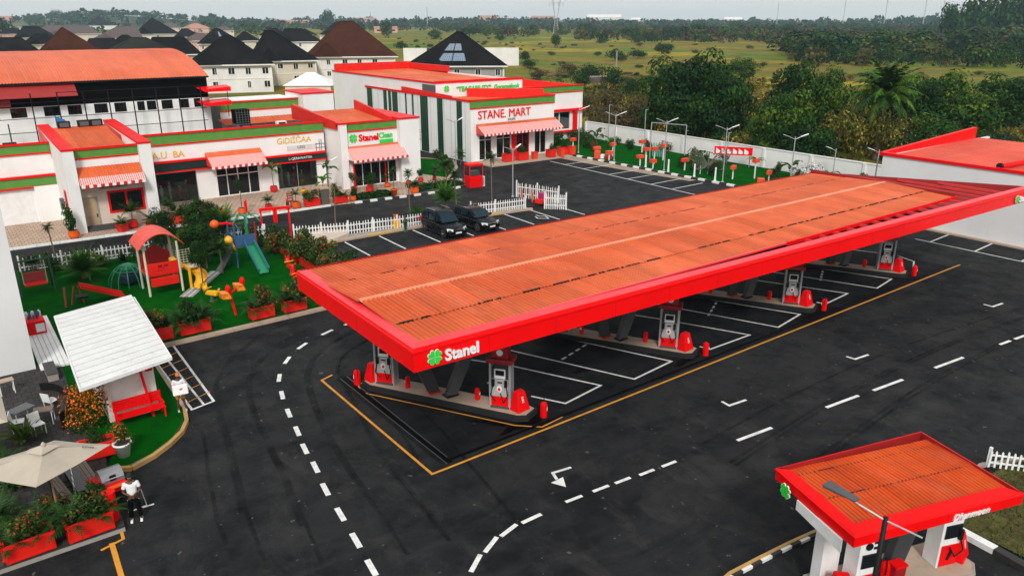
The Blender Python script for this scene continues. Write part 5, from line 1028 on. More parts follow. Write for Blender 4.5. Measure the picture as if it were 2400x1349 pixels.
for i, (xl, xr, ye, xa, ya, rf_, lb) in enumerate([(60, 150, 104, 100, 80, rblk, 'black roof tucked left of the brown pyramid roof'), (258, 330, 104, 296, 82, rblk, 'small black roof behind the olive-grey roof'), (430, 500, 96, 470, 78, rpur, 'purple-grey roof left of the skylight roof'), (545, 610, 96, 575, 74, rblk, 'black roof between skylight roof and stepped roof'), (610, 670, 84, 642, 66, rblk, 'small black roof above the stepped roof'), (0, 60, 80, 30, 66, rblk, 'black roof near the left edge below the moss roof'), (370, 425, 66, 396, 53, rpur, 'faded roof right behind the tall black pyramid'), (268, 322, 58, 292, 46, rpur, 'faded roof left behind the tall black pyramid'), (430, 490, 66, 460, 55, rsal, 'pink roof beyond the estate'), (500, 548, 72, 524, 62, rpur, 'low faded roof beyond the skylight roof'), (112, 150, 50, 130, 41, rsal, 'tiny pink roof near the skyline at left'), (690, 740, 82, 715, 68, rblk, 'small black roof left of the big brown roof')]): house(xl, xr, ye, xa, ya, 5.6, lb, rf_, [wcre, wwht, wpnk][i % 3], rv(.05, .4), rv(-.3, .3), 3 if xr-xl > 60 else 2, None, None, 1)
# white walls beside the grey house, small white gable tent
for (x0, x1, yt, yb, z, lb) in [(945, 1000, 113, 150, 5.6, 'pale grey wall left of the grey solar house'), (1120, 1216, 112, 160, 6.2, 'long white wall right of the grey solar house')]:
    a = gp(x0, yt, z); b = gp(x1, yt, z); A2, B2 = Vector((*a, 0)), Vector((*b, 0)); n = Vector((*A2.normalized().xy, 0))*.3; t = thing('boundary_wall', lb, 'wall', tuple(A2)); MB().prism([(A2.x, A2.y), (B2.x, B2.y), (B2.x+n.x, B2.y+n.y), (A2.x+n.x, A2.y+n.y)], -.1, z-.15).build('wall_panel', wwht, t, world=True); MB().prism([(A2.x, A2.y), (B2.x, B2.y), (B2.x+n.x*1.3, B2.y+n.y*1.3), (A2.x+n.x*1.3, A2.y+n.y*1.3)], z-.14, z).build('coping', wwht, t, world=True)
tp = gp(730, 200, 3.0); tt = thing('white_tent', 'small white peaked tent left of the mart upper wall', 'tent', (*tp, 0), -.6); MB().add([(-5, -4, 3.2), (5, -4, 3.2), (5, 4, 3.2), (-5, 4, 3.2), (-.8, 0, 5.6), (.8, 0, 5.6)], [(0, 1, 5, 4), (1, 2, 5), (2, 3, 4, 5), (3, 0, 4)]).build('cover', whitep, tt); MB().wallY(-4.6, 4.6, -3.7, 0, 3.2, [(-2.6, -.6, 0, 2.2), (1, 3.4, .9, 2.2)]).build('stone_wall', cream, tt)
# distant buildings near the skyline
far = [(640, 668, 46, 60), (674, 722, 47, 62), (565, 600, 55, 62), (600, 640, 60, 66), (825, 880, 42, 55), (880, 930, 61, 77), (980, 1010, 46, 52), (1248, 1300, 38, 45), (1378, 1452, 35, 47), (1480, 1500, 42, 50), (1700, 1736, 41, 48), (1870, 1928, 49, 59), (1960, 2030, 49, 57), (2060, 2128, 49, 53), (2130, 2180, 50, 57), (1125, 1170, 37, 44), (490, 510, 42, 50)]
lbs = ['two-tier', 'long', 'low', 'pale', 'broad', 'brick-red', 'small', 'hazy', 'large white', 'narrow', 'flat', 'terraced', 'stepped', 'thin long', 'reddish', 'bluish-grey', 'tiny pink']
for i, (x0, x1, yt, yb) in enumerate(far):
    X, Y = gp((x0+x1)/2, max(yb, 51), 0); d = math.hypot(X, Y); D = min(d, 2300); v = Vector((X, Y, 0)).normalized()*D; Wd = (x1-x0)/FPX*D; zt = CAMH+(45-yt)/1916*D*1.0; zt = max(5, zt)
    t = thing('distant_building', f'{lbs[i]} distant building near the skyline, ' + ('above the left estate' if x1 < 700 else 'behind the brown roof' if x1 < 940 else 'behind the solar house' if x1 < 1180 else 'beside the pylon' if x1 < 1320 else 'in the middle of the skyline' if x1 < 1600 else 'above the dark palm and trees'), 'building', (v.x, v.y, 0), math.atan2(v.y, v.x)-math.pi/2+rv(-.15, .15)); c = wwht if i in (8, 9, 10, 13) else wpnk
    MB().box(-Wd/2, Wd/2, 0, Wd*.3, -1, zt*.72).build('wall', c, t); MB().prism([(-Wd/2-.5, -.5), (Wd/2+.5, -.5), (Wd/2+.5, Wd*.3), (-Wd/2-.5, Wd*.3)], zt*.72+.01, [zt*.74, zt*.74, zt, zt]).build('roof', rsal if c is wpnk else wwht, t)
    k = max(2, int(Wd/9)); m_ = MB(); [m_.box(-Wd/2+Wd*(j+.3)/k, -Wd/2+Wd*(j+.7)/k, -.08, -.02, zt*.25, zt*.5) for j in range(k)]; tag(m_.build('window_row', winm, t), None, kind='stuff')
# masts, pylon, church tower
def mast(x, yt, D, h, label, w_=1.0):
    d = ray(x, 60); v = Vector((d.x, d.y, 0)).normalized()*D; t = thing('radio_mast', label, 'mast', (v.x, v.y, 0)); m_ = MB()
    for a in range(3): m_.tube((w_*math.cos(a*2.1), w_*math.sin(a*2.1), 0), (w_*.2*math.cos(a*2.1), w_*.2*math.sin(a*2.1), h), .22*D/1000, n=4)
    m_.build('lattice_tower', lgrey, t); m2 = MB(); [m2.bar((-w_*1.3, 0, h*q), (w_*1.3, 0, h*q), .25*D/1000) for q in (.8, .9)]; m2.build('antennas', lgrey, t)
for i, (x, yt) in enumerate([(1820, 10), (1975, -2), (2072, -2), (2163, -2), (2205, 5), (2288, -4), (1002, 18), (870, 30)]):
    D = 1500; mast(x, yt, D, CAMH+(45-yt)/1916*D*(1.0), ['thin mast left of the leaning masts', 'first tall mast right of the middle skyline', 'second tall mast above the palm', 'third tall mast above the palm', 'shorter mast right of the third tall mast', 'rightmost thin mast near the tall dark trees', 'slim mast above the solar house', 'small mast over the brown roof'][i])
d = ray(1303, 60); v = Vector((d.x, d.y, 0)).normalized()*900; py = thing('power_pylon', 'forked lattice power pylon on the skyline right of the mart', 'pylon', (v.x, v.y, 0), HEAD-math.pi/2)
m_ = MB(); m_.tube((-3, 0, 0), (-1.2, 0, 17), .3, n=4).tube((3, 0, 0), (1.2, 0, 17), .3, n=4).tube((-1.2, 0, 17), (-5.2, 0, 40), .28, n=4).tube((1.2, 0, 17), (5.2, 0, 40), .28, n=4).tube((-1.2, 0, 17), (-3.6, 0, 36), .2, n=4).tube((1.2, 0, 17), (3.6, 0, 36), .2, n=4)
for k in range(7): m_.bar((-3+.27*k, 0, k*2.5), (3-.27*k, 0, k*2.5+2.5), .2).bar((3-.27*k, 0, k*2.5), (-3+.27*k, 0, k*2.5+2.5), .2)
for s in (-1, 1):
    for k in range(5): m_.bar((s*(1.6+.7*k), 0, 19+4*k), (s*(1.5+.55*k+.6), 0, 22+4*k), .16)
m_.build('lattice_frame', lgrey, py); m_ = MB(); m_.bar((-8, 0, 33), (8, 0, 33), .35).bar((-8, 0, 31.5), (8, 0, 31.5), .2); [m_.tube((x, 0, 29), (x, 0, 33), .25, n=5) for x in (-7.5, -2.5, 2.5, 7.5)]; m_.build('cross_arm', lgrey, py)
pl_ = thing('concrete_pole', 'pale concrete pole standing in the field right of the mart', 'pole', (*gp(1443, 188), 0)); hh = 7.6; MB().tube((0, 0, 0), (0, 0, hh), .28, .2, 10).build('shaft', conc, pl_); MB().box(-.3, .3, -.3, .3, hh, hh+.15).build('cap', conc, pl_)

# ================================================================== TREES
crA = [crown_mesh('crown', 7000, 1.0, 1.55, .08, [lf_dark, lf_dark, lf_mid, lf_dark, lf_mid], 30), crown_mesh('crown', 7000, 1.0, 1.3, .08, [lf_dark, lf_mid, lf_dark], 26), crown_mesh('crown', 6000, 1.0, 1.5, .085, [lf_mid, lf_lime, lf_mid], 26), crown_mesh('crown', 4200, 1.0, 1.1, .08, [lf_olive, lf_brown, lf_olive], 14)]
tkA = [trunk_mesh('trunk', 1.0, .07, .6) for _ in range(3)]
def tree(x, y, R, H, var, label, group=None, z=0, name='tree', low=.12):
    t = thing(name, label, 'tree', (x, y, z), rv(0, 6.28), group); link('trunk', random.choice(tkA), t, (0, 0, 0), sc=(R*.9, R*.9, H*.75)); link('crown', crA[var], t, (0, 0, H*low), sc=(R, R, H*(1-low)/[1.55, 1.3, 1.5, 1.1][var])); return t
near = [ # px, py of base, height px top, width px, variant, label
 (1570, 335, 150, 150, 0, 'dark dense tree, left part of the big clump behind the garden wall'), (1640, 330, 135, 160, 0, 'tallest dark tree of the big clump behind the garden wall'), (1690, 345, 175, 120, 1, 'dark tree at the right of the big clump behind the garden wall'), (1610, 350, 215, 140, 1, 'lower dark tree at the front of the big clump'),
 (1735, 200, 135, 70, 2, 'lone mid-green tree above the yellow grass patch'), (1850, 325, 150, 110, 0, 'dark tree left of the palm, rising over the pale scrub'), (1925, 335, 165, 110, 2, 'dark tree just left of the big palm'), (1835, 385, 215, 130, 2, 'lime green tree near the garden wall left of the palm'), (1885, 400, 280, 120, 1, 'dark green tree right behind the garden lamp'), (1790, 400, 245, 90, 2, 'small lime tree by the garden wall'),
 (1975, 350, 250, 110, 1, 'dark bushy tree below the palm'), (2030, 345, 250, 110, 2, 'dark tree under the palm fronds'), (2140, 340, 175, 110, 0, 'tree immediately right of the palm'), (2200, 330, 165, 130, 2, 'broad green tree right of the palm'), (2260, 345, 200, 120, 2, 'bright-topped dark tree above the red roof parapet'), (2170, 365, 250, 110, 2, 'mid-green tree behind the red parapet'), (2330, 320, 165, 130, 0, 'dark tree at the right edge above the red roof'), (2390, 300, 170, 110, 0, 'dark tree cut by the right edge'), (2310, 370, 275, 120, 1, 'tree directly behind the red roof'), (2390, 375, 290, 90, 2, 'small yellow-green tree at the right edge behind the red roof'),
 (2100, 370, 280, 100, 1, 'dark tree low behind the red store corner'), (1500, 300, 215, 60, 3, 'olive shrub-like tree left of the big clump')]
for x, y, yt, wp, vr, lb in near:
    X, Y = gp(x, y); k_ = max(1, (76.2+wp/2/FPX*math.hypot(X, Y)*1.08)/X); X *= k_; Y *= k_; D = math.hypot(X, Y)*1.0; R = wp/2/FPX*D*1.04; H = CAMH+(45-yt)/1916*D*.985; tree(X, Y, R*1.08, max(2.5, H*1.04), vr, lb)
# big palm
def big_palm(x, y, yt, wp, label, nf=34, crown_y=None):
    X, Y = gp(x, y); D = math.hypot(X, Y); H = CAMH+(45-(crown_y or yt))/1916*D; t = thing('palm_tree', label, 'palm', (X, Y, 0)); L = wp/2/FPX*D
    MB().tube((0, 0, 0), (0, 0, H), .35, .28, 10).build('trunk', palmtrunk, t); mb = MB()
    for i in range(nf): q = i/nf; mb.m(random.choice([lf_fan, lf_lime, lf_palm])); frond(mb, (0, 0, H), i*2.399, L*rv(.9, 1.15), -.55+1.95*q, rv(1.2, 1.9), 26, L*.22, 8, L*.04, .55)
    mb.build('fronds', None, t); return t
big_palm(2050, 374, 130, 180, 'large date palm standing above the dark trees on the right', 56, 192)
# pale scrub right behind the wall
scrubm = [bush_mesh('shrub', 1900, 1, 1, 1.0, .10, [lf_olive, lf_lime, lf_yell, lf_olive], 11), bush_mesh('shrub', 1400, 1, 1, .8, .12, [lf_mid, lf_dark], 8), bush_mesh('shrub', 1300, 1, 1, .7, .11, [lf_olive, lf_brown], 8), bush_mesh('shrub', 1300, 1, 1, .7, .11, [lf_yell, lf_olive], 8)]
def slab_(x, y, v, big):
    c = ['olive', 'dark green', 'brownish', 'yellowish'][v]; zx = 'right of the mart' if x < 1480 else 'below the big tree clump' if x < 1720 else 'right of the tree clump' if x < 1830 else 'left of the palm' if x < 2010 else 'under the palm' if x < 2150 else 'behind the red roof store'; zy = 'far out in the field' if y < 230 else 'halfway out in the field' if y < 300 else 'just behind the wall'
    s = f'{big} {c} shrub {zy}, {zx}'; return s, s.replace('shrub', 'shrubs')
def shrub(x, y, r, h, v, label, group): o = link('shrub', scrubm[v], None, (x, y, -.05), rz=rv(0, 6.28), sc=(r, r, h)); tag(o, label, 'shrub', group); return o
for i, (x, y, wp, hp, v) in enumerate([(1970, 375, 90, 70, 0), (2020, 372, 90, 78, 0), (2070, 378, 80, 60, 0), (2110, 362, 70, 50, 0), (1960, 330, 60, 40, 0), (1400, 330, 60, 50, 2), (1450, 345, 90, 70, 2), (1520, 340, 80, 60, 1), (1560, 350, 70, 50, 3), (1480, 300, 90, 40, 2), (1410, 290, 80, 40, 2), (1700, 380, 80, 40, 1), (1740, 390, 90, 46, 3), (1790, 390, 60, 30, 3), (1370, 270, 60, 50, 2), (1440, 260, 100, 46, 2), (1360, 215, 50, 40, 1), (1390, 195, 60, 30, 1), (1430, 215, 60, 40, 1), (1480, 225, 50, 30, 1), (1240, 160, 40, 14, 1), (1270, 185, 60, 20, 2), (1330, 170, 50, 20, 2), (1720, 300, 60, 50, 3), (1760, 260, 90, 40, 3), (1700, 215, 90, 30, 3), (1760, 215, 70, 30, 3), (1830, 280, 40, 40, 2), (2380, 340, 50, 30, 3), (2330, 335, 40, 26, 3)]):
    X, Y = gp(x, y); k_ = max(1, (76+wp/2/FPX*math.hypot(X, Y)*1.2)/X) if Y > 34 else 1; X *= k_; Y *= k_; D = math.hypot(X, Y); shrub(X, Y, wp/2/FPX*D*1.2, hp/1916*D*1.3, v, *slab_(x, y, v, 'large'))
# random low scrub filling the near field
for i in range(150):
    x = rv(1340, 2400); y = 175+195*random.random()**1.3
    X, Y = gp(x, y)
    if X < 79 or (X < 96 and Y < 38): continue
    D = math.hypot(X, Y); vv = random.choice([0, 1, 2, 2, 3, 3]); shrub(X, Y, rv(1.0, 2.6), rv(.6, 1.8), vv, *slab_(x, y, vv, 'small'))
# garden wall ruins
for k, (x0, x1, y) in enumerate([(1365, 1440, 200), (2300, 2400, 300), (1715, 1770, 235)]):
    a, b = gp(x0, y), gp(x1, y+(10 if k else -5)); t = thing('ruined_wall', ['dark low ruined wall in the field right of the mart', 'old brown wall behind the dark trees at the right edge', 'grey stone wall below the yellow grass'][k], 'wall', (*a, 0)); hz = [2.2, 3.8, 1.8][k]
    A1, B1 = Vector(a), Vector(b); n = Vector((-(B1-A1).y, (B1-A1).x)).normalized()*.4; MB().prism([tuple(A1), tuple(B1), tuple(B1+n), tuple(A1+n)], -.1, [hz, hz*.8, hz*.8, hz]).build('masonry', mat('old_brown_wall', (.10, .075, .06), .9, col2=(.05, .04, .035), dirt=.5, vs=.6, bump=.8), t, world=True); MB().prism([tuple(A1-n*.1), tuple(B1-n*.1), tuple(B1+n*1.1), tuple(A1+n*1.1)], hz*.8, [hz+.1, hz*.8+.1, hz*.8+.1, hz+.1]).build('cap', conc, t, world=True)
# far trees (single low meshes, shared)
def far_tree_mesh(n, mts, hgt=1.0, trunk=True):
    mb = MB(); lumps = [(Vector((rv(-.42, .42), rv(-.42, .42), rv(.35, .8)*hgt)), rv(.22, .40)) for _ in range(11)]
    for i in range(n):
        c, lr = random.choice(lumps); d = Vector((random.gauss(0, 1), random.gauss(0, 1), random.gauss(.25, .8))).normalized(); p = c+d*lr*rv(.75, 1.05); p.z = max(.06, p.z)
        nr = (d+Vector((rv(-1, 1), rv(-1, 1), rv(-.4, 1)))*.6).normalized(); a = nr.cross(Vector((rv(-1, 1), rv(-1, 1), rv(-1, 1)))).normalized(); b = nr.cross(a); s = rv(.05, .13)
        mb.m(random.choice(mts)); mb.face([p-a*s*.6, p-b*s*.45, p+a*s*.6, p+b*s*.45])
    mb.m(bark); mb.tube((0, 0, -.05), (0, 0, .5*hgt), .035, .02, 4, cap=False); return mb.mesh('tree')
ftm = [far_tree_mesh(900, [lf_dark, lf_mid]), far_tree_mesh(800, [lf_dark, lf_mid, lf_dark], .9), far_tree_mesh(750, [lf_olive, lf_brown, lf_dark], .8), far_tree_mesh(750, [lf_mid, lf_lime, lf_dark], .7), far_tree_mesh(700, [lf_olive, lf_lime, lf_dark], .8)]
def zone(x): return 'behind the solar house' if x < 1180 else 'around the power pylon' if x < 1400 else 'left of the middle skyline' if x < 1600 else 'in the middle of the belt' if x < 1800 else 'left of the palm' if x < 2010 else 'above the palm' if x < 2160 else 'toward the right edge'
def band_(y): return 'farthest' if y < 70 else 'farther' if y < 82 else 'nearer' if y < 100 else 'nearest'
KN = ['green', 'dark green', 'brownish', 'pale green', 'olive']
GT = 'trees of the dark belt beyond the fields'; cnt = 0
def ftree(x, y, wp, hp, v, label='dark tree in the belt beyond the fields', group=GT):
    X, Y = gp(x, y); D = math.hypot(X, Y); r = wp/FPX*D; o = link('tree', ftm[v], None, (X, Y, -.1), rz=rv(0, 6.28), sc=(r*.78, r*.78, hp/1916*D*1.1)); tag(o, label, 'tree', group); return o
for x, y, w_, h_, v, lb in [(1300, 112, 24, 27, 0, 'lone small tree on the meadow right of the mart'), (1555, 126, 44, 25, 1, 'lone flat-topped tree on the meadow left of centre right'), (1442, 142, 36, 28, 1, 'lone dark tree beside the concrete pole'), (1495, 137, 40, 20, 1, 'round bush-like tree right of the concrete pole'), (910, 90, 30, 32, 0, 'tree at the right shoulder of the brown roof'), (940, 118, 26, 22, 1, 'dark tree right of the brown roof'), (1020, 92, 30, 20, 3, 'pale tree left of the solar house peak'), (768, 66, 30, 34, 0, 'bluish tree behind the brown roof'), (2290, 157, 70, 50, 3, 'wide-crowned tree on the yellow meadow at right'), (2345, 150, 50, 38, 0, 'tree on the meadow near the right edge'), (1985, 150, 50, 30, 3, 'pale tree at the far edge of the yellow meadow'), (2020, 153, 36, 34, 4, 'brownish tree at the edge of the yellow meadow'), (1170, 95, 26, 14, 3, 'small tree behind the white wall'), (600, 80, 34, 24, 3, 'leafy tree between the black roofs'), (140, 52, 32, 20, 0, 'round dark tree in the estate at left'), (8, 88, 40, 40, 0, 'dark tree at the far left edge'), (1230, 145, 22, 26, 1, 'dark slim tree right of the white wall')]: ftree(x, y, w_, h_, v, lb, None)
for k in range(265):
    u = random.random(); row = random.choice([66, 72, 80, 88, 94, 100])
    x = rv(1560, 2420) if u < .45 else rv(1010, 2420)
    if x < 1400: row = rv(60, 88)
    elif x > 1850: row = rv(66, 140)
    else: row = rv(62, 97)
    if x > 2150: row = rv(70, 128)
    X, Y = gp(x, row); D = math.hypot(X, Y); hp = rv(6.5, 11)/D*1916*(1.15 if x > 2250 else 1); ftree(x+rv(-3, 3), row, hp*rv(1.4, 2.4), hp, (vv := random.choice([0, 1, 1, 2, 3, 4, 4, 2])), f'{KN[vv]} tree, {band_(row)} row of the wooded belt, {zone(x)}', f'{KN[vv]} trees of the {band_(row)} row {zone(x)}')
for i in range(120): # scattered low bushes on the meadow
    x = rv(930, 1900); row = rv(98, 200) if x > 1230 else rv(80, 120)
    X, Y = gp(x, row); D = math.hypot(X, Y); w_ = rv(1.5, 5)*1810/D; vv = random.choice([0, 1, 2, 3, 4]); o = ftree(x, row, w_, w_*rv(.25, .6), vv, f'low {KN[vv]} bush scattered on the meadow, {"right of the brown roof" if x < 1240 else "right of the mart" if x < 1500 else "above the big tree clump" if x < 1750 else "left of the palm"}', f'low {KN[vv]} bushes on the meadow, {"right of the brown roof" if x < 1240 else "right of the mart" if x < 1500 else "above the big tree clump" if x < 1750 else "left of the palm"}'); o['category'] = 'bush'; o.name = 'bush'
# tall trees at right skyline
for i, (x, w_, yt) in enumerate([(2262, 60, 22), (2310, 70, 21), (2340, 50, 24), (2392, 60, 14), (2230, 50, 34), (2375, 40, 20)]):
    y = 98; X, Y = gp(x, y); ftree(x, y, w_, y-yt, 0, ['tall dark tree second from left in the right skyline group', 'broad tall tree in the middle of the right skyline group', 'narrow tall tree in the right skyline group', 'tallest dark tree cut by the right edge at the skyline', 'lowest tree at the left end of the right skyline group', 'tall tree next to the right edge at the skyline'][i], 'tall trees at the right skyline')
# woods too far to tell apart: one mass per distance
mb = MB()
tpl = [[(tuple(v.co)) for v in m.vertices] for m in ftm[:3]]
def mass(n, x0, x1, r0, r1, hm, name, label, mts, leafn=26, ls=1.0):
    mb = MB()
    for i in range(n):
        x = rv(x0, x1); row = r0+(r1-r0)*random.random()**1.5; D0 = 16*1916/(row-45); d = ray(x, 60); v = Vector((d.x, d.y, 0)).normalized()*D0; h = rv(.6, 1.1)*hm*(1 if random.random() > .1 else 1.35); r = h*rv(.6, 1.2); zb = ridge_h(x)*max(0, min(1, (D0-1650)/450)) if name == 'far_wood' else 0
        mb.m(random.choice(mts))
        for j in range(leafn):
            a, q = rv(0, 6.28), random.random(); s = r*rv(.16, .34)*ls; rr = r*.75*math.sqrt(1-(q*.9)**2)*rv(.6, 1); p = Vector((v.x+math.cos(a)*rr, v.y+math.sin(a)*rr, zb+h*(.12+.82*q)))
            a1 = Vector((rv(-1, 1), rv(-1, 1), rv(-1, 1))).normalized(); b1 = a1.cross(Vector((rv(-1, 1), rv(-1, 1), rv(-1, 1)))).normalized(); mb.face([p-a1*s, p-b1*s*.8, p+a1*s, p+b1*s*.8])
    o = mb.build(name); tag(o, label, 'wood', None, 'stuff'); return o
def ridge_h(x): return 3+4*max(0, math.sin(x*.006+1))+20*math.exp(-((x-290)/190)**2)+5*math.exp(-((x-760)/90)**2)+7*math.exp(-((x-2350)/200)**2)
for nm, D0, k in (('distant_ridge', 2100, 1.0),):
    vs_ = []; xs_ = list(range(-300, 2801, 50))
    for dd, q in ((-500, 0), (-150, .75), (150, 1), (600, 0)):
        for x in xs_: d = ray(x, 60); v = Vector((d.x, d.y, 0)).normalized()*(D0+dd); vs_.append((v.x, v.y, -.5+ridge_h(x)*q*k))
    n_ = len(xs_); struct(MB().add(vs_, [(j*n_+i, j*n_+i+1, (j+1)*n_+i+1, (j+1)*n_+i) for j in range(3) for i in range(n_-1)]).build(nm, mat('ridge_green', (.03, .06, .02), .9, col2=(.05, .05, .02), vs=.01, spec=.05), smooth=True))
mass(1300, -150, 2500, 57.5, 64, 13, 'far_wood', 'bluish belt of distant trees along the whole skyline', [lf_dark, lf_mid], 22)
mass(900, 480, 2450, 58, 72, 9, 'middle_wood', 'hazy wooded belt in front of the skyline', [lf_dark, lf_mid, lf_brown], 24)
mass(600, 1350, 2450, 68, 98, 6.5, 'scrub_wood', 'dense dark scrub woodland beyond the meadows', [lf_dark, lf_mid, lf_olive, lf_dark, lf_brown], 60, .6)
mass(300, 1850, 2450, 98, 142, 4.6, 'meadow_scrub', 'rolling green scrub at the edge of the yellow meadow', [lf_mid, lf_dark, lf_olive, lf_dark], 170, .38)
mass(260, -100, 700, 58, 80, 6, 'estate_greenery', 'low greenery between the estate houses', [lf_dark, lf_mid, lf_lime], 24)
# rough grass tufts close behind the wall (uncountable)
mb = MB()
for i in range(26000):
    x = rv(76, 175); y = rv(30, 165)
    if x > 78+ (165-30) : continue
    n0 = math.sin(x*.11+1.3*math.sin(y*.07))+math.sin(y*.13+x*.05)
    if n0 < -.3 and random.random() < .8: continue
    mb.m(lf_yell if n0 > 1.25 else (lf_olive if random.random() < .6 else lf_lime)); h = rv(.25, .8); a = rv(0, 6.28); w_ = rv(.1, .3); mb.face([(x-w_*math.cos(a), y-w_*math.sin(a), -.1), (x+w_*math.cos(a), y+w_*math.sin(a), -.1), (x+rv(-.2, .2), y+rv(-.2, .2), h)])
tag(mb.build('field_grass'), 'tall rough grass in the field behind the garden wall', 'grass', None, 'stuff')
mb = MB()
for i in range(9000):
    x, y = rv(24.8, 36), rv(-2, 9.5)
    if x > 25 and y > 9.6-(x-30)*.4: continue
    mb.m(random.choice([lf_olive, lf_brown, lf_mid, lf_olive])); h = rv(.04, .16); a = rv(0, 6.28); w_ = rv(.01, .035); mb.face([(x-w_*math.cos(a), y-w_*math.sin(a), .04), (x+w_*math.cos(a), y+w_*math.sin(a), .04), (x+rv(-.08, .08), y+rv(-.08, .08), .05+h)])
tag(mb.build('verge_grass'), 'dry patchy grass on the verge behind the small canopy', 'grass', None, 'stuff')
# ================================================================== PICKET FENCES
pk_mesh = MB().box(-.035, .035, -.012, .012, .02, .92).add([(-.035, -.012, .92), (.035, -.012, .92), (.035, .012, .92), (-.035, .012, .92), (0, -.012, 1.0), (0, .012, 1.0)], [(0, 1, 4), (3, 5, 2), (0, 4, 5, 3), (1, 2, 5, 4)]).mesh('picket', whitep)
def picket_fence(pts, label, z=.02, sp=.235, h=1.0, post=2.4, wob=.03):
    a0 = Vector((*pts[0], z)); t = thing('picket_fence', label, 'fence', tuple(a0)); po = MB()
    for a, b in zip(pts, pts[1:]):
        a, b = Vector((*a, z)), Vector((*b, z)); L = (b-a).length; d = (b-a)/L; an = math.atan2(d.y, d.x); n = int(L/sp)
        for i in range(n+1):
            p = a+d*min(L, i*sp+rv(-.01, .01))-a0; o = link('picket', pk_mesh, t, tuple(p), rot=(rv(-wob, wob), rv(-wob, wob), an), sc=(1, 1, h*rv(.97, 1.03)))
        for zz in (.28, .72):
            nn = Vector((-d.y, d.x, 0))*.03; MB().bar(a+nn+Vector((0, 0, zz*h)), b+nn+Vector((0, 0, zz*h)), .03, .07).build('rail', whitep, t, world=True)
        k = max(1, round(L/post))
        for i in range(k+1): p = a+d*L*i/k+Vector((-d.y, d.x, 0))*.08; MB().box(p.x-.05, p.x+.05, p.y-.05, p.y+.05, z-.02, z+1.12*h).build('post', whitep, t, world=True)
    return t
picket_fence([(20.9, 56.1), (24.8, 54.75), (28.8, 54.1), (31.5, 53.95)], 'white picket fence left of the two dark cars', .03)
picket_fence([(36.2, 54.5), (38.4, 53.9), (41.4, 53.5)], 'white picket fence right of the two dark cars', .03)
picket_fence([(43.5, 57.7), (45.0, 53.3)], 'white slatted fence leaf standing behind the car park by the red toy car', .0, .24, 1.45)
picket_fence([(42.6, 52.3), (43.9, 50.9)], 'short white railing leaf at the edge of the empty lot', .0, .17, 1.4)
picket_fence([(3.0, 58.7), (10.4, 58.0), (19.0, 57.4)], 'white picket fence along the back of the playground', .15, .25, .95)
picket_fence([(19.0, 57.3), (19.1, 52.2)], 'short white picket fence at the right back corner of the playground', .15, .25, .95)
picket_fence([(29.5, 9.55), (30.5, 8.3), (33.4, 5.6)], 'white picket fence beside the verge at the right edge', .06, .2, .72)
# ================================================================== PLANTS
pm_small = [palm_mesh('fronds', 14, .95, n=11, wl=.26), palm_mesh('fronds', 16, 1.15, (.3, 1.3), (1.1, 2.0), 12, .30), palm_mesh('fronds', 11, .9, (.1, 1.2), (.6, 1.3), 10, .24, lf_mid)]
pm_tree = [palm_mesh('fronds', 16, 1.3, (-.2, 1.3), (.9, 1.7), 16, .42), palm_mesh('fronds', 13, 1.1, (-.5, 1.2), (.8, 1.5), 14, .38)]
ban = [banana_mesh('leaves', 7, 1.5, lf_mid), banana_mesh('leaves', 9, 1.2, lf_fan)]
fanm = [fan_mesh('fronds', 26, 1.0, .75, lf_fan), fan_mesh('fronds', 18, .7, .55, lf_mid)]
cyc = palm_mesh('fronds', 48, 2.0, (.1, 1.45), (.4, 1.0), 26, .42, lf_fan, lw=.06)
bsh = [bush_mesh('foliage', 700, .45, .40, .62, .12, [lf_mid, lf_dark], 7), bush_mesh('foliage', 800, .75, .35, .75, .14, [lf_mid, lf_dark, lf_olive], 9), bush_mesh('foliage', 900, .6, .5, .7, .12, [lf_dark, lf_mid], 8), bush_mesh('foliage', 800, .55, .4, .7, .12, [lf_mid, lf_olive], 8, .12, flw_r)]
bld = [blade_mesh('leaves', 46, .7, lf_mid), blade_mesh('leaves', 60, .9, lf_lime, 1.1)]
pots = {}
def pot_mesh(kind, mt):
    k = (kind, mt.name)
    if k not in pots:
        prof = {'round': [(.0, 0), (.20, 0), (.30, .12), (.33, .30), (.28, .42), (.31, .46), (.31, .50), (.27, .50), (.26, .44), (0, .43)], 'tall': [(0, 0), (.20, 0), (.29, .48), (.33, .49), (.33, .56), (.28, .56), (.27, .50), (0, .49)], 'box': None}[kind]
        if prof: pots[k] = MB().lathe((0, 0, 0), prof, 16).mesh('pot', mt, True)
        else: m_ = MB(); m_.hexa([(-.22, -.22, 0), (.22, -.22, 0), (.22, .22, 0), (-.22, .22, 0), (-.3, -.3, .5), (.3, -.3, .5), (.3, .3, .5), (-.3, .3, .5)]).box(-.33, .33, -.33, .33, .501, .56); pots[k] = m_.mesh('pot', mt)
    return pots[k]
soil_me = MB().lathe((0, 0, 0), [(0, 0), (.26, 0), (.24, .03), (0, .05)], 10).mesh('soil', soil)
def potted(x, y, z, kind, mt, plant, label, s=1.0, th=0.0, ps=1.0, name='potted_plant', cat='potted plant'):
    t = thing(name, label, cat, (x, y, z), rv(0, 6.28)); t.scale = (s, s, s); link('pot', pot_mesh(kind, mt), t); link('soil', soil_me, t, (0, 0, .56 if kind == 'box' else .46 if kind == 'round' else .50))
    if th: MB().tube((0, 0, .4), (rv(-.06, .06), rv(-.06, .06), .5+th), .035, .025, 6).build('stem', palmtrunk, t)
    link('foliage' if plant in bsh else 'leaves', plant, t, (0, 0, .5+th), sc=ps); return t
P0 = .135
potted(7.3, 65.95, P0, 'round', orangepot, bsh[0], 'orange round pot with a pointed shrub at the foot of the first white fin', 1.25, ps=(1.0, 1.0, 2.0))
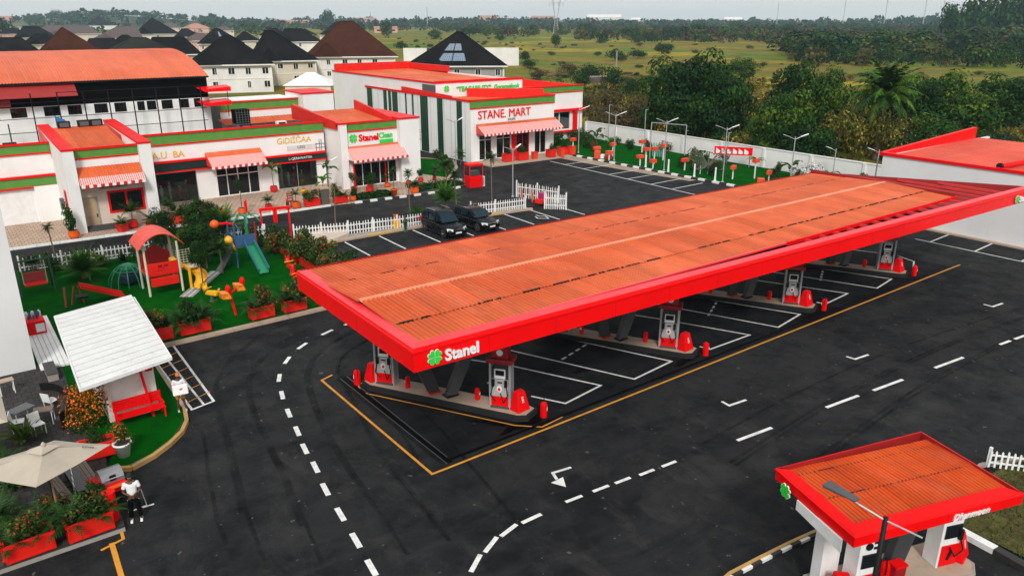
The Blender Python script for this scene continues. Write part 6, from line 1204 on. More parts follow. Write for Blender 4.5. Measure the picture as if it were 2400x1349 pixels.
potted(10.7, 65.9, P0, 'box', redpot, pm_small[0], 'red square pot with a bushy fern under the red framed window', 1.15)
potted(12.9, 66.1, P0, 'box', redpot, pm_small[2], 'red square pot with a small palm just right of the red framed window', 1.15)
potted(14.2, 65.6, P0, 'round', orangepot, pm_small[1], 'orange round pot with a thin-stemmed palm beside the second fin', 1.15, .9, .8)
potted(16.9, 65.7, P0, 'round', orangepot, pm_small[2], 'orange round pot with a slim palm between two red planter boxes', 1.0, .8, .8)
potted(20.2, 66.0, P0, 'round', orangepot, bsh[0], 'orange pot with a tall stemmed shrub in front of the glazed door', 1.1, 1.3, (.7, .7, 1.4))
potted(25.7, 73.2, P0, 'round', redpot, ban[1], 'red round pot with a spreading banana palm on the terrace by the door', 1.15, 1.2, .9)
potted(24.75, 65.2, P0, 'round', orangepot, pm_small[2], 'orange round pot with a small palm in front of the carved chair', 1.25, .5, .8)
potted(30.1, 65.0, P0, 'round', orangepot, bsh[0], 'orange round pot at the left end of the black and white kerb', 1.0)
potted(34.3, 64.8, P0, 'tall', orangepot, pm_small[0], 'tall orange pot with a dark palm on the path between the two beds', 1.15, 1.5, .7)
potted(36.3, 64.4, P0, 'round', orangepot, pm_small[0], 'wide orange pot with a small palm at the kerb of the second bed', 1.35, .1, .9)
potted(34.0, 69.3, P0, 'round', redpot, bsh[2], 'small red pot with a dark ball shrub left of the clean shop door', .8, .4, 1.2)
potted(38.0, 68.6, P0, 'round', redpot, ban[1], 'red bowl pot with a drooping plant right of the clean shop door', .8, .2, .7)
potted(27.7, 70.6, P0, 'round', yellow, bsh[3], 'yellow pot with a flowering shrub on the terrace near the stone post', 1.0, .3, .7)
potted(41.2, 68.8, P0, 'round', redpot, bsh[0], 'small red pot right of the white pier of the clean shop', .7)
for i, (x, y, k, me, s, th, lb) in enumerate([(11.6, 66.6, 'round', pm_small[1], 1.3, .5, 'dark bushy palm between the two red square pots'), (15.0, 67.2, 'round', bsh[0], 1.0, .3, 'shrub behind the tall palm pot near the second fin'), (22.6, 66.2, 'round', pm_small[0], 1.0, .3, 'small palm on the paving right of the glazed doors'), (31.7, 68.0, 'tall', bsh[3], 1.1, .4, 'flowering shrub in a tall pot before the clean shop left pier'), (33.0, 67.3, 'round', bsh[2], 1.2, .2, 'dark shrub in a pot behind the first ground-cover bed'), (28.0, 66.6, 'round', ban[1], 1.1, .9, 'banana palm behind the speckled stone pillar'), (39.6, 68.9, 'round', bsh[0], .9, .2, 'small shrub pot against the white pier'), (35.6, 68.6, 'round', pm_small[2], .9, .5, 'small palm pot right before the clean shop doors')]): potted(x, y, P0, k, [redpot, orangepot][i % 2], me, lb, s, th)
def planter(x, y, z, rz, W, label, plant=None, h=.62, d=.6, mt=None, ps=1.0):
    t = thing('planter_box', label, 'planter', (x, y, z), rz); mt = mt or redpot; w2, d2 = W/2, d/2
    m_ = MB(); m_.box(-w2, w2, -d2, -d2+.04, .06, h).box(-w2, w2, d2-.04, d2, .06, h).box(-w2, -w2+.04, -d2+.04, d2-.04, .06, h).box(w2-.04, w2, -d2+.04, d2-.04, .06, h).box(-w2+.04, w2-.04, -d2+.04, d2-.04, .06, .1); m_.build('box', mt, t)
    MB().box(-w2-.04, w2+.04, -d2-.04, -d2+.05, h, h+.05).box(-w2-.04, w2+.04, d2-.05, d2+.04, h, h+.05).box(-w2-.04, -w2+.05, -d2+.05, d2-.05, h, h+.05).box(w2-.05, w2+.04, -d2+.05, d2-.05, h, h+.05).build('rim', mt, t)
    f = MB(); y_ = -d2-.025
    f.box(-w2, w2, y_, -d2-.001, .06, .13).box(-w2, w2, y_, -d2-.001, h-.08, h-.001).box(-w2, -w2+.07, y_, -d2-.001, .13, h-.08).box(w2-.07, w2, y_, -d2-.001, .13, h-.08); f.build('front_moulding', mt, t)
    for sx in (-w2+.06, w2-.06):
        for sy in (-d2+.06, d2-.06): MB().lathe((sx, sy, 0), [(.03, 0), (.05, .02), (.045, .06)], 8).build('foot', mt, t)
    MB().box(-w2+.045, w2-.045, -d2+.045, d2-.045, h-.15, h-.08).build('soil', soil, t)
    ps_ = plant if isinstance(plant, list) else [plant or bsh[1]]
    for i, pl in enumerate(ps_): link('foliage', pl, t, ((i-(len(ps_)-1)/2)*W/len(ps_), 0, h-.1), rz=rv(0, 6), sc=ps if isinstance(ps, tuple) else (ps, ps, ps))
    return t
planter(15.4, 65.9, P0, -.03, 1.3, 'red planter box with tall broad-leaf plants right of the second fin', [bld[1], bsh[1], ban[1]], ps=1.0)
planter(18.0, 66.1, P0, -.03, 1.3, 'red planter box with a leafy shrub in front of the glazed doors', [bsh[1], pm_small[2]])
planter(26.25, 65.3, P0, -.03, 1.35, 'red planter box with low shrubs right of the carved chair', [bsh[1], bsh[3]])
planter(28.85, 65.0, P0, -.03, 1.25, 'red planter box with a tall shrub left of the first ground-cover bed', [bsh[2], pm_small[0]])
for i, (x, W, lb, pl) in enumerate([(7.55, 1.2, 'red planter half hidden behind the kiosk roof at the turf edge', [bsh[3], bld[0]]), (9.3, 1.55, 'red planter with arching ferns at the front edge of the playground', [pm_small[1], bsh[2], pm_small[1]]), (12.95, 1.3, 'red planter with feathery plant, left of the pair near the canopy', [pm_small[0], bsh[3]]), (14.85, 1.3, 'red planter with dense palm, right of the pair near the canopy', [pm_small[1], bsh[1]]), (16.9, 1.3, 'red planter tucked under the left corner of the long canopy', [bsh[1]])]): planter(x, 40.95, .14, .02, W, lb, pl, h=.68, ps=1.35)
planter(-.05, 25.25, .165, .05, 1.35, 'big red planter at the bottom left corner with ferns', [pm_small[0], bsh[3], pm_small[2]], h=.62)
planter(1.65, 25.25, .165, .05, 1.35, 'big red planter beside the red cylinder in the bottom left', [pm_small[1], bsh[1], pm_small[0]], h=.62)
planter(2.75, 30.3, .165, -.1, 1.2, 'red planter behind the beige parasol next to the orange flowers', [bsh[2]], h=.6, ps=.7)
for i, y in enumerate((44.2, 46.2, 48.3, 50.4, 52.5, 54.6)): planter(18.75, y, .14, math.pi/2, 1.5, ['nearest to the canopy', 'second from the canopy', 'third from the canopy', 'fourth from the canopy', 'fifth from the canopy', 'farthest from the canopy'][i]+', red planter in the row right of the playground', [[bsh[1], bsh[3]], [bsh[2], bld[0]], [bsh[1], bsh[1]], [bsh[3], pm_small[0]], [bsh[1], bsh[2]], [bsh[0]]][i], h=.6, ps=1.5)
# big plants
def plant(x, y, z, me, label, sc=1.0, th=0, tr=.05, name='garden_plant', cat='plant', part='leaves', lean=(0, 0)):
    t = thing(name, label, cat, (x, y, z), rv(0, 6)); 
    if th: MB().tube((0, 0, -.1), (lean[0], lean[1], th), tr, tr*.7, 7).build('trunk', palmtrunk, t)
    else: MB().tube((0, 0, -.05), (0, 0, .12), .06*1.5, .05, 7).build('stem_base', palmtrunk, t)
    link(part, me, t, (lean[0], lean[1], th), sc=sc if isinstance(sc, tuple) else (sc, sc, sc)); return t
plant(6.2, 54.8, .13, cyc, 'large bright cycad with feathery fronds at the back of the playground', 1.0, .5, .2)
plant(3.7, 58.4, .13, pm_small[1], 'small palm by the street corner left of the cycad', 1.1, .5)
plant(16.2, 58.0, .13, cyc, 'large dark palm at the back right of the playground', 1.05, 1.1, .16)
plant(13.2, 56.3, .13, bld[1], 'spiky yellow-green plant behind the red playhouse roof', 1.7)
plant(13.9, 55.8, .13, crA[0], 'dark leafy tree behind the playground slides', (1.3, 1.3, 1.9), 1.0, .08, 'playground_tree', 'tree', 'crown')
plant(13.2, 52.2, .13, crA[1], 'dark dense tree in the middle of the playground', (1.35, 1.35, 1.7), .9, .08, 'playground_tree', 'tree', 'crown')
plant(11.6, 47.3, .13, crA[1], 'slim dark tree with a thin trunk beside the yellow spiral slide', (.75, .75, 1.2), 1.7, .05, 'playground_tree', 'tree', 'crown')
plant(15.0, 55.3, .13, bsh[2], 'round bush beside the blue tower', 1.6, 0, part='foliage')
plant(10.7, 56.6, .13, bsh[2], 'dark bush behind the green dome climber', 1.4, 0, part='foliage')
plant(9.0, 57.2, .13, bld[0], 'dark spiky plant by the back fence', 1.2)
plant(34.0, 55.0, .03, cyc, 'bright green palm behind the two dark cars', .95, 1.5, .15)
plant(31.0, 54.6, .03, fanm[1], 'green fan palm at the fence left of the cars', 1.0, .5)
plant(32.6, 54.9, .03, bsh[3], 'flowering red and yellow bush behind the left car', 1.1, 0, part='foliage')
for i, (x, y, me, sc, th, nm, lb) in enumerate([(11.8, 56.9, crA[0], (1.1, 1.1, 1.6), .8, 'crown', 'dark tree at the back fence behind the playhouse roof'), (14.9, 56.6, crA[1], (1.2, 1.2, 1.5), .9, 'crown', 'dark tree between slide tower and back fence'), (12.5, 54.0, crA[2], (1.0, 1.0, 1.3), .5, 'crown', 'lighter green tree behind the netted bridge'), (17.6, 55.6, bsh[2], 1.9, 0, 'foliage', 'large bush at the back of the red planter row'), (17.9, 52.6, bsh[3], 1.8, 0, 'foliage', 'flowering bush beside the red planter row'), (10.0, 55.4, bsh[2], 1.5, 0, 'foliage', 'bush beside the green dome climber'), (7.6, 57.2, bld[1], 1.3, 0, 'leaves', 'spiky clump at the back fence right of the cycad'), (4.9, 57.4, bsh[2], 1.4, 0, 'foliage', 'low dark bush left of the big cycad'), (19.9, 48.2, bsh[3], 1.9, .2, 'foliage', 'tall leafy bush spilling over the planter row near the canopy'), (19.8, 51.0, bsh[1], 2.0, .2, 'foliage', 'wide leafy bush outside the planter row'), (20.0, 45.4, bsh[2], 1.7, .1, 'foliage', 'bush at the left rear corner of the long canopy'), (13.7, 50.4, pm_tree[0], .9, 1.7, 'fronds', 'dark small palm in the middle of the turf')]): plant(x, y, .13 if x < 19 else .0, me, lb, sc, th, .06, 'playground_plant', 'plant', nm)
for x, y, z, me, sc, th, lb in [(5.3, 60.0, 0, pm_tree[1], .55, 2.6, 'slim young palm on a thin pole-like stem at the left end of the street'), (24.4, 56.3, 0, pm_tree[1], .4, 3.7, 'thin bare-stemmed sapling left of the picket fence'), (31.2, 56.3, 0, pm_tree[0], .5, 3.9, 'tall thin palm in front of the clean shop'), (35.6, 57.4, 0, pm_tree[0], 1.0, 3.9, 'tall palm on a pale pole left of the red booth'), (37.2, 58.4, 0, pm_tree[1], .9, 2.8, 'shorter dark palm beside the tall palm'), (38.8, 55.0, 0, pm_tree[0], .85, 4.5, 'tallest thin palm with reddish stem right of the red booth')]: plant(x, y, z, me, lb, sc, th, .06, 'young_palm', 'palm', 'fronds', (rv(-.15, .15), rv(-.15, .15)))
plant(40.6, 67.6, .14, pm_tree[1], 'arching dead-leaf palm in front of the white pier', .9, 1.4, .04, 'young_palm', 'palm', 'fronds')
plant(29.6, 69.2, .14, ban[0], 'tall banana palm in front of the clean shop left corner', .95, 2.2, .06)
plant(48.6, 75.2, .14, pm_tree[1], 'pale palm at the corner of the mart', 1.0, 1.2, .07, 'young_palm', 'palm', 'fronds')
plant(45.6, 80.5, .14, pm_tree[0], 'tall green palm beside the mart side wall', 1.0, 3.0, .09, 'young_palm', 'palm', 'fronds')
for i, (x, y) in enumerate([(44.5, 71.5), (45.6, 73.0), (46.9, 76.4), (48.3, 79.5)]): plant(x, y, .14, bsh[[3, 0, 2, 1][i]], ['flowering bush in the bed left of the mart, nearest', 'second bush in the bed left of the mart', 'third bush in the bed left of the mart', 'farthest bush in the bed left of the mart'][i], 1.3, 0, part='foliage')
mb = MB()
for (x0, x1, y0, y1) in [(30.6, 34.6, 64.8, 67), (37.0, 42.8, 64.9, 67.5)]:
    for i in range(2600):
        x, y = rv(x0, x1), rv(y0, y1); mb.m(random.choice([lf_dark, lf_dark, lf_mid])); s = rv(.06, .13); a = Vector((rv(-1, 1), rv(-1, 1), rv(-.5, .5))).normalized()*s; b = a.cross(Vector((rv(-1, 1), rv(-1, 1), 1))).normalized()*s*.6; p = Vector((x, y, .16+rv(0, .38)*(.4+.6*abs(math.sin(x*2)*math.sin(y*2.4))))); mb.face([p-a, p-b, p+a, p+b])
tag(mb.build('ground_cover'), 'dark low ground cover plants in the two beds behind the black and white kerb', 'plants', None, 'stuff')
# orange flower bush by the kiosk and white pot
obush = bush_mesh('foliage', 2600, .95, .8, 1.5, .13, [lf_mid, lf_olive, lf_dark], 14, .6, flw_o)
plant(2.95, 33.0, .14, obush, 'big bush covered in orange flowers beside the kiosk', .98, 0, part='foliage', name='flower_bush', cat='bush')
potted(3.55, 29.75, .14, 'tall', whitep, bush_mesh('foliage', 700, .4, .4, .8, .10, [lf_mid, lf_olive], 7, .22, flw_o), 'white tapered pot with an orange flowering plant on the curved turf edge', 1.05)
# ================================================================== LAMP POSTS
def lamp(x, y, z, h, label, az=.35, both=True, grp='double-armed garden lamps'):
    t = thing('street_lamp', label, 'street lamp', (x, y, z), az, grp); MB().tube((0, 0, 0), (0, 0, h), .065, .045, 8).build('pole', lgrey, t); MB().lathe((0, 0, 0), [(.14, 0), (.14, .03), (.08, .12), (0, .12)], 10).build('base', lgrey, t)
    for s in ((1, -1) if both else (1,)):
        MB().tube((0, 0, h-.25), (s*.62, 0, h+.02), .03, n=6).build('arm', lgrey, t)
        MB().hexa([(s*.55, -.09*s, h-.02), (s*1.25, -.09*s, h+.22), (s*1.25, .09*s, h+.22), (s*.55, .09*s, h-.02), (s*.55, -.09*s, h+.03), (s*1.25, -.07*s, h+.27), (s*1.25, .07*s, h+.27), (s*.55, .09*s, h+.03)]).build('lamp_head', whitep if s > 0 else lgrey, t)
    return t
ln = ['farthest', 'second farthest', 'third', 'nearest']
lamp(64.55, 66.3, .13, 5.45, 'double-armed lamp at the kerb, nearest to the mart', -.5); lamp(64.6, 58.4, .13, 5.45, 'double-armed lamp at the kerb in the middle of the garden', -.5); lamp(64.6, 50.3, .13, 5.55, 'double-armed lamp at the kerb left of the white flower mound', -.5); lamp(64.7, 42.5, .13, 5.5, 'double-armed lamp standing right above the long canopy', -.5)
lamp(64.9, 73.1, .13, 5.5, 'lamp at the right corner of the mart', -.5, False, None); lamp(73.9, 43.7, .13, 3.4, 'small lamp by the boundary wall above the canopy ridge', 2.8, False, None); lamp(64.9, 34.4, .13, 5.3, 'small lamp beside the left corner of the red roof store', 2.8, False, None)
lamp(47.6, 74.6, .14, 5.1, 'double-armed lamp in front of the mart side wall', .2, True, None); lamp(43.4, 58.1, 0, 4.6, 'lamp pole standing in the street in front of the mart', .3, True, None); lamp(29.9, 70.0, .14, 3.0, 'thin lamp pole at the left corner of the clean shop', .2, False, None)
for i, (x, y, h) in enumerate([(73.9, 70.5, 5.0), (74.2, 77.5, 5.0), (74.3, 64, 3.0), (73.6, 57, 3.6)]):
    t = thing('thin_pole', ['tall thin grey pole by the boundary wall behind the swing frame', 'thin grey pole by the boundary wall near the mart', 'short thin pole by the boundary wall', 'slim pole above the butterfly sculpture'][i], 'pole', (x, y, .13)); MB().tube((0, 0, 0), (0, 0, h), .05, n=6).build('shaft', lgrey, t); MB().bar((0, 0, h-.1), (.5, 0, h-.05), .05).build('bracket', lgrey, t)
# ================================================================== GARDEN
lanm = mat('orange_red_box', (.78, .06, .015), .45)
lanl = ['orange-red box on a tall white post at the garden corner by the mart', 'low orange box lantern beside the first kerb lamp near the mart', 'orange box lantern at the kerb just behind the red tub cluster', 'orange box lantern standing behind the first double lamp', 'tall orange box lantern left of the hanging green strips', 'orange box lantern at the kerb in front of the swing frame', 'highest orange box lantern below the swing frame', 'orange box lantern right beside the hanging green strips', 'orange box lantern at the foot of the middle lamp', 'orange box lantern left of the butterfly sculpture', 'orange box lantern far back near the boundary wall', 'orange box lantern right of the butterfly, beside the third lamp', 'tall orange box lantern left of the white flower mound', 'low orange box lantern at the kerb above the canopy edge']
gl_ = [(63.9, 73.0, 1.9), (64.7, 69.5, 1.2), (64.1, 66.7, 1.1), (66.6, 68.7, 1.6), (67.5, 64.0, 1.5), (64.5, 62.0, 1.2), (66.7, 61.9, 1.9), (69.3, 62.9, 1.9), (64.4, 59.9, 1.0), (66.4, 57.0, 1.3), (71.5, 68.5, 1.5), (66.6, 50.6, 1.4), (68.8, 49.5, 2.0), (67.6, 46.9, 1.3)]
for i, (x, y, h) in enumerate(gl_):
    t = thing('box_lantern', lanl[i], 'lantern', (x, y, .13), rv(-.4, .4), 'orange-red box lanterns in the green garden'); MB().box(-.06, .06, -.06, .06, 0, h-.35).build('post', whitep, t); MB().box(-.42, .42, -.24, .24, h-.32, h+.04).build('lantern_box', lanm, t); t.scale = (rv(.75, 1.15), rv(.8, 1.1), 1)
for i, (x, y, k) in enumerate([(72.5, 78.0, 0), (70.8, 73.5, 1), (70.5, 58.5, 0), (72.5, 47.6, 0), (71.0, 42.5, 1), (73.3, 52.8, 1), (70.9, 37.3, 0)]): plant(x, y, .13, ban[k], 'banana plant '+['beside the right wing of the mart', 'near the swing frame', 'behind the middle lamp', 'left of the white flower mound', 'just above the canopy roof corner', 'by the boundary wall right of the butterfly', 'low in front of the boundary wall at far right'][i], [1.5, 1.1, 1.4, 1.3, 1.4, 1.1, 1.3][i], .5)
for i, (x, y, s) in enumerate([(70, 79, 1.6), (73, 82, 1.6), (66.3, 79.5, 2.0), (73.4, 73, 1.1), (68.5, 75.5, 1.8), (73.8, 67, 1.5), (67.5, 56.5, 1.5), (66.6, 53.3, 1.6), (70.5, 45.5, 1.4), (73.6, 60, 1.0), (69, 55.2, 1.2), (66.5, 45.5, 1.3)]): plant(x, y, .13, bsh[[2, 1, 2, 0, 2, 1, 2, 2, 1, 0, 3, 2][i]], 'dark round bush '+['beside the mart wing window', 'in the far corner of the garden', 'near the mart right front corner', 'below the thin pole by the wall', 'in the upper part of the garden', 'in front of the boundary wall centre', 'behind the orange lanterns mid garden', 'under the butterfly sculpture', 'left of the white mound', 'at the foot of the wall', 'right of the butterfly sculpture', 'at the kerb near the canopy'][i], s, 0, part='foliage')
for i, (x, y, k, s) in enumerate([(73.6, 80.5, 2, 1.2), (71.5, 81.5, 1, 1.5), (68.2, 81.0, 2, 1.6), (70.2, 76.6, 0, 1.3), (73.6, 75.4, 1, 1.1), (67.2, 72.6, 3, 1.4), (72.0, 71.2, 0, 1.5), (73.9, 69.6, 2, 1.4), (71.4, 65.2, 3, 1.2), (73.9, 62.2, 1, 1.3), (69.9, 60.4, 2, 1.1), (73.9, 57.6, 3, 1.2), (68.0, 58.9, 2, 1.3), (73.8, 50.3, 0, 1.3), (70.3, 48.2, 2, 1.2), (67.6, 43.4, 3, 1.3), (73.6, 40.2, 1, 1.5)]): plant(x, y, .13, bsh[k], ['hedge bush at the wall corner beside the mart', 'second hedge bush behind the mart wing lamp', 'dark hedge bush before the mart wing window', 'leafy shrub between banana plant and mart lamp', 'wide bush below the tall thin pole', 'flowering bush near the mart end of the garden', 'small-leaved bush left of the swing frame', 'dark bush at the wall left of the swing frame', 'flowering bush behind the hanging strips', 'bush at the wall right of the swing frame', 'dark ball bush right of the hanging strips', 'flowering bush at the wall left of the red board', 'dark bush left of the butterfly legs', 'bush at the wall right of the red board', 'dark bush before the white flower mound', 'flowering bush at the canopy edge', 'wide bush right of the white flower mound'][i], s, 0, part='foliage')
sw = thing('garden_swing', 'tall thin metal swing frame with hanging green strips in the garden', 'frame', (69.5, 62.5, .13), -1.25)
for x in (-2.2, 2.2): MB().tube((x, 0, 0), (x, 0, 4.3), .06, n=6).build('post', lgrey, sw)
MB().tube((-2.2, 0, 4.3), (2.2, 0, 4.3), .05, n=6).build('cross_beam', lgrey, sw); m_ = MB(); [m_.hexa([(x, -.02, .4), (x+.12, -.02, .3), (x+.12, .02, .3), (x, .02, .4), (x, -.02, 2.0), (x+.12, -.02, 1.8), (x+.12, .02, 1.8), (x, .02, 2.0)]) for x in [-1.9+.22*k for k in range(7)]]; m_.build('hanging_strips', mat('green_strips', (.10, .38, .25), .6), sw)
bf = thing('butterfly_sculpture', 'grey mesh butterfly sculpture on thin legs in the garden', 'sculpture', (66.7, 54.0, .13), -.75); bfm = mat('grey_mesh', (.13, .11, .09), .8)
for s in (-1, 1):
    m_ = MB(); out_ = [(.1, 1.0), (.6, 1.9), (1.3, 2.6), (2.0, 2.8), (2.3, 2.4), (2.0, 1.7), (1.5, 1.35), (1.7, 1.0), (1.5, .6), (.9, .5), (.3, .75), (.1, 1.0)]
    for (a, b), (c, d) in zip(out_, out_[1:]): m_.bar((s*a, -.1*a, b), (s*c, -.1*c, d), .09, .07); m_.bar((s*.1, 0, 1.2), (s*(a+c)/2, -.1*a, (b+d)/2), .035)
    for k in range(1, 6):
        q = k/6
        for (a, b), (c, d) in zip(out_[1:-1], out_[2:]): m_.bar((s*(.1+(a-.1)*q), -.1*a*q, 1.2+(b-1.2)*q), (s*(.1+(c-.1)*q), -.1*c*q, 1.2+(d-1.2)*q), .035)
    m_.build('wing', bfm, bf)
MB().tube((0, 0, .6), (0, 0, 2.4), .1, .05, 8).build('body', bfm, bf)
for x in (-.8, 0, .9): MB().tube((x, 0, 0), (x, 0, .9), .04, n=6).build('leg', whitep, bf)
rb_ = thing('garden_board', 'red board with white characters standing before the boundary wall', 'board', (72.6, 55.4, .13), -math.pi/2+.6); MB().box(-2.1, 2.1, -.05, .05, 1.3, 2.2).build('board', red, rb_); m_ = MB(); [m_.prism([(-1.9+.62*k, -.09), (-1.45+.62*k, -.09), (-1.45+.62*k, -.052), (-1.9+.62*k, -.052)], 1.45, [2.05, 1.75, 1.75, 2.05]) for k in range(6)]; m_.build('characters', whitep, rb_); MB().box(-1.9, -1.8, -.05, .05, 0, 1.3).box(1.8, 1.9, -.05, .05, 0, 1.3).build('legs', lgrey, rb_)
mdm = bush_mesh('blossom', 4200, 1.6, 1.4, 1.1, .16, [frost, whitep, whitep, frost, lf_mid], 10); md = link('white_flower_mound', mdm, None, (72.0, 45.5, .13), sc=1.2); tag(md, 'white blossoming mound beside the boundary wall above the canopy', 'flower bush')
for i, (x, y, z) in enumerate([(64.4, 68.1, .13), (66.0, 45.9, .13)]):
    t = thing('red_planter_cluster', ['red and white tub cluster at the garden kerb near the parking bays', 'orange and white tubs at the kerb just above the canopy roof'][i], 'tubs', (x, y, z), -.9); MB().box(-1.0, -.3, -.3, .3, 0, .9).box(.3, 1.1, -.35, .35, 0, .55).build('tub', lanm, t, bevel=.05); MB().box(-.25, .2, -.3, .3, 0, .5).build('white_tub', whitep, t, bevel=.05); link('foliage', bsh[3], t, (.7, 0, .5), sc=.6)
for i, (x, y) in enumerate([(64.3, 57.5), (64.4, 53.9), (64.4, 61.0), (64.5, 51.2)]): t = thing('bollard', ['white bollard on the kerb left of the butterfly sculpture', 'white bollard on the kerb right of the butterfly sculpture', 'white bollard on the kerb before the swing frame', 'white bollard on the kerb next to the third lamp'][i], 'bollard', (x, y, .13), 0, 'white bollard posts along the garden kerb'); MB().lathe((0, 0, 0), [(.14, 0), (.10, .2), (.08, 1.2), (.11, 1.3), (0, 1.4)], 10).build('post', whitep, t)
# things in front of the mart
for i, (x, y, W, pl) in enumerate([(54.0, 73.2, 1.3, bsh[0]), (55.9, 73.0, 1.4, bsh[2]), (60.0, 72.6, 1.0, bsh[0]), (62.6, 73.2, 1.5, bsh[2])]): planter(x, y, .155 if x < 62.8 else .0, -.05, W, 'red planter '+['left of the mart entrance', 'in the middle before the mart doors', 'right of the mart doors', 'large, at the right corner of the mart'][i], [pl], h=.9, d=.8)
for i, (x, y, h) in enumerate([(61.2, 72.0, .9), (57.5, 72.6, .8), (63.3, 72.4, 1.1)]): t = thing('red_bin', ['small red bin on the mart step, right', 'red bin between the mart planters', 'tall orange-red bin at the right corner of the mart'][i], 'bin', (x, y, .155 if x < 62.8 else 0)); MB().hexa([(-.25, -.25, 0), (.25, -.25, 0), (.25, .25, 0), (-.25, .25, 0), (-.33, -.3, h), (.33, -.3, h), (.33, .3, h), (-.33, .3, h)]).build('body', lanm, t); MB().box(-.34, .34, -.31, .31, h, h+.08).build('lid', red, t)
# red kiosk booth in the street
bo = thing('red_booth', 'red and glass vending booth with white side standing in the street', 'booth', (43.1, 64.3, 0), -.12); MB().box(-.75, .75, -.6, .6, 0, 1.15).build('lower_body', red, bo, bevel=.03); MB().box(-.78, .78, -.63, .63, 2.15, 2.35).build('roof', red, bo, bevel=.03)
for x in (-.72, .72):
    for y in (-.57, .57): MB().box(x-.04, x+.04, y-.04, y+.04, 1.15, 2.15).build('corner_post', red, bo)
MB().box(-.68, .68, -.58, -.56, 1.17, 2.13).box(-.74, -.72, -.53, .53, 1.17, 2.13).build('pane', glass, bo); MB().box(-.5, .5, -.3, .3, 1.16, 1.6).build('stock', frost, bo); MB().box(.76, 1.05, -.45, .45, 0, 1.0).build('white_side', whitep, bo, bevel=.02); m_ = MB(); [m_.box(.8+.07*k, .83+.07*k, -.48, -.452, .1, .95) for k in range(3)]; m_.build('slats', grey, bo)
# carved chair, stone post, green can, toy car, terrace table
ch = thing('red_ladder_chair', 'small red ladder-back chair behind the orange pot on the shop terrace', 'chair', (24.7, 66.1, P0), .2)
for sx in (-.25, .25): MB().tube((sx, .25, 0), (sx, .25, 1.3), .04).build('leg', darkred, ch); MB().tube((sx, -.25, 0), (sx, -.25, .5), .04).build('leg', darkred, ch)
MB().box(-.3, .3, -.3, .3, .48, .54).build('seat', darkred, ch); [MB().box(-.25, .25, .23, .27, z, z+.09).build('back_slat', darkred, ch) for z in (.7, .9, 1.1)]
sp_ = thing('stone_post', 'short speckled stone pillar between two red planters', 'post', (27.5, 65.4, P0)); MB().box(-.38, .38, -.3, .3, 0, 1.4).build('shaft', mat('speckled_stone', (.12, .11, .09), .8, col2=(.04, .04, .03), vs=9), sp_, bevel=.03); MB().box(-.43, .43, -.35, .35, 1.4, 1.52).build('cap', tan, sp_)
hy = thing('hydrant_post', 'dark green post with a red top beside the carved chair', 'post', (24.0, 65.3, P0)); MB().lathe((0, 0, 0), [(.13, 0), (.14, .05), (.14, .7), (.10, .75)], 10).build('body', dgreen, hy); MB().lathe((0, 0, .75), [(.11, 0), (.11, .12), (.05, .22), (0, .24)], 10).build('cap', red, hy)
for i, (x, y) in enumerate([(17.05, 66.0), (20.55, 66.0)]): t = thing('red_sign_stake', ['red pointed stake left of the planter by the glazed doors', 'red pointed stake beside the tall orange pot'][i], 'post', (x, y, P0)); MB().box(-.12, .12, -.04, .04, 0, 1.0).build('board', red, t); MB().prism([(-.12, -.04), (.12, -.04), (.12, .04), (-.12, .04)], 1.0, [1.05, 1.2, 1.2, 1.05]).build('tip', red, t)
tc = thing('toy_car', 'red and purple toy car behind the white railing leaf', 'toy car', (43.6, 53.9, .02), .4); MB().hexa([(-.7, -.4, .15), (.7, -.4, .15), (.7, .4, .15), (-.7, .4, .15), (-.65, -.38, .6), (.6, -.38, .5), (.6, .38, .5), (-.65, .38, .6)]).build('body', redpot, tc, bevel=.06); MB().box(-.3, .2, -.3, .3, .55, 1.1).build('cab', mat('purple_plastic', (.35, .02, .12), .4), tc, bevel=.08); [MB().tube((x, y-.05, .17), (x, y+.05, .17), .17, n=12).build('wheel', black, tc) for x in (-.42, .42) for y in (-.4, .4)]
for i, (x, y) in enumerate([(42.6, 56.3), (42.9, 55.1)]): t = thing('orange_buffer', ['orange rounded panel behind the slatted fence leaf, upper', 'orange rounded panel behind the slatted fence leaf, lower'][i], 'panel', (x+.5, y, .02), 1.0); MB().box(-.3, .3, -.06, .06, 0, 1.0).build('board', orangepot, t, bevel=.05); MB().lathe((0, 0, 1.0), [(.28, 0), (.22, .15), (0, .22)], 12, sy=.2).build('top', orangepot, t)
rf_ = thing('red_pot_plant', 'round red pot between the right car and the fence', 'pot', (36.3, 53.95, .02)); link('pot', pot_mesh('round', redpot), rf_, sc=1.3); link('foliage', bsh[3], rf_, (0, 0, .6), sc=.6)
ob_ = thing('orange_flower_box', 'orange flower box on the fence left of the cars', 'planter', (28.8, 54.3, .02)); MB().box(-.28, .28, -.2, .2, 0, .7).build('box', yellow, ob_, bevel=.02); link('foliage', bush_mesh('foliage', 260, .3, .25, .4, .09, [flw_o, lf_yell, flw_o], 5), ob_, (0, 0, .7)); 
dp = thing('dark_figurine', 'small dark statue at the kerb left of the parked cars', 'statue', (28.9, 53.0, .0)); MB().lathe((0, 0, 0), [(.2, 0), (.08, .15), (.12, .5), (.2, .8), (.12, 1.0), (.05, 1.1), (.09, 1.2), (0, 1.35)], 9).build('body', dgreen, dp); MB().bar((-.35, 0, .75), (.35, 0, .85), .07).build('arms', dgreen, dp)
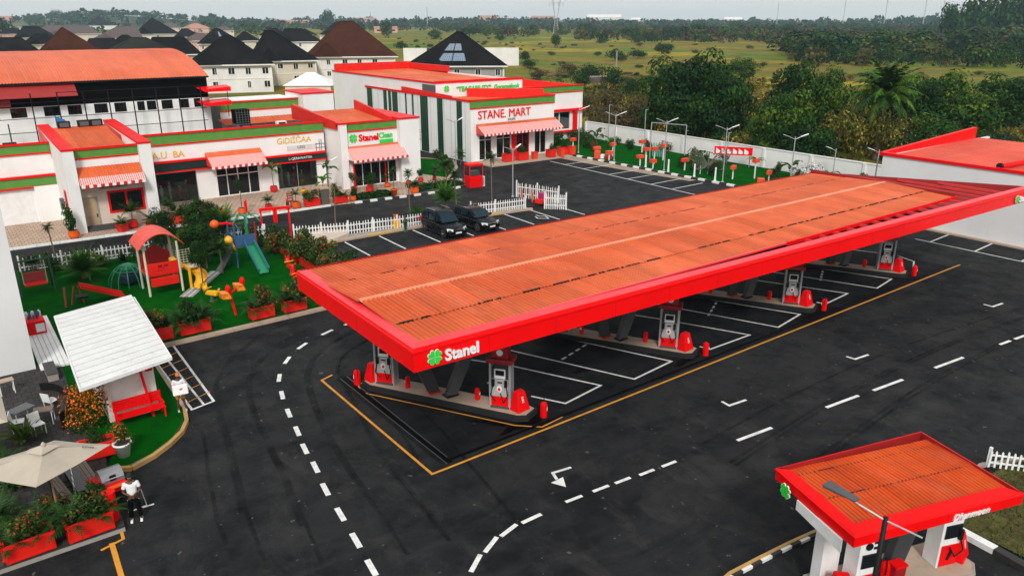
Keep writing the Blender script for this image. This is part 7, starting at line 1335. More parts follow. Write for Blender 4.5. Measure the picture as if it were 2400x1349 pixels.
# ================================================================== CARS
carp = mat('black_car_paint', (.003, .004, .006), .25, coat=.03, spec=.14); chrome = mat('chrome', (.7, .7, .72), .12, metal=1.0); carg = mat('car_glass', (.003, .020, .030), .08, spec=.30); tyr = mat('tyre_rubber', (.015, .015, .015), .85); lampm = mat('headlamp', (.6, .62, .65), .1, metal=.3)
def loft(secs, mt, name, par, smooth=True, sub=1):
    """secs: list of closed rings (same count)"""
    mb = MB(); n = len(secs[0]); vs = [p for s in secs for p in s]; fs = []
    for j in range(len(secs)-1):
        for i in range(n): fs.append((j*n+i, j*n+(i+1) % n, (j+1)*n+(i+1) % n, (j+1)*n+i))
    fs += [tuple(range(n-1, -1, -1)), tuple(range((len(secs)-1)*n, len(secs)*n))]; mb.add(vs, fs); o = mb.build(name, mt, par, smooth=smooth)
    if sub: m = o.modifiers.new('s', 'SUBSURF'); m.levels = m.render_levels = sub
    return o
def car(x, y, rz, label, L=4.6, W=1.86, H=1.72, van=True):
    """nose towards local -Y"""
    t = thing('parked_car', label, 'car', (x, y, .012), rz); h2 = W/2; l2 = L/2
    def ring(yy, wb, zb, wt, zt, zm): return [(-wb, yy, zb), (-wb-.02, yy, (zb+zm)/2), (-wb, yy, zm), (-wt, yy, zt), (wt, yy, zt), (wb, yy, zm), (wb+.02, yy, (zb+zm)/2), (wb, yy, zb)]
    hood = .98 if van else .92; S = []
    for yy, w_, zt, zb in [(-l2, .78, .62, .32), (-l2+.08, .90, .78, .24), (-l2+.45, .97, hood-.08, .2), (-l2+1.25, 1.0, hood+.05, .2), (0, 1.0, hood+.06, .2), (l2-.9, 1.0, hood+.06, .2), (l2-.12, .97, hood+.02, .24), (l2, .88, .9, .34)]: S.append(ring(yy, h2*w_, zb, h2*w_*.93, zt, zt-.16))
    loft(S, carp, 'body', t)
    z0 = hood+.0; G = []   # cabin
    for yy, wb, zt in ([(-l2+1.15, .86, z0+.03), (-l2+1.95, .82, H-.05), (-l2+2.5, .80, H), (l2-.8, .80, H-.01), (l2-.22, .80, H-.10), (l2-.10, .84, z0+.1)] if van else [(-l2+1.25, .86, z0+.03), (-l2+2.0, .80, H-.05), (-l2+2.5, .78, H), (l2-1.1, .78, H-.04), (l2-.35, .80, H-.35), (l2-.12, .84, z0+.06)]): G.append([(-h2*.92, yy, z0-.1), (-h2*.91, yy, z0+.02 if zt > z0+.2 else z0-.02), (-h2*wb, yy, max(zt-.06, z0-.01)), (-h2*wb+.12, yy, zt), (h2*wb-.12, yy, zt), (h2*wb, yy, max(zt-.06, z0-.01)), (h2*.91, yy, z0+.02 if zt > z0+.2 else z0-.02), (h2*.92, yy, z0-.1)])
    loft(G, carp, 'cabin', t)
    ws = MB(); a, b = -l2+1.20, -l2+1.93; ws.face([(-h2*.80, a+.02, z0+.09), (h2*.80, a+.02, z0+.09), (h2*.70, b-.03, H-.10), (-h2*.70, b-.03, H-.10)]); o = ws.build('windscreen', carg, t); o.location = (0, -.065, .03)
    for s in (-1, 1):
        for y0, y1 in ((-l2+1.75, -.25), (-.15, .85), (.95, l2-.55)):
            g = MB(); g.face([(s*(h2*.925), y0, z0+.08), (s*(h2*.925), y1, z0+.08), (s*(h2*.85), y1-.02, H-.18), (s*(h2*.85), y0+(.35 if y0 < -.5 else .03), H-.18)][::s]); g.build('side_window', carg, t)
        m_ = MB(); m_.box(s*h2*.95-.02, s*h2*.95+.02, -l2+1.1, l2-.5, .48, .54).build('side_moulding', chrome, t); MB().box(s*h2*1.0-.02, s*h2*1.0+.03, -l2+1.2, l2-1.1, .24, .30).build('running_board', chrome, t)
        MB().box(s*(h2+.10)-.10, s*(h2+.10)+.10, -l2+1.55, -l2+1.68, z0+.05, z0+.22).build('wing_mirror', carp, t, bevel=.03)
        MB().tube((s*h2*.74, -l2+2.3, H+.03), (s*h2*.74, l2-.7, H+.02), .018, n=5).build('roof_rail', chrome, t)
        MB().hexa([(s*h2*.52, -l2-.02, .62), (s*h2*.92, -l2+.20, .62), (s*h2*.92, -l2+.3, .62), (s*h2*.5, -l2+.1, .62), (s*h2*.5, -l2+.02, .78), (s*h2*.93, -l2+.30, .82), (s*h2*.92, -l2+.4, .82), (s*h2*.5, -l2+.15, .78)]).build('headlight', lampm, t)
        MB().box(s*h2*.9-.06, s*h2*.9+.06, l2-.1, l2+.01, .75, 1.05).build('tail_light', red, t)
        for yy in (-l2+.85, l2-.85):
            w_ = MB().lathe((0, 0, -.11), [(.22, 0), (.33, .02), (.345, .06), (.345, .16), (.33, .20), (.22, .22)], 20).build('wheel', tyr, t); w_.location = (s*(h2-.08), yy, .345); w_.rotation_euler = (0, math.pi/2, 0)
            r_ = MB().lathe((0, 0, 0), [(0, .0), (.05, .0), (.06, .02), (.21, .015), (.22, .03), (.22, .05), (0, .05)], 10).build('rim', chrome, w_); r_.location = (0, 0, .07 if s > 0 else -.12)
    gr = MB(); [gr.box(-h2*.48, h2*.48, -l2-.02, -l2+.02, z, z+.03) for z in (.62, .68, .74)]; gr.build('grille', chrome, t); MB().box(-.26, .26, -l2-.03, -l2, .42, .53).build('number_plate', whitep, t); MB().box(-h2*.8, h2*.8, -l2-.005, -l2+.03, .28, .36).build('lower_intake', black, t)
    MB().box(-h2*.5, h2*.5, l2-.1, l2-.0, .2, .3)
    return t
car(31.15, 50.85, -.02, 'boxy black van parked left of the other dark car', 4.5, 1.85, 1.82, True)
car(34.25, 50.95, .04, 'black sedan-like car with sloping rear parked right of the van', 4.6, 1.84, 1.58, False)
# ================================================================== PLAYGROUND
T0 = .14
ivory = mat('ivory_tube', (.62, .60, .45), .5); blue = mat('blue_plastic', (.03, .10, .22), .45); gpl = mat('green_plastic', (.01, .22, .10), .4)
pt = thing('playhouse_tower', 'playground tower with red curved roof, ivory posts and red house panels', 'play tower', (9.7, 49.3, T0), 0)
for x, y in ((-.95, -.95), (.95, -.95), (.95, .95), (-.95, .95)): MB().tube((x, y, 0), (x, y, 3.2), .07, n=10).build('post', ivory, pt)
MB().box(-.9, .9, -.9, .9, 1.15, 1.25).build('platform', redpot, pt)
m_ = MB(); n = 12
for i in range(n):
    a, b = -1.3+2.6*i/n, -1.3+2.6*(i+1)/n; fz = lambda q: 3.25+.62*math.cos(q*1.15)-.12*abs(q)**3
    m_.hexa([(a, -1.35, fz(a)-.05-.0), (b, -1.35, fz(b)-.05), (b, 1.2, fz(b)-.05), (a, 1.2, fz(a)-.05), (a, -1.35, fz(a)), (b, -1.35, fz(b)), (b, 1.2, fz(b)), (a, 1.2, fz(a))])
m_.build('curved_roof', mat('coral_plastic', (.80, .06, .03), .35), pt); MB().hexa([(-.25, -1.38, 3.4), (.25, -1.38, 3.4), (.25, -1.36, 3.4), (-.25, -1.36, 3.4), (-.2, -1.38, 3.55), (.2, -1.38, 3.55), (.2, -1.36, 3.55), (-.2, -1.36, 3.55)]).build('roof_badge', black, pt)
MB().wallY(-.88, .88, -.98, 1.25, 2.0, [(-.3, .3, 1.45, 1.85)], .05).build('front_panel', redpot, pt); MB().add([(-.88, .95, 1.25), (.88, .95, 1.25), (.88, .95, 2.1), (0, .95, 2.7), (-.88, .95, 2.1), (-.88, 1.0, 1.25), (.88, 1.0, 1.25), (.88, 1.0, 2.1), (0, 1.0, 2.7), (-.88, 1.0, 2.1)], [(0, 1, 2, 3, 4), (9, 8, 7, 6, 5), (0, 5, 6, 1), (1, 6, 7, 2), (2, 7, 8, 3), (3, 8, 9, 4), (4, 9, 5, 0)]).build('gable_panel', darkred, pt)
MB().box(-.04, .04, -1.0, -.95, 1.45, 1.85).box(-.3, .3, -1.0, -.95, 1.63, 1.68).build('window_bars', redpot, pt); MB().box(-.8, .8, -1.0, -.94, .55, 1.1).build('steering_panel', redpot, pt, bevel=.04)
m_ = MB()
for k in range(7): m_.tube((.98+.2*k, .6, 1.3), (.98+.2*k, .6, 2.2), .018, n=5)
for k in range(6): m_.tube((.98, .6, 1.35+.16*k), (2.25, .6, 1.35+.16*k), .018, n=5)
m_.build('net_panel', ivory, pt); MB().box(.98, 2.2, -.3, .6, 1.14, 1.22).build('bridge_deck', ivory, pt); MB().tube((2.25, -.4, 0), (2.25, -.4, 2.2), .05).tube((2.25, .6, 0), (2.25, .6, 2.3), .05).build('bridge_posts', ivory, pt)
sl = thing('spiral_slide', 'yellow spiral slide joined to the playhouse tower', 'slide', (11.2, 48.5, T0), 0); m_ = MB(); N_ = 22
def ringp(k, r, dz):
    a = 2.6-3.9*k/N_; z = 1.35-1.22*k/N_; return Vector((math.cos(a)*r, math.sin(a)*r, z+dz))
for k in range(N_):
    for (r0, d0), (r1, d1) in zip([(.30, .22), (.34, .05), (.45, 0), (.85, 0), (.98, .08), (1.02, .34)], [(.34, .05), (.45, 0), (.85, 0), (.98, .08), (1.02, .34), (.98, .34)]): m_.face([ringp(k, r0, d0), ringp(k, r1, d1), ringp(k+1, r1, d1), ringp(k+1, r0, d0)])
m_.build('chute', yellow, sl, smooth=True); MB().tube((0, 0, 0), (0, 0, 1.35), .09).build('centre_post', yellow, sl); MB().box(-.95, -.6, .2, .75, 1.3, 2.0).build('entry_hood', yellow, sl, bevel=.05)
tw = thing('slide_tower', 'blue and green slide tower with palm-shaped top and long green slide', 'play tower', (15.6, 51.6, T0), 0)
for x, y in ((-.7, -.7), (.7, -.7), (.7, .7), (-.7, .7)): MB().tube((x, y, 0), (x, y, 3.0), .06, n=8).build('post', blue if x < 0 else darkred, tw)
MB().box(-.7, .7, -.7, .7, 1.35, 1.45).build('platform', grey, tw); MB().box(-.7, .7, -.73, -.68, 1.45, 2.2).box(-.73, -.68, -.7, .7, 1.45, 2.2).build('side_panel', blue, tw)
m_ = MB()
for dx in (-.32, .28): m_.hexa([(dx+.2, -3.1, .12), (dx+.26, -3.1, .12), (dx+.26, -.7, 1.42), (dx+.2, -.7, 1.42), (dx+.2, -3.1, .38), (dx+.26, -3.1, .38), (dx+.26, -.7, 1.8), (dx+.2, -.7, 1.8)])
m_.build('slide_side', gpl, tw); MB().hexa([(-.10, -3.2, .1), (.5, -3.2, .1), (.5, -.7, 1.38), (-.10, -.7, 1.38), (-.10, -3.2, .15), (.5, -3.2, .15), (.5, -.7, 1.43), (-.10, -.7, 1.43)]).build('slide_bed', gpl, tw); MB().path([(-.14, -3.2, .4), (-.14, -.7, 1.82), (-.14, 0, 2.4), (-.5, .2, 3.1)], .05).path([(.56, -3.2, .4), (.56, -.7, 1.82)], .05).build('hand_rail', blue, tw)
m_ = MB(); m_.tube((.5, .5, 1.4), (.5, .5, 3.1), .12, .09)
for k in range(7):
    a = k*.9; p = Vector((.5, .5, 3.1))
    for j in range(4): q = p+Vector((math.cos(a)*.28, math.sin(a)*.28, .16-.14*j)); m_.bar(p, q, .10, .04); p = q
m_.build('plastic_palm_top', gpl, tw); MB().path([(-.7, -.5, 3.0), (-1.2, -.6, 3.15), (-1.75, -.8, 3.2)], .09, 8).build('red_arm', red, tw); MB().lathe((-1.95, -.85, 3.0), [(0, 0), (.2, .05), (.3, .22), (.24, .42), (.1, .52), (0, .55)], 12).build('orange_ball', orangepot, tw, smooth=True)
MB().lathe((-1.2, -.9, 1.75), [(0, 0), (.2, .05), (.3, .22), (.26, .45), (.1, .6), (0, .62)], 12).tube((-1.0, -.85, 1.9), (-.75, -.75, 1.2), .08).build('yellow_bubble', yellow, tw, smooth=True); MB().hexa([(-2.2, -.7, .05), (-1.9, -1.1, .05), (-.7, -.4, 1.35), (-.75, .3, 1.35), (-2.2, -.7, .1), (-1.9, -1.1, .1), (-.7, -.4, 1.42), (-.75, .3, 1.42)]).build('grey_ramp', grey, tw)
dm = thing('dome_climber', 'green curved climbing dome at the left back of the playhouse tower', 'climber', (8.3, 51.8, T0), .3); m_ = MB()
for k in range(6): a = k*math.pi/6; m_.path([(math.cos(a)*1.2*math.cos(q), math.sin(a)*1.2*math.cos(q), 1.3*math.sin(q)) for q in [i*math.pi/8 for i in range(9)]], .035, 6)
m_.path([(.8*math.cos(q), .8*math.sin(q), .95) for q in [i*math.pi/6 for i in range(13)]], .035, 6); m_.build('bars', gpl, dm); MB().lathe((0, 0, .9), [(.5, 0), (.45, .2), (.2, .42), (0, .45)], 12).build('top_shell', gpl, dm, smooth=True); MB().box(-.5, 1.9, -.6, .5, .05, .8).build('tunnel_body', mat('dark_blue_plastic', (.01, .03, .06), .5), dm, bevel=.2)
s2 = thing('small_red_slide', 'small red slide lying across the turf left of the kiosk roof', 'slide', (5.1, 49.9, T0), 0); MB().hexa([(.2, .3, .9), (.2, -.3, .9), (2.3, -1.2, .12), (2.3, -.5, .12), (.2, .3, .96), (.2, -.3, .96), (2.3, -1.2, .18), (2.3, -.5, .18)]).build('bed', redpot, s2)
for o_ in (0, .62): MB().hexa([(.2, .3-o_, .9), (.2, .25-o_, .9), (2.3, -.55-o_*1.1, .12), (2.3, -.5-o_*1.1, .12), (.2, .3-o_, 1.12), (.2, .25-o_, 1.12), (2.3, -.55-o_*1.1, .36), (2.3, -.5-o_*1.1, .36)]).build('side', redpot, s2)
MB().tube((-.4, -.3, 0), (-.1, .1, 1.0), .05).tube((.25, -.3, 0), (.1, .1, 1.0), .05).tube((-.75, -.6, 0), (-.6, .1, 1.0), .06).build('ladder', darkred, s2); MB().box(-.1, .5, -.4, .2, .3, .4).build('step', black, s2)
rd = thing('playground_swing', 'red and cream swing bench under a green frame at the left edge of the turf', 'swing', (3.4, 53.6, T0), 0)
for x in (-.9, .9):
    MB().tube((x, -.7, 0), (x, 0, 2.0), .05).tube((x, .7, 0), (x, 0, 2.0), .05).build('frame_leg', dgreen, rd)
MB().tube((-.9, 0, 2.0), (.9, 0, 2.0), .05).build('top_bar', dgreen, rd); MB().box(-.6, .6, -.35, .3, .45, .55).build('seat', redpot, rd, bevel=.03); MB().hexa([(-.6, .25, .55), (.6, .25, .55), (.6, .32, .55), (-.6, .32, .55), (-.6, .4, 1.15), (.6, .4, 1.15), (.6, .47, 1.15), (-.6, .47, 1.15)]).build('backrest', darkred, rd); [MB().tube((x, 0, .5), (x, 0, 1.98), .025, n=5).build('hanger', ivory, rd) for x in (-.62, .62)]
for i, (x, y, k) in enumerate([(13.0, 42.2, 0), (11.0, 43.6, 1)]): # spring riders
    pass
def rider(x, y, z, label, c1, c2, s=1.0):
    t = thing('spring_rider', label, 'play animal', (x, y, z), rv(0, 6)); t.scale = (s, s, s); MB().lathe((0, 0, 0), [(.16, 0), (.16, .04), (.08, .06), (.08, .4), (.12, .42)], 8).build('spring', grey, t); MB().hexa([(-.45, -.14, .4), (.4, -.14, .4), (.4, .14, .4), (-.45, .14, .4), (-.38, -.12, .72), (.3, -.12, .66), (.3, .12, .66), (-.38, .12, .72)]).build('body', c1, t, bevel=.06)
    MB().lathe((.42, 0, .6), [(0, 0), (.13, .04), (.17, .18), (.12, .34), (0, .4)], 10).build('head', c2, t, smooth=True); [MB().box(.35, .45, s_-.03, s_+.03, .92, 1.1).build('ear', c2, t) for s_ in (-.09, .09)]; MB().tube((.2, -.28, .8), (.2, .28, .8), .03).build('handle', yellow, t); MB().hexa([(-.5, -.05, .55), (-.4, -.05, .55), (-.4, .05, .55), (-.5, .05, .55), (-.7, -.04, .85), (-.6, -.04, .9), (-.6, .04, .9), (-.7, .04, .85)]).build('tail', c1, t); return t
sr = thing('seesaw', 'red seesaw post with two yellow and red spotted animal seats', 'seesaw', (11.9, 42.2, T0), .1); MB().tube((0, 0, 0), (-.15, .1, 1.3), .07).build('post', red, sr); MB().tube((-.15, .1, 1.3), (.5, .6, 1.35), .06).build('beam', red, sr); spot = mat('spotted_yellow_red', (.80, .40, .02), .4, col2=(.7, .02, .01), vs=7)
for dx, dy in ((-.45, -.05), (.75, .8)):
    MB().hexa([(dx-.3, dy-.3, 1.15), (dx+.25, dy-.3, 1.1), (dx+.25, dy+.25, 1.1), (dx-.3, dy+.25, 1.15), (dx-.4, dy-.35, 1.6), (dx+.1, dy-.2, 1.5), (dx+.15, dy+.2, 1.5), (dx-.35, dy+.25, 1.6)]).build('seat', spot, sr, bevel=.06); MB().lathe((dx+.15, dy, 1.35), [(0, 0), (.14, .1), (.15, .35), (.08, .5), (0, .52)], 8).build('head', red, sr, smooth=True)
rider(16.7, 44.9, T0, 'red spring rider near the row of red planters, nearer one', redpot, red, 1.0); rider(17.2, 47.3, T0, 'red rocking animal by the red planters, farther one', redpot, redpot, 1.1); rider(15.4, 42.6, T0, 'orange-red flowered spring rider behind the planter pair', orangepot, red, .9); rider(11.5, 45.3, T0, 'yellow curled animal rider under the spiral slide', yellow, yellow, 1.0)
rg_ = thing('red_gate_frame', 'red archway frame at the right back corner of the playground', 'frame', (20.0, 57.3, .01), -.2); MB().box(-1.1, -.98, -.06, .06, 0, 2.2).box(.98, 1.1, -.06, .06, 0, 2.2).build('post', red, rg_); MB().box(-1.15, 1.15, -.1, .1, 2.2, 2.4).build('lintel', red, rg_); MB().prism([(-.15, -.05), (.15, -.05), (.15, .05), (-.15, .05)], 1.2, 2.2).build('centre_panel', red, rg_); MB().box(-.3, -.16, -.08, .08, 1.9, 2.1).box(.16, .3, -.08, .08, 1.9, 2.1).build('white_tags', whitep, rg_)
st2 = thing('striped_ramp', 'grey and white striped walkway strip on the turf beside the thin tree', 'walkway', (12.4, 49.6, .135), -.65)
for k in range(5): MB().box(-.40+.17*k, -.27+.17*k, -3.2, 1.8, 0, .03).build('strip', frost if k % 2 else lgrey, st2)
# ================================================================== PEOPLE
skin = mat('dark_skin', (.10, .045, .025), .5, spec=.4); hairm = mat('black_hair', (.008, .007, .006), .8)
def skinmesh(name, verts, edges, radii, mt, par, sub=2, root=0):
    me = bpy.data.meshes.new(name); me.from_pydata(verts, edges, []); o = bpy.data.objects.new(name, me); COL.objects.link(o); o.parent = par
    o.modifiers.new('k', 'SKIN'); sk = me.skin_vertices[0].data if me.skin_vertices else None
    if sk is None: bpy.context.view_layer.objects.active = o; me.attributes
    for i, r in enumerate(radii): sk[i].radius = r if isinstance(r, tuple) else (r, r)
    sk[root].use_root = True; s = o.modifiers.new('s', 'SUBSURF'); s.levels = s.render_levels = sub
    bpy.context.view_layer.update(); dg = bpy.context.evaluated_depsgraph_get(); m2 = bpy.data.meshes.new_from_object(o.evaluated_get(dg)); m2.materials.clear(); m2.materials.append(mt)
    o.modifiers.clear(); o.data = m2; m2.shade_smooth(); return o
def hand(par, w, d, side, mt=skin):
    """palm + five fingers from wrist w pointing along d"""
    w, d = Vector(w), Vector(d).normalized(); s = Vector(side).normalized(); V = [w, w+d*.05, w+d*.09]; E = [(0, 1), (1, 2)]; R = [(.028, .02), (.042, .018), (.042, .016)]
    for k, (o, l) in enumerate([(-.033, .065), (-.011, .078), (.011, .074), (.033, .058)]):
        b = len(V); V += [w+d*.10+s*o, w+d*(.10+l*.5)+s*o*1.1, w+d*(.10+l)+s*o*1.1+Vector((0, 0, -.012))]; E += [(2, b), (b, b+1), (b+1, b+2)]; R += [.0095, .009, .007]
    b = len(V); V += [w+d*.04-s*.045, w+d*.075-s*.062, w+d*.10-s*.060]; E += [(1, b), (b, b+1), (b+1, b+2)]; R += [.011, .010, .008]
    return skinmesh('hand', [tuple(v) for v in V], E, R, mt, par, 1, 1)
def person(x, y, z, rz, label, shirt, trous, legs_skin=False, cap=None, pose='clasp', shoe=None, H=1.0):
    t = thing('person', label, 'person', (x, y, z), rz); t.scale = (H, H, H)   # faces local -Y
    fx = .15
    # body: one continuous figure
    V = [(0, 0, .96), (0, .01, 1.12), (0, .01, 1.28), (0, .015, 1.42), (0, .01, 1.50), (0, -.005, 1.56), (0, -.01, 1.66), (0, -.005, 1.74)]; E = [(0, 1), (1, 2), (2, 3), (3, 4), (4, 5), (5, 6), (6, 7)]; R = [(.15, .11), (.145, .10), (.165, .11), (.15, .10), (.06, .06), (.058, .062), (.078, .095), (.062, .075)]
    L0 = len(V)
    for s in (-1, 1):
        b = len(V); V += [(s*.09, 0, .88), (s*(.12), -.01, .50), (s*fx, .01, .10), (s*(fx+.01), -.10, .045)]; E += [(0, b), (b, b+1), (b+1, b+2), (b+2, b+3)]; R += [.085, .058, .040, .035]
    hands = []
    for s in (-1, 1):
        b = len(V); sh = (s*.19, .01, 1.42); el = (s*.26, -.06, 1.15) if pose == 'clasp' else (s*.25, -.05, 1.16); wr = (s*.055, -.22, 1.08) if pose == 'clasp' else (s*.17, -.27, 1.12)
        V += [sh, el, wr]; E += [(3, b), (b, b+1), (b+1, b+2)]; R += [.058, .042, .027]; hands.append((wr, Vector(wr)-Vector(el), s))
    skinmesh('body', V, E, R, skin, t, 2)
    for wr, d, s in hands: hand(t, wr, d, (0, 0, 1) if pose == 'clasp' else (s*.2, 0, 1))
    # face
    f = MB(); [f.lathe((sx*.031, -.098, 1.675), [(0, -.009), (.010, -.004), (.010, .004), (0, .009)], 8) for sx in (-1, 1)]; f.build('eyes', whitep, t); f = MB(); [f.lathe((sx*.031, -.106, 1.675), [(0, -.005), (.005, 0), (0, .005)], 6) for sx in (-1, 1)]; f.build('pupils', black, t)
    MB().hexa([(-.012, -.10, 1.635), (.012, -.10, 1.635), (.010, -.08, 1.64), (-.010, -.08, 1.64), (-.006, -.105, 1.66), (.006, -.105, 1.66), (.004, -.09, 1.69), (-.004, -.09, 1.69)]).build('nose', skin, t, bevel=.004); MB().box(-.024, .024, -.098, -.088, 1.605, 1.613).build('mouth', mat('lips', (.12, .03, .03), .5), t); [MB().lathe((s*.082, 0, 1.64), [(0, 0), (.012, .01), (.016, .035), (.010, .055), (0, .06)], 7).build('ear', skin, t) for s in (-1, 1)]
    h = MB(); h.lathe((0, .012, 1.675), [(.084, 0), (.090, .04), (.080, .085), (.052, .118), (0, .13)], 14, sy=1.12); h.build('cap' if cap else 'hair', cap or hairm, t, smooth=True)
    if cap: MB().hexa([(-.07, -.18, 1.70), (.07, -.18, 1.70), (.08, -.08, 1.71), (-.08, -.08, 1.71), (-.07, -.18, 1.71), (.07, -.18, 1.71), (.08, -.08, 1.73), (-.08, -.08, 1.73)]).build('cap_peak', cap, t)
    # shirt, short sleeves
    V = [(0, 0, .93), (0, .01, 1.12), (0, .01, 1.28), (0, .012, 1.41), (0, .01, 1.47)]; E = [(0, 1), (1, 2), (2, 3), (3, 4)]; R = [(.180, .135), (.172, .125), (.190, .130), (.165, .115), (.07, .07)]
    for s in (-1, 1): b = len(V); V += [(s*.195, .01, 1.415), (s*.245, -.035, 1.24)]; E += [(3, b), (b, b+1)]; R += [.078, .066]
    skinmesh('shirt', V, E, R, shirt, t, 2)
    V = [(0, 0, .97), (0, 0, .90)]; E = [(0, 1)]; R = [(.165, .125), (.17, .13)]; zk = .50 if legs_skin else .10
    for s in (-1, 1):
        b = len(V)
        if legs_skin: V += [(s*.095, 0, .82), (s*.12, -.01, .52)]; E += [(1, b), (b, b+1)]; R += [.105, .085]
        else: V += [(s*.095, 0, .82), (s*.12, -.01, .50), (s*fx, .01, .09)]; E += [(1, b), (b, b+1), (b+1, b+2)]; R += [.112, .09, .075]
    skinmesh('trousers', V, E, R, trous, t, 2)
    for s in (-1, 1): MB().hexa([(s*fx-.045, -.20, 0), (s*fx+.045, -.20, 0), (s*fx+.04, .07, 0), (s*fx-.04, .07, 0), (s*fx-.035, -.17, .07), (s*fx+.035, -.17, .07), (s*fx+.035, .06, .10), (s*fx-.035, .06, .10)]).build('shoe', shoe or whitep, t, bevel=.02)
    if not legs_skin:
        for s in (-1, 1): MB().bar((s*(.165), -.02, .82), (s*(fx+.032), -.02, .12), .010, .022).build('side_stripe', whitep, t)
    return t
person(3.05, 25.35, .004, math.pi-.25+math.pi, 'man in white T-shirt and black trousers with white stripes, hands clasped, by the grill', mat('white_cloth', (.74, .74, .75), .85), mat('black_cloth', (.005, .005, .006), .9, spec=.03))
p2 = person(6.35, 32.2, .16, -.15, 'person in orange trousers and cap carrying a white tray box at the yellow kerb', mat('white_cloth', (.74, .74, .75), .85), mat('orange_cloth', (.55, .22, .02), .85), True, mat('orange_cap', (.6, .15, .03), .7), 'carry', mat('shoe_pale', (.5, .5, .5), .6), .98)
ctp = thing('white_tray_box', 'white square box with a small red mark carried by the person in orange trousers', 'box', (6.31, 31.83, 1.29), -.15); MB().hexa([(-.30, -.12, -.20), (.30, -.12, -.20), (.30, .02, -.22), (-.30, .02, -.22), (-.30, .0, .22), (.30, .0, .22), (.30, .13, .20), (-.30, .13, .20)]).build('box', whitep, ctp, bevel=.03); MB().hexa([(-.08, -.075, -.05), (.06, -.075, -.07), (.06, -.06, -.07), (-.08, -.06, -.05), (-.06, -.045, .06), (.10, -.045, .08), (.10, -.03, .08), (-.06, -.03, .06)]).build('mark', red, ctp)
# ================================================================== TERRACE, BOTTOM LEFT
um = thing('beige_parasol', 'big square beige parasol with a vent cap over the terrace tables', 'parasol', (1.05, 27.3, .165), 0); cvs = mat('beige_canvas', (.43, .375, .30), .85, col2=(.38, .33, .265), vs=1.2)
cor = [(-2.35, -.55), (-.35, -2.15), (1.85, .05), (-.35, 1.35)]
cor = [Vector((*gp(px, py, 2.35), 0)) for px, py in [(-60, 1112), (84, 1141), (260, 1040), (128, 1031), (-20, 1080)]]; ctr = Vector((*gp(103, 1050, 3.0), 3.0)); m_ = MB()
NSEG = 5
for a, b in zip(cor, cor[1:]+cor[:1]):
    A1, B1 = Vector((a.x, a.y, 2.35)), Vector((b.x, b.y, 2.35)); pr = []
    for k in range(NSEG+1):
        q = k/NSEG; sag = -.05*math.sin(q*math.pi); pr.append((ctr.lerp(A1, q)+Vector((0, 0, sag*.4)), ctr.lerp((A1+B1)/2, q)+Vector((0, 0, sag-.04*q)), ctr.lerp(B1, q)+Vector((0, 0, sag*.4))))
    for k in range(1 if NSEG > 9 else 0, NSEG):
        p, q = pr[k], pr[k+1]; m_.face([p[0], q[0], q[1], p[1]]); m_.face([p[1], q[1], q[2], p[2]])
m_.build('canopy_cloth', cvs, um, world=True, smooth=False); m_ = MB()
for a, b in zip(cor, cor[1:]+cor[:1]):
    A1, B1 = Vector((a.x, a.y, 2.35)), Vector((b.x, b.y, 2.35)); t_ = ctr+Vector((0, 0, .14)); a1, b1 = ctr.lerp(A1, .26)+Vector((0, 0, .10)), ctr.lerp(B1, .26)+Vector((0, 0, .10)); m_.face([t_, a1, b1])
m_.build('vent_cap', cvs, um, world=True); MB().tube((ctr.x, ctr.y, .17), (ctr.x, ctr.y, 3.0), .035).build('pole', mat('wood_pole', (.25, .16, .09), .6), um, world=True); MB().lathe((ctr.x, ctr.y, 3.08), [(0, 0), (.07, .0), (.07, .08), (.03, .14), (0, .15)], 10).build('finial', cvs, um, world=True); m_ = MB(); [m_.tube((ctr.x, ctr.y, 2.9), (a.x, a.y, 2.33), .015, n=5) for a in cor]; m_.build('ribs', mat('wood_pole', (.25, .16, .09), .6), um, world=True)
q = ctr.lerp(Vector((cor[2].x, cor[2].y, 2.35)), .62)
lettering('Linea', .17, black, um, (q.x-um.location.x-.15, q.y-um.location.y-.1, q.z-um.location.z+.035), (math.radians(8), math.radians(14), -.35), ext=.002)
um2 = thing('second_parasol', 'edge of a second beige parasol at the left border above the first', 'parasol', (-1.2, 31.5, .165)); MB().add([(-1.4, -1.4, 2.4), (1.4, -1.4, 2.4), (1.4, 1.4, 2.4), (-1.4, 1.4, 2.4), (0, 0, 3.0)], [(0, 1, 4), (1, 2, 4), (2, 3, 4), (3, 0, 4)]).build('canopy_cloth', cvs, um2); MB().tube((0, 0, 0), (0, 0, 3), .035).build('pole', mat('wood_pole', (.25, .16, .09), .6), um2)
wood = mat('weathered_wood', (.20, .155, .12), .8, col2=(.12, .09, .07), stretch=(1, 6, 1), vs=3, dirt=.3)
def bench_plank(x, y, rz, L, label, w=.42, h=.46, n=3):
    t = thing('wooden_bench', label, 'bench', (x, y, .165), rz)
    for k in range(n): MB().box(-L/2, L/2, -w/2+k*w/n, -w/2+(k+1)*w/n-.015, h-.05, h).build('plank', wood, t)
    for s in (-L/2+.15, L/2-.15): MB().box(s-.05, s+.05, -w/2+.03, w/2-.03, 0, h-.05).build('leg', black, t)
bench_plank(2.15, 27.9, math.pi/2+.10, 3.0, 'long wooden bench top at the right edge of the terrace'); bench_plank(1.25, 27.7, math.pi/2+.15, 2.6, 'narrow wooden bench under the parasol edge', .3)
tb = thing('dark_table', 'dark stone table between the two wooden benches', 'table', (1.7, 27.9, .165), math.pi/2+.1); MB().box(-1.1, 1.1, -.2, .2, .68, .73).build('top', mat('dark_stone_top', (.045, .045, .05), .4), tb, bevel=.01); [MB().box(s-.05, s+.05, -.15, .15, 0, .68).build('leg', black, tb) for s in (-.9, .9)]
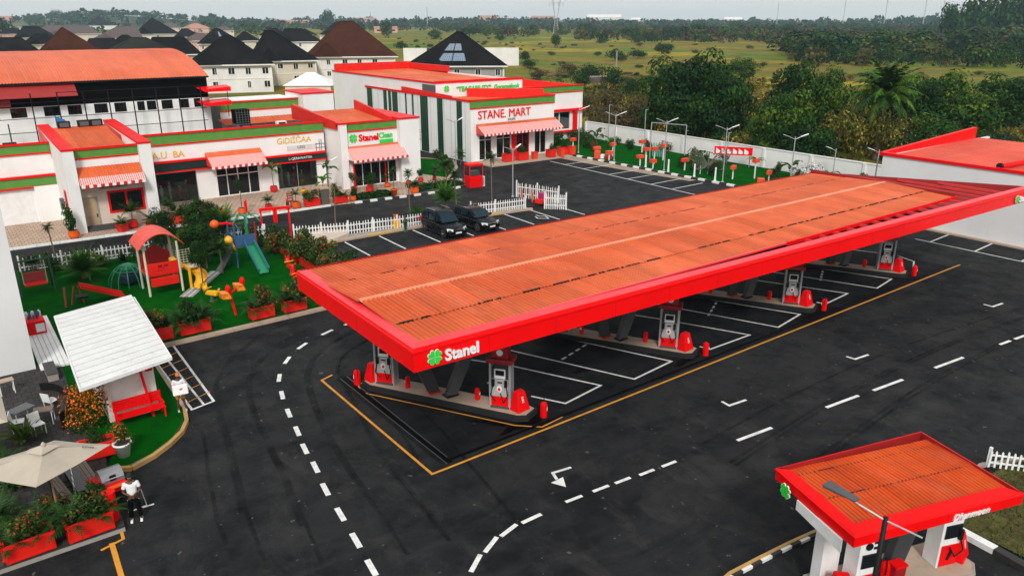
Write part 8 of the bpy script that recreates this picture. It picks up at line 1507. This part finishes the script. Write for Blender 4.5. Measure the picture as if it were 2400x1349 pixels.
for i, (x, y) in enumerate([(1.42, 27.2), (1.45, 27.6), (1.48, 28.0), (1.5, 28.4)]):
    t = thing('slatted_chair', ['nearest', 'second nearest', 'second farthest', 'farthest'][i]+' of the white slatted chairs between bench and dark table', 'chair', (x-.02, y, .165), math.pi/2, 'white slatted chairs under the parasol'); MB().box(-.17, .17, -.15, .15, .42, .45).build('seat', black, t); [MB().bar((-.17, -.17, z), (.17, -.17, z+.02), .025).build('back_slat', whitep, t) for z in (.55, .68, .8)]; [MB().tube((sx, sy, 0), (sx, sy, .42 if sy > 0 else .85), .015, n=5).build('leg', lgrey, t) for sx in (-.17, .17) for sy in (-.16, .14)]
gr_ = thing('barbecue_grill', 'red barbecue cart with a domed grey steel lid at the terrace corner', 'grill', (2.62, 27.1, .012), .12); MB().box(-.62, .42, -.55, .45, .55, .85).build('body', red, gr_, bevel=.03); dome = mat('steel_dome', (.35, .35, .36), .3, metal=.8); m_ = MB(); n = 10
prof = [(math.cos(math.pi*i/n), math.sin(math.pi*i/n)) for i in range(n+1)]
for i in range(n):
    (c0, s0), (c1, s1) = prof[i], prof[i+1]; m_.face([(-.3, .40*c0, .86+.38*s0), (.42, .40*c0, .86+.38*s0), (.42, .40*c1, .86+.38*s1), (-.3, .40*c1, .86+.38*s1)])
m_.face([(.42, .40*c, .86+.38*s) for c, s in prof]); m_.face([(-.3, .40*c, .86+.38*s) for c, s in prof][::-1]); m_.build('lid', dome, gr_); MB().box(-.05, .15, -.42, -.38, .95, 1.15).build('lid_slot', black, gr_); MB().box(-.55, .45, -.72, -.55, .80, .84).build('side_shelf', orangepot, gr_); MB().tube((-.2, -.44, 1.05), (.35, -.44, 1.05), .02).build('lid_handle', lgrey, gr_)
[MB().box(sx-.03, sx+.03, sy-.03, sy+.03, .0, .55).build('leg', black, gr_) for sx in (-.55, .36) for sy in (-.48, .38)]; MB().box(-.5, .35, -.45, .35, .15, .5).build('lower_cabinet', black, gr_)
wpl = thing('grill_stand', 'white thin rod and small plate standing by the man at the grill', 'stand', (3.5, 25.9, .004)); MB().box(-.14, .22, -.02, .02, .02, .05).build('foot', whitep, wpl); MB().tube((0, 0, .04), (-.14, 0, 1.0), .014, n=6).build('rod', whitep, wpl)
cy = thing('red_gas_cylinder', 'tall red cylinder standing at the end of the right planter', 'cylinder', (2.38, 25.55, .165)); MB().lathe((0, 0, 0), [(0, 0), (.17, 0), (.20, .05), (.20, 1.05), (0, 1.05)], 18).build('body', red, cy, smooth=False, bevel=.01); MB().lathe((0, 0, 1.06), [(.21, 0), (.21, .03), (0, .04)], 18).build('lid', red, cy)
plant(2.25, 26.4, .165, bsh[2], 'dark bush between the grill and the red cylinder', .7, .5, .04, part='foliage'); rp2 = thing('red_pole', 'red pole at the left border beside the big planter', 'pole', (-.72, 25.3, .165)); MB().tube((0, 0, 0), (-.08, 0, 1.1), .055).build('shaft', red, rp2); MB().lathe((0, 0, 0), [(.1, 0), (.08, .06), (0, .06)], 10).build('base', red, rp2)
for i, (x, y, k, s) in enumerate([(.4, 26.2, 1, 1.2), (1.3, 26.2, 0, 1.1), (-.3, 26.5, 2, 1.2), (.9, 26.9, 3, .9), (-.6, 27.8, 1, 1.0)]): plant(x, y, .165, [pm_small[0], pm_small[1], pm_small[2], bsh[3], bsh[1]][k], ['arching fern between the parasol and the left planter', 'broad fern behind the right big planter', 'fern at the left border behind the big planter', 'flowering bush under the parasol corner', 'fern under the left side of the parasol'][i], s, .1, .04)
plant(.6, 33.3, .165, bld[1], 'spiky green plant above the parasol on the terrace', 1.2); plant(-.2, 31.2, .165, pm_small[0], 'fern at the left border above the parasol', 1.2, .2); plant(.1, 29.6, .165, bsh[2], 'dark bush behind the parasol top', 1.2, 0, part='foliage')
# clutter: broken furniture on the slabs
def tbl(x, y, rz, label, s=1, tilt=(0, 0), mt=None, nm='outdoor_table'):
    t = thing(nm, label, 'table', (x, y, .165), rz); MB().box(-.45*s, .45*s, -.3*s, .3*s, .62, .66).build('top', mt or grey, t); [MB().tube((a*.38*s, b*.24*s, 0), (a*.38*s, b*.24*s, .62), .02, n=5).build('leg', whitep, t) for a in (-1, 1) for b in (-1, 1)]; return t
tbl(.75, 35.0, .5, 'white-legged grey table on the terrace slabs'); tbl(1.5, 34.4, -.3, 'brown table top on the dark corner seat', .8, mt=wood); tbl(.5, 38.5, .1, 'small tan framed table near the white tower block', .7, mt=tan)
for i, (x, y, rz) in enumerate([(1.15, 33.6, .3), (.55, 34.3, 1.4), (1.9, 35.6, 2.2)]):
    t = thing('white_chair', ['white chair lying near the spiky plant', 'white chair between grey table and tower block', 'white chair beside the dark corner seat'][i], 'chair', (x, y, .165), rz); MB().box(-.22, .22, -.22, .22, .42, .45).build('seat', whitep, t); MB().hexa([(-.22, .2, .45), (.22, .2, .45), (.22, .23, .45), (-.22, .23, .45), (-.22, .26, .85), (.22, .26, .85), (.22, .29, .85), (-.22, .29, .85)]).build('backrest', whitep, t); [MB().tube((a, b, 0), (a, b, .42), .018, n=5).build('leg', whitep, t) for a in (-.2, .2) for b in (-.2, .2)]
cs = thing('corner_seat', 'dark curved corner seat at the edge of the terrace', 'seat', (2.0, 35.0, .165)); m_ = MB()
for k in range(9): a = -1.2+k*.3; m_.prism([(math.cos(a)*.55-.4, math.sin(a)*1.5), (math.cos(a)*.95-.4, math.sin(a)*1.9), (math.cos(a+.3)*.95-.4, math.sin(a+.3)*1.9), (math.cos(a+.3)*.55-.4, math.sin(a+.3)*1.5)], 0, .45)
m_.build('base', mat('dark_brown_seat', (.03, .022, .018), .6), cs); m_ = MB()
for k in range(9): a = -1.2+k*.3; m_.prism([(math.cos(a)*.9-.4, math.sin(a)*1.85), (math.cos(a)*.97-.4, math.sin(a)*1.93), (math.cos(a+.3)*.97-.4, math.sin(a+.3)*1.93), (math.cos(a+.3)*.9-.4, math.sin(a+.3)*1.85)], .45, .8)
m_.build('backrest', black, cs)
sp2 = thing('wall_post', 'grey stone post at the foot of the white tower block', 'post', (2.35, 39.4, .13)); MB().box(-.22, .22, -.7, .9, 0, .35).build('stone', conc, sp2, bevel=.02); MB().box(-.24, .24, -.72, .92, .35, .40).build('cap', conc2, sp2)
# ================================================================== HAZE
hz = MB().box(-700, 3100, -700, 3100, -3, 56).build('haze'); hm = bpy.data.materials.new('haze'); hm.use_nodes = True; n = hm.node_tree; n.nodes.clear(); pv_ = n.nodes.new('ShaderNodeVolumePrincipled'); pv_.inputs['Color'].default_value = (.62, .84, 1.0, 1); pv_.inputs['Density'].default_value = .00012; pv_.inputs['Anisotropy'].default_value = 0; ou = n.nodes.new('ShaderNodeOutputMaterial'); n.links.new(pv_.outputs[0], ou.inputs['Volume']); hz.data.materials.clear(); hz.data.materials.append(hm); tag(hz, 'thin pale haze over the plain', 'haze', None, 'stuff')
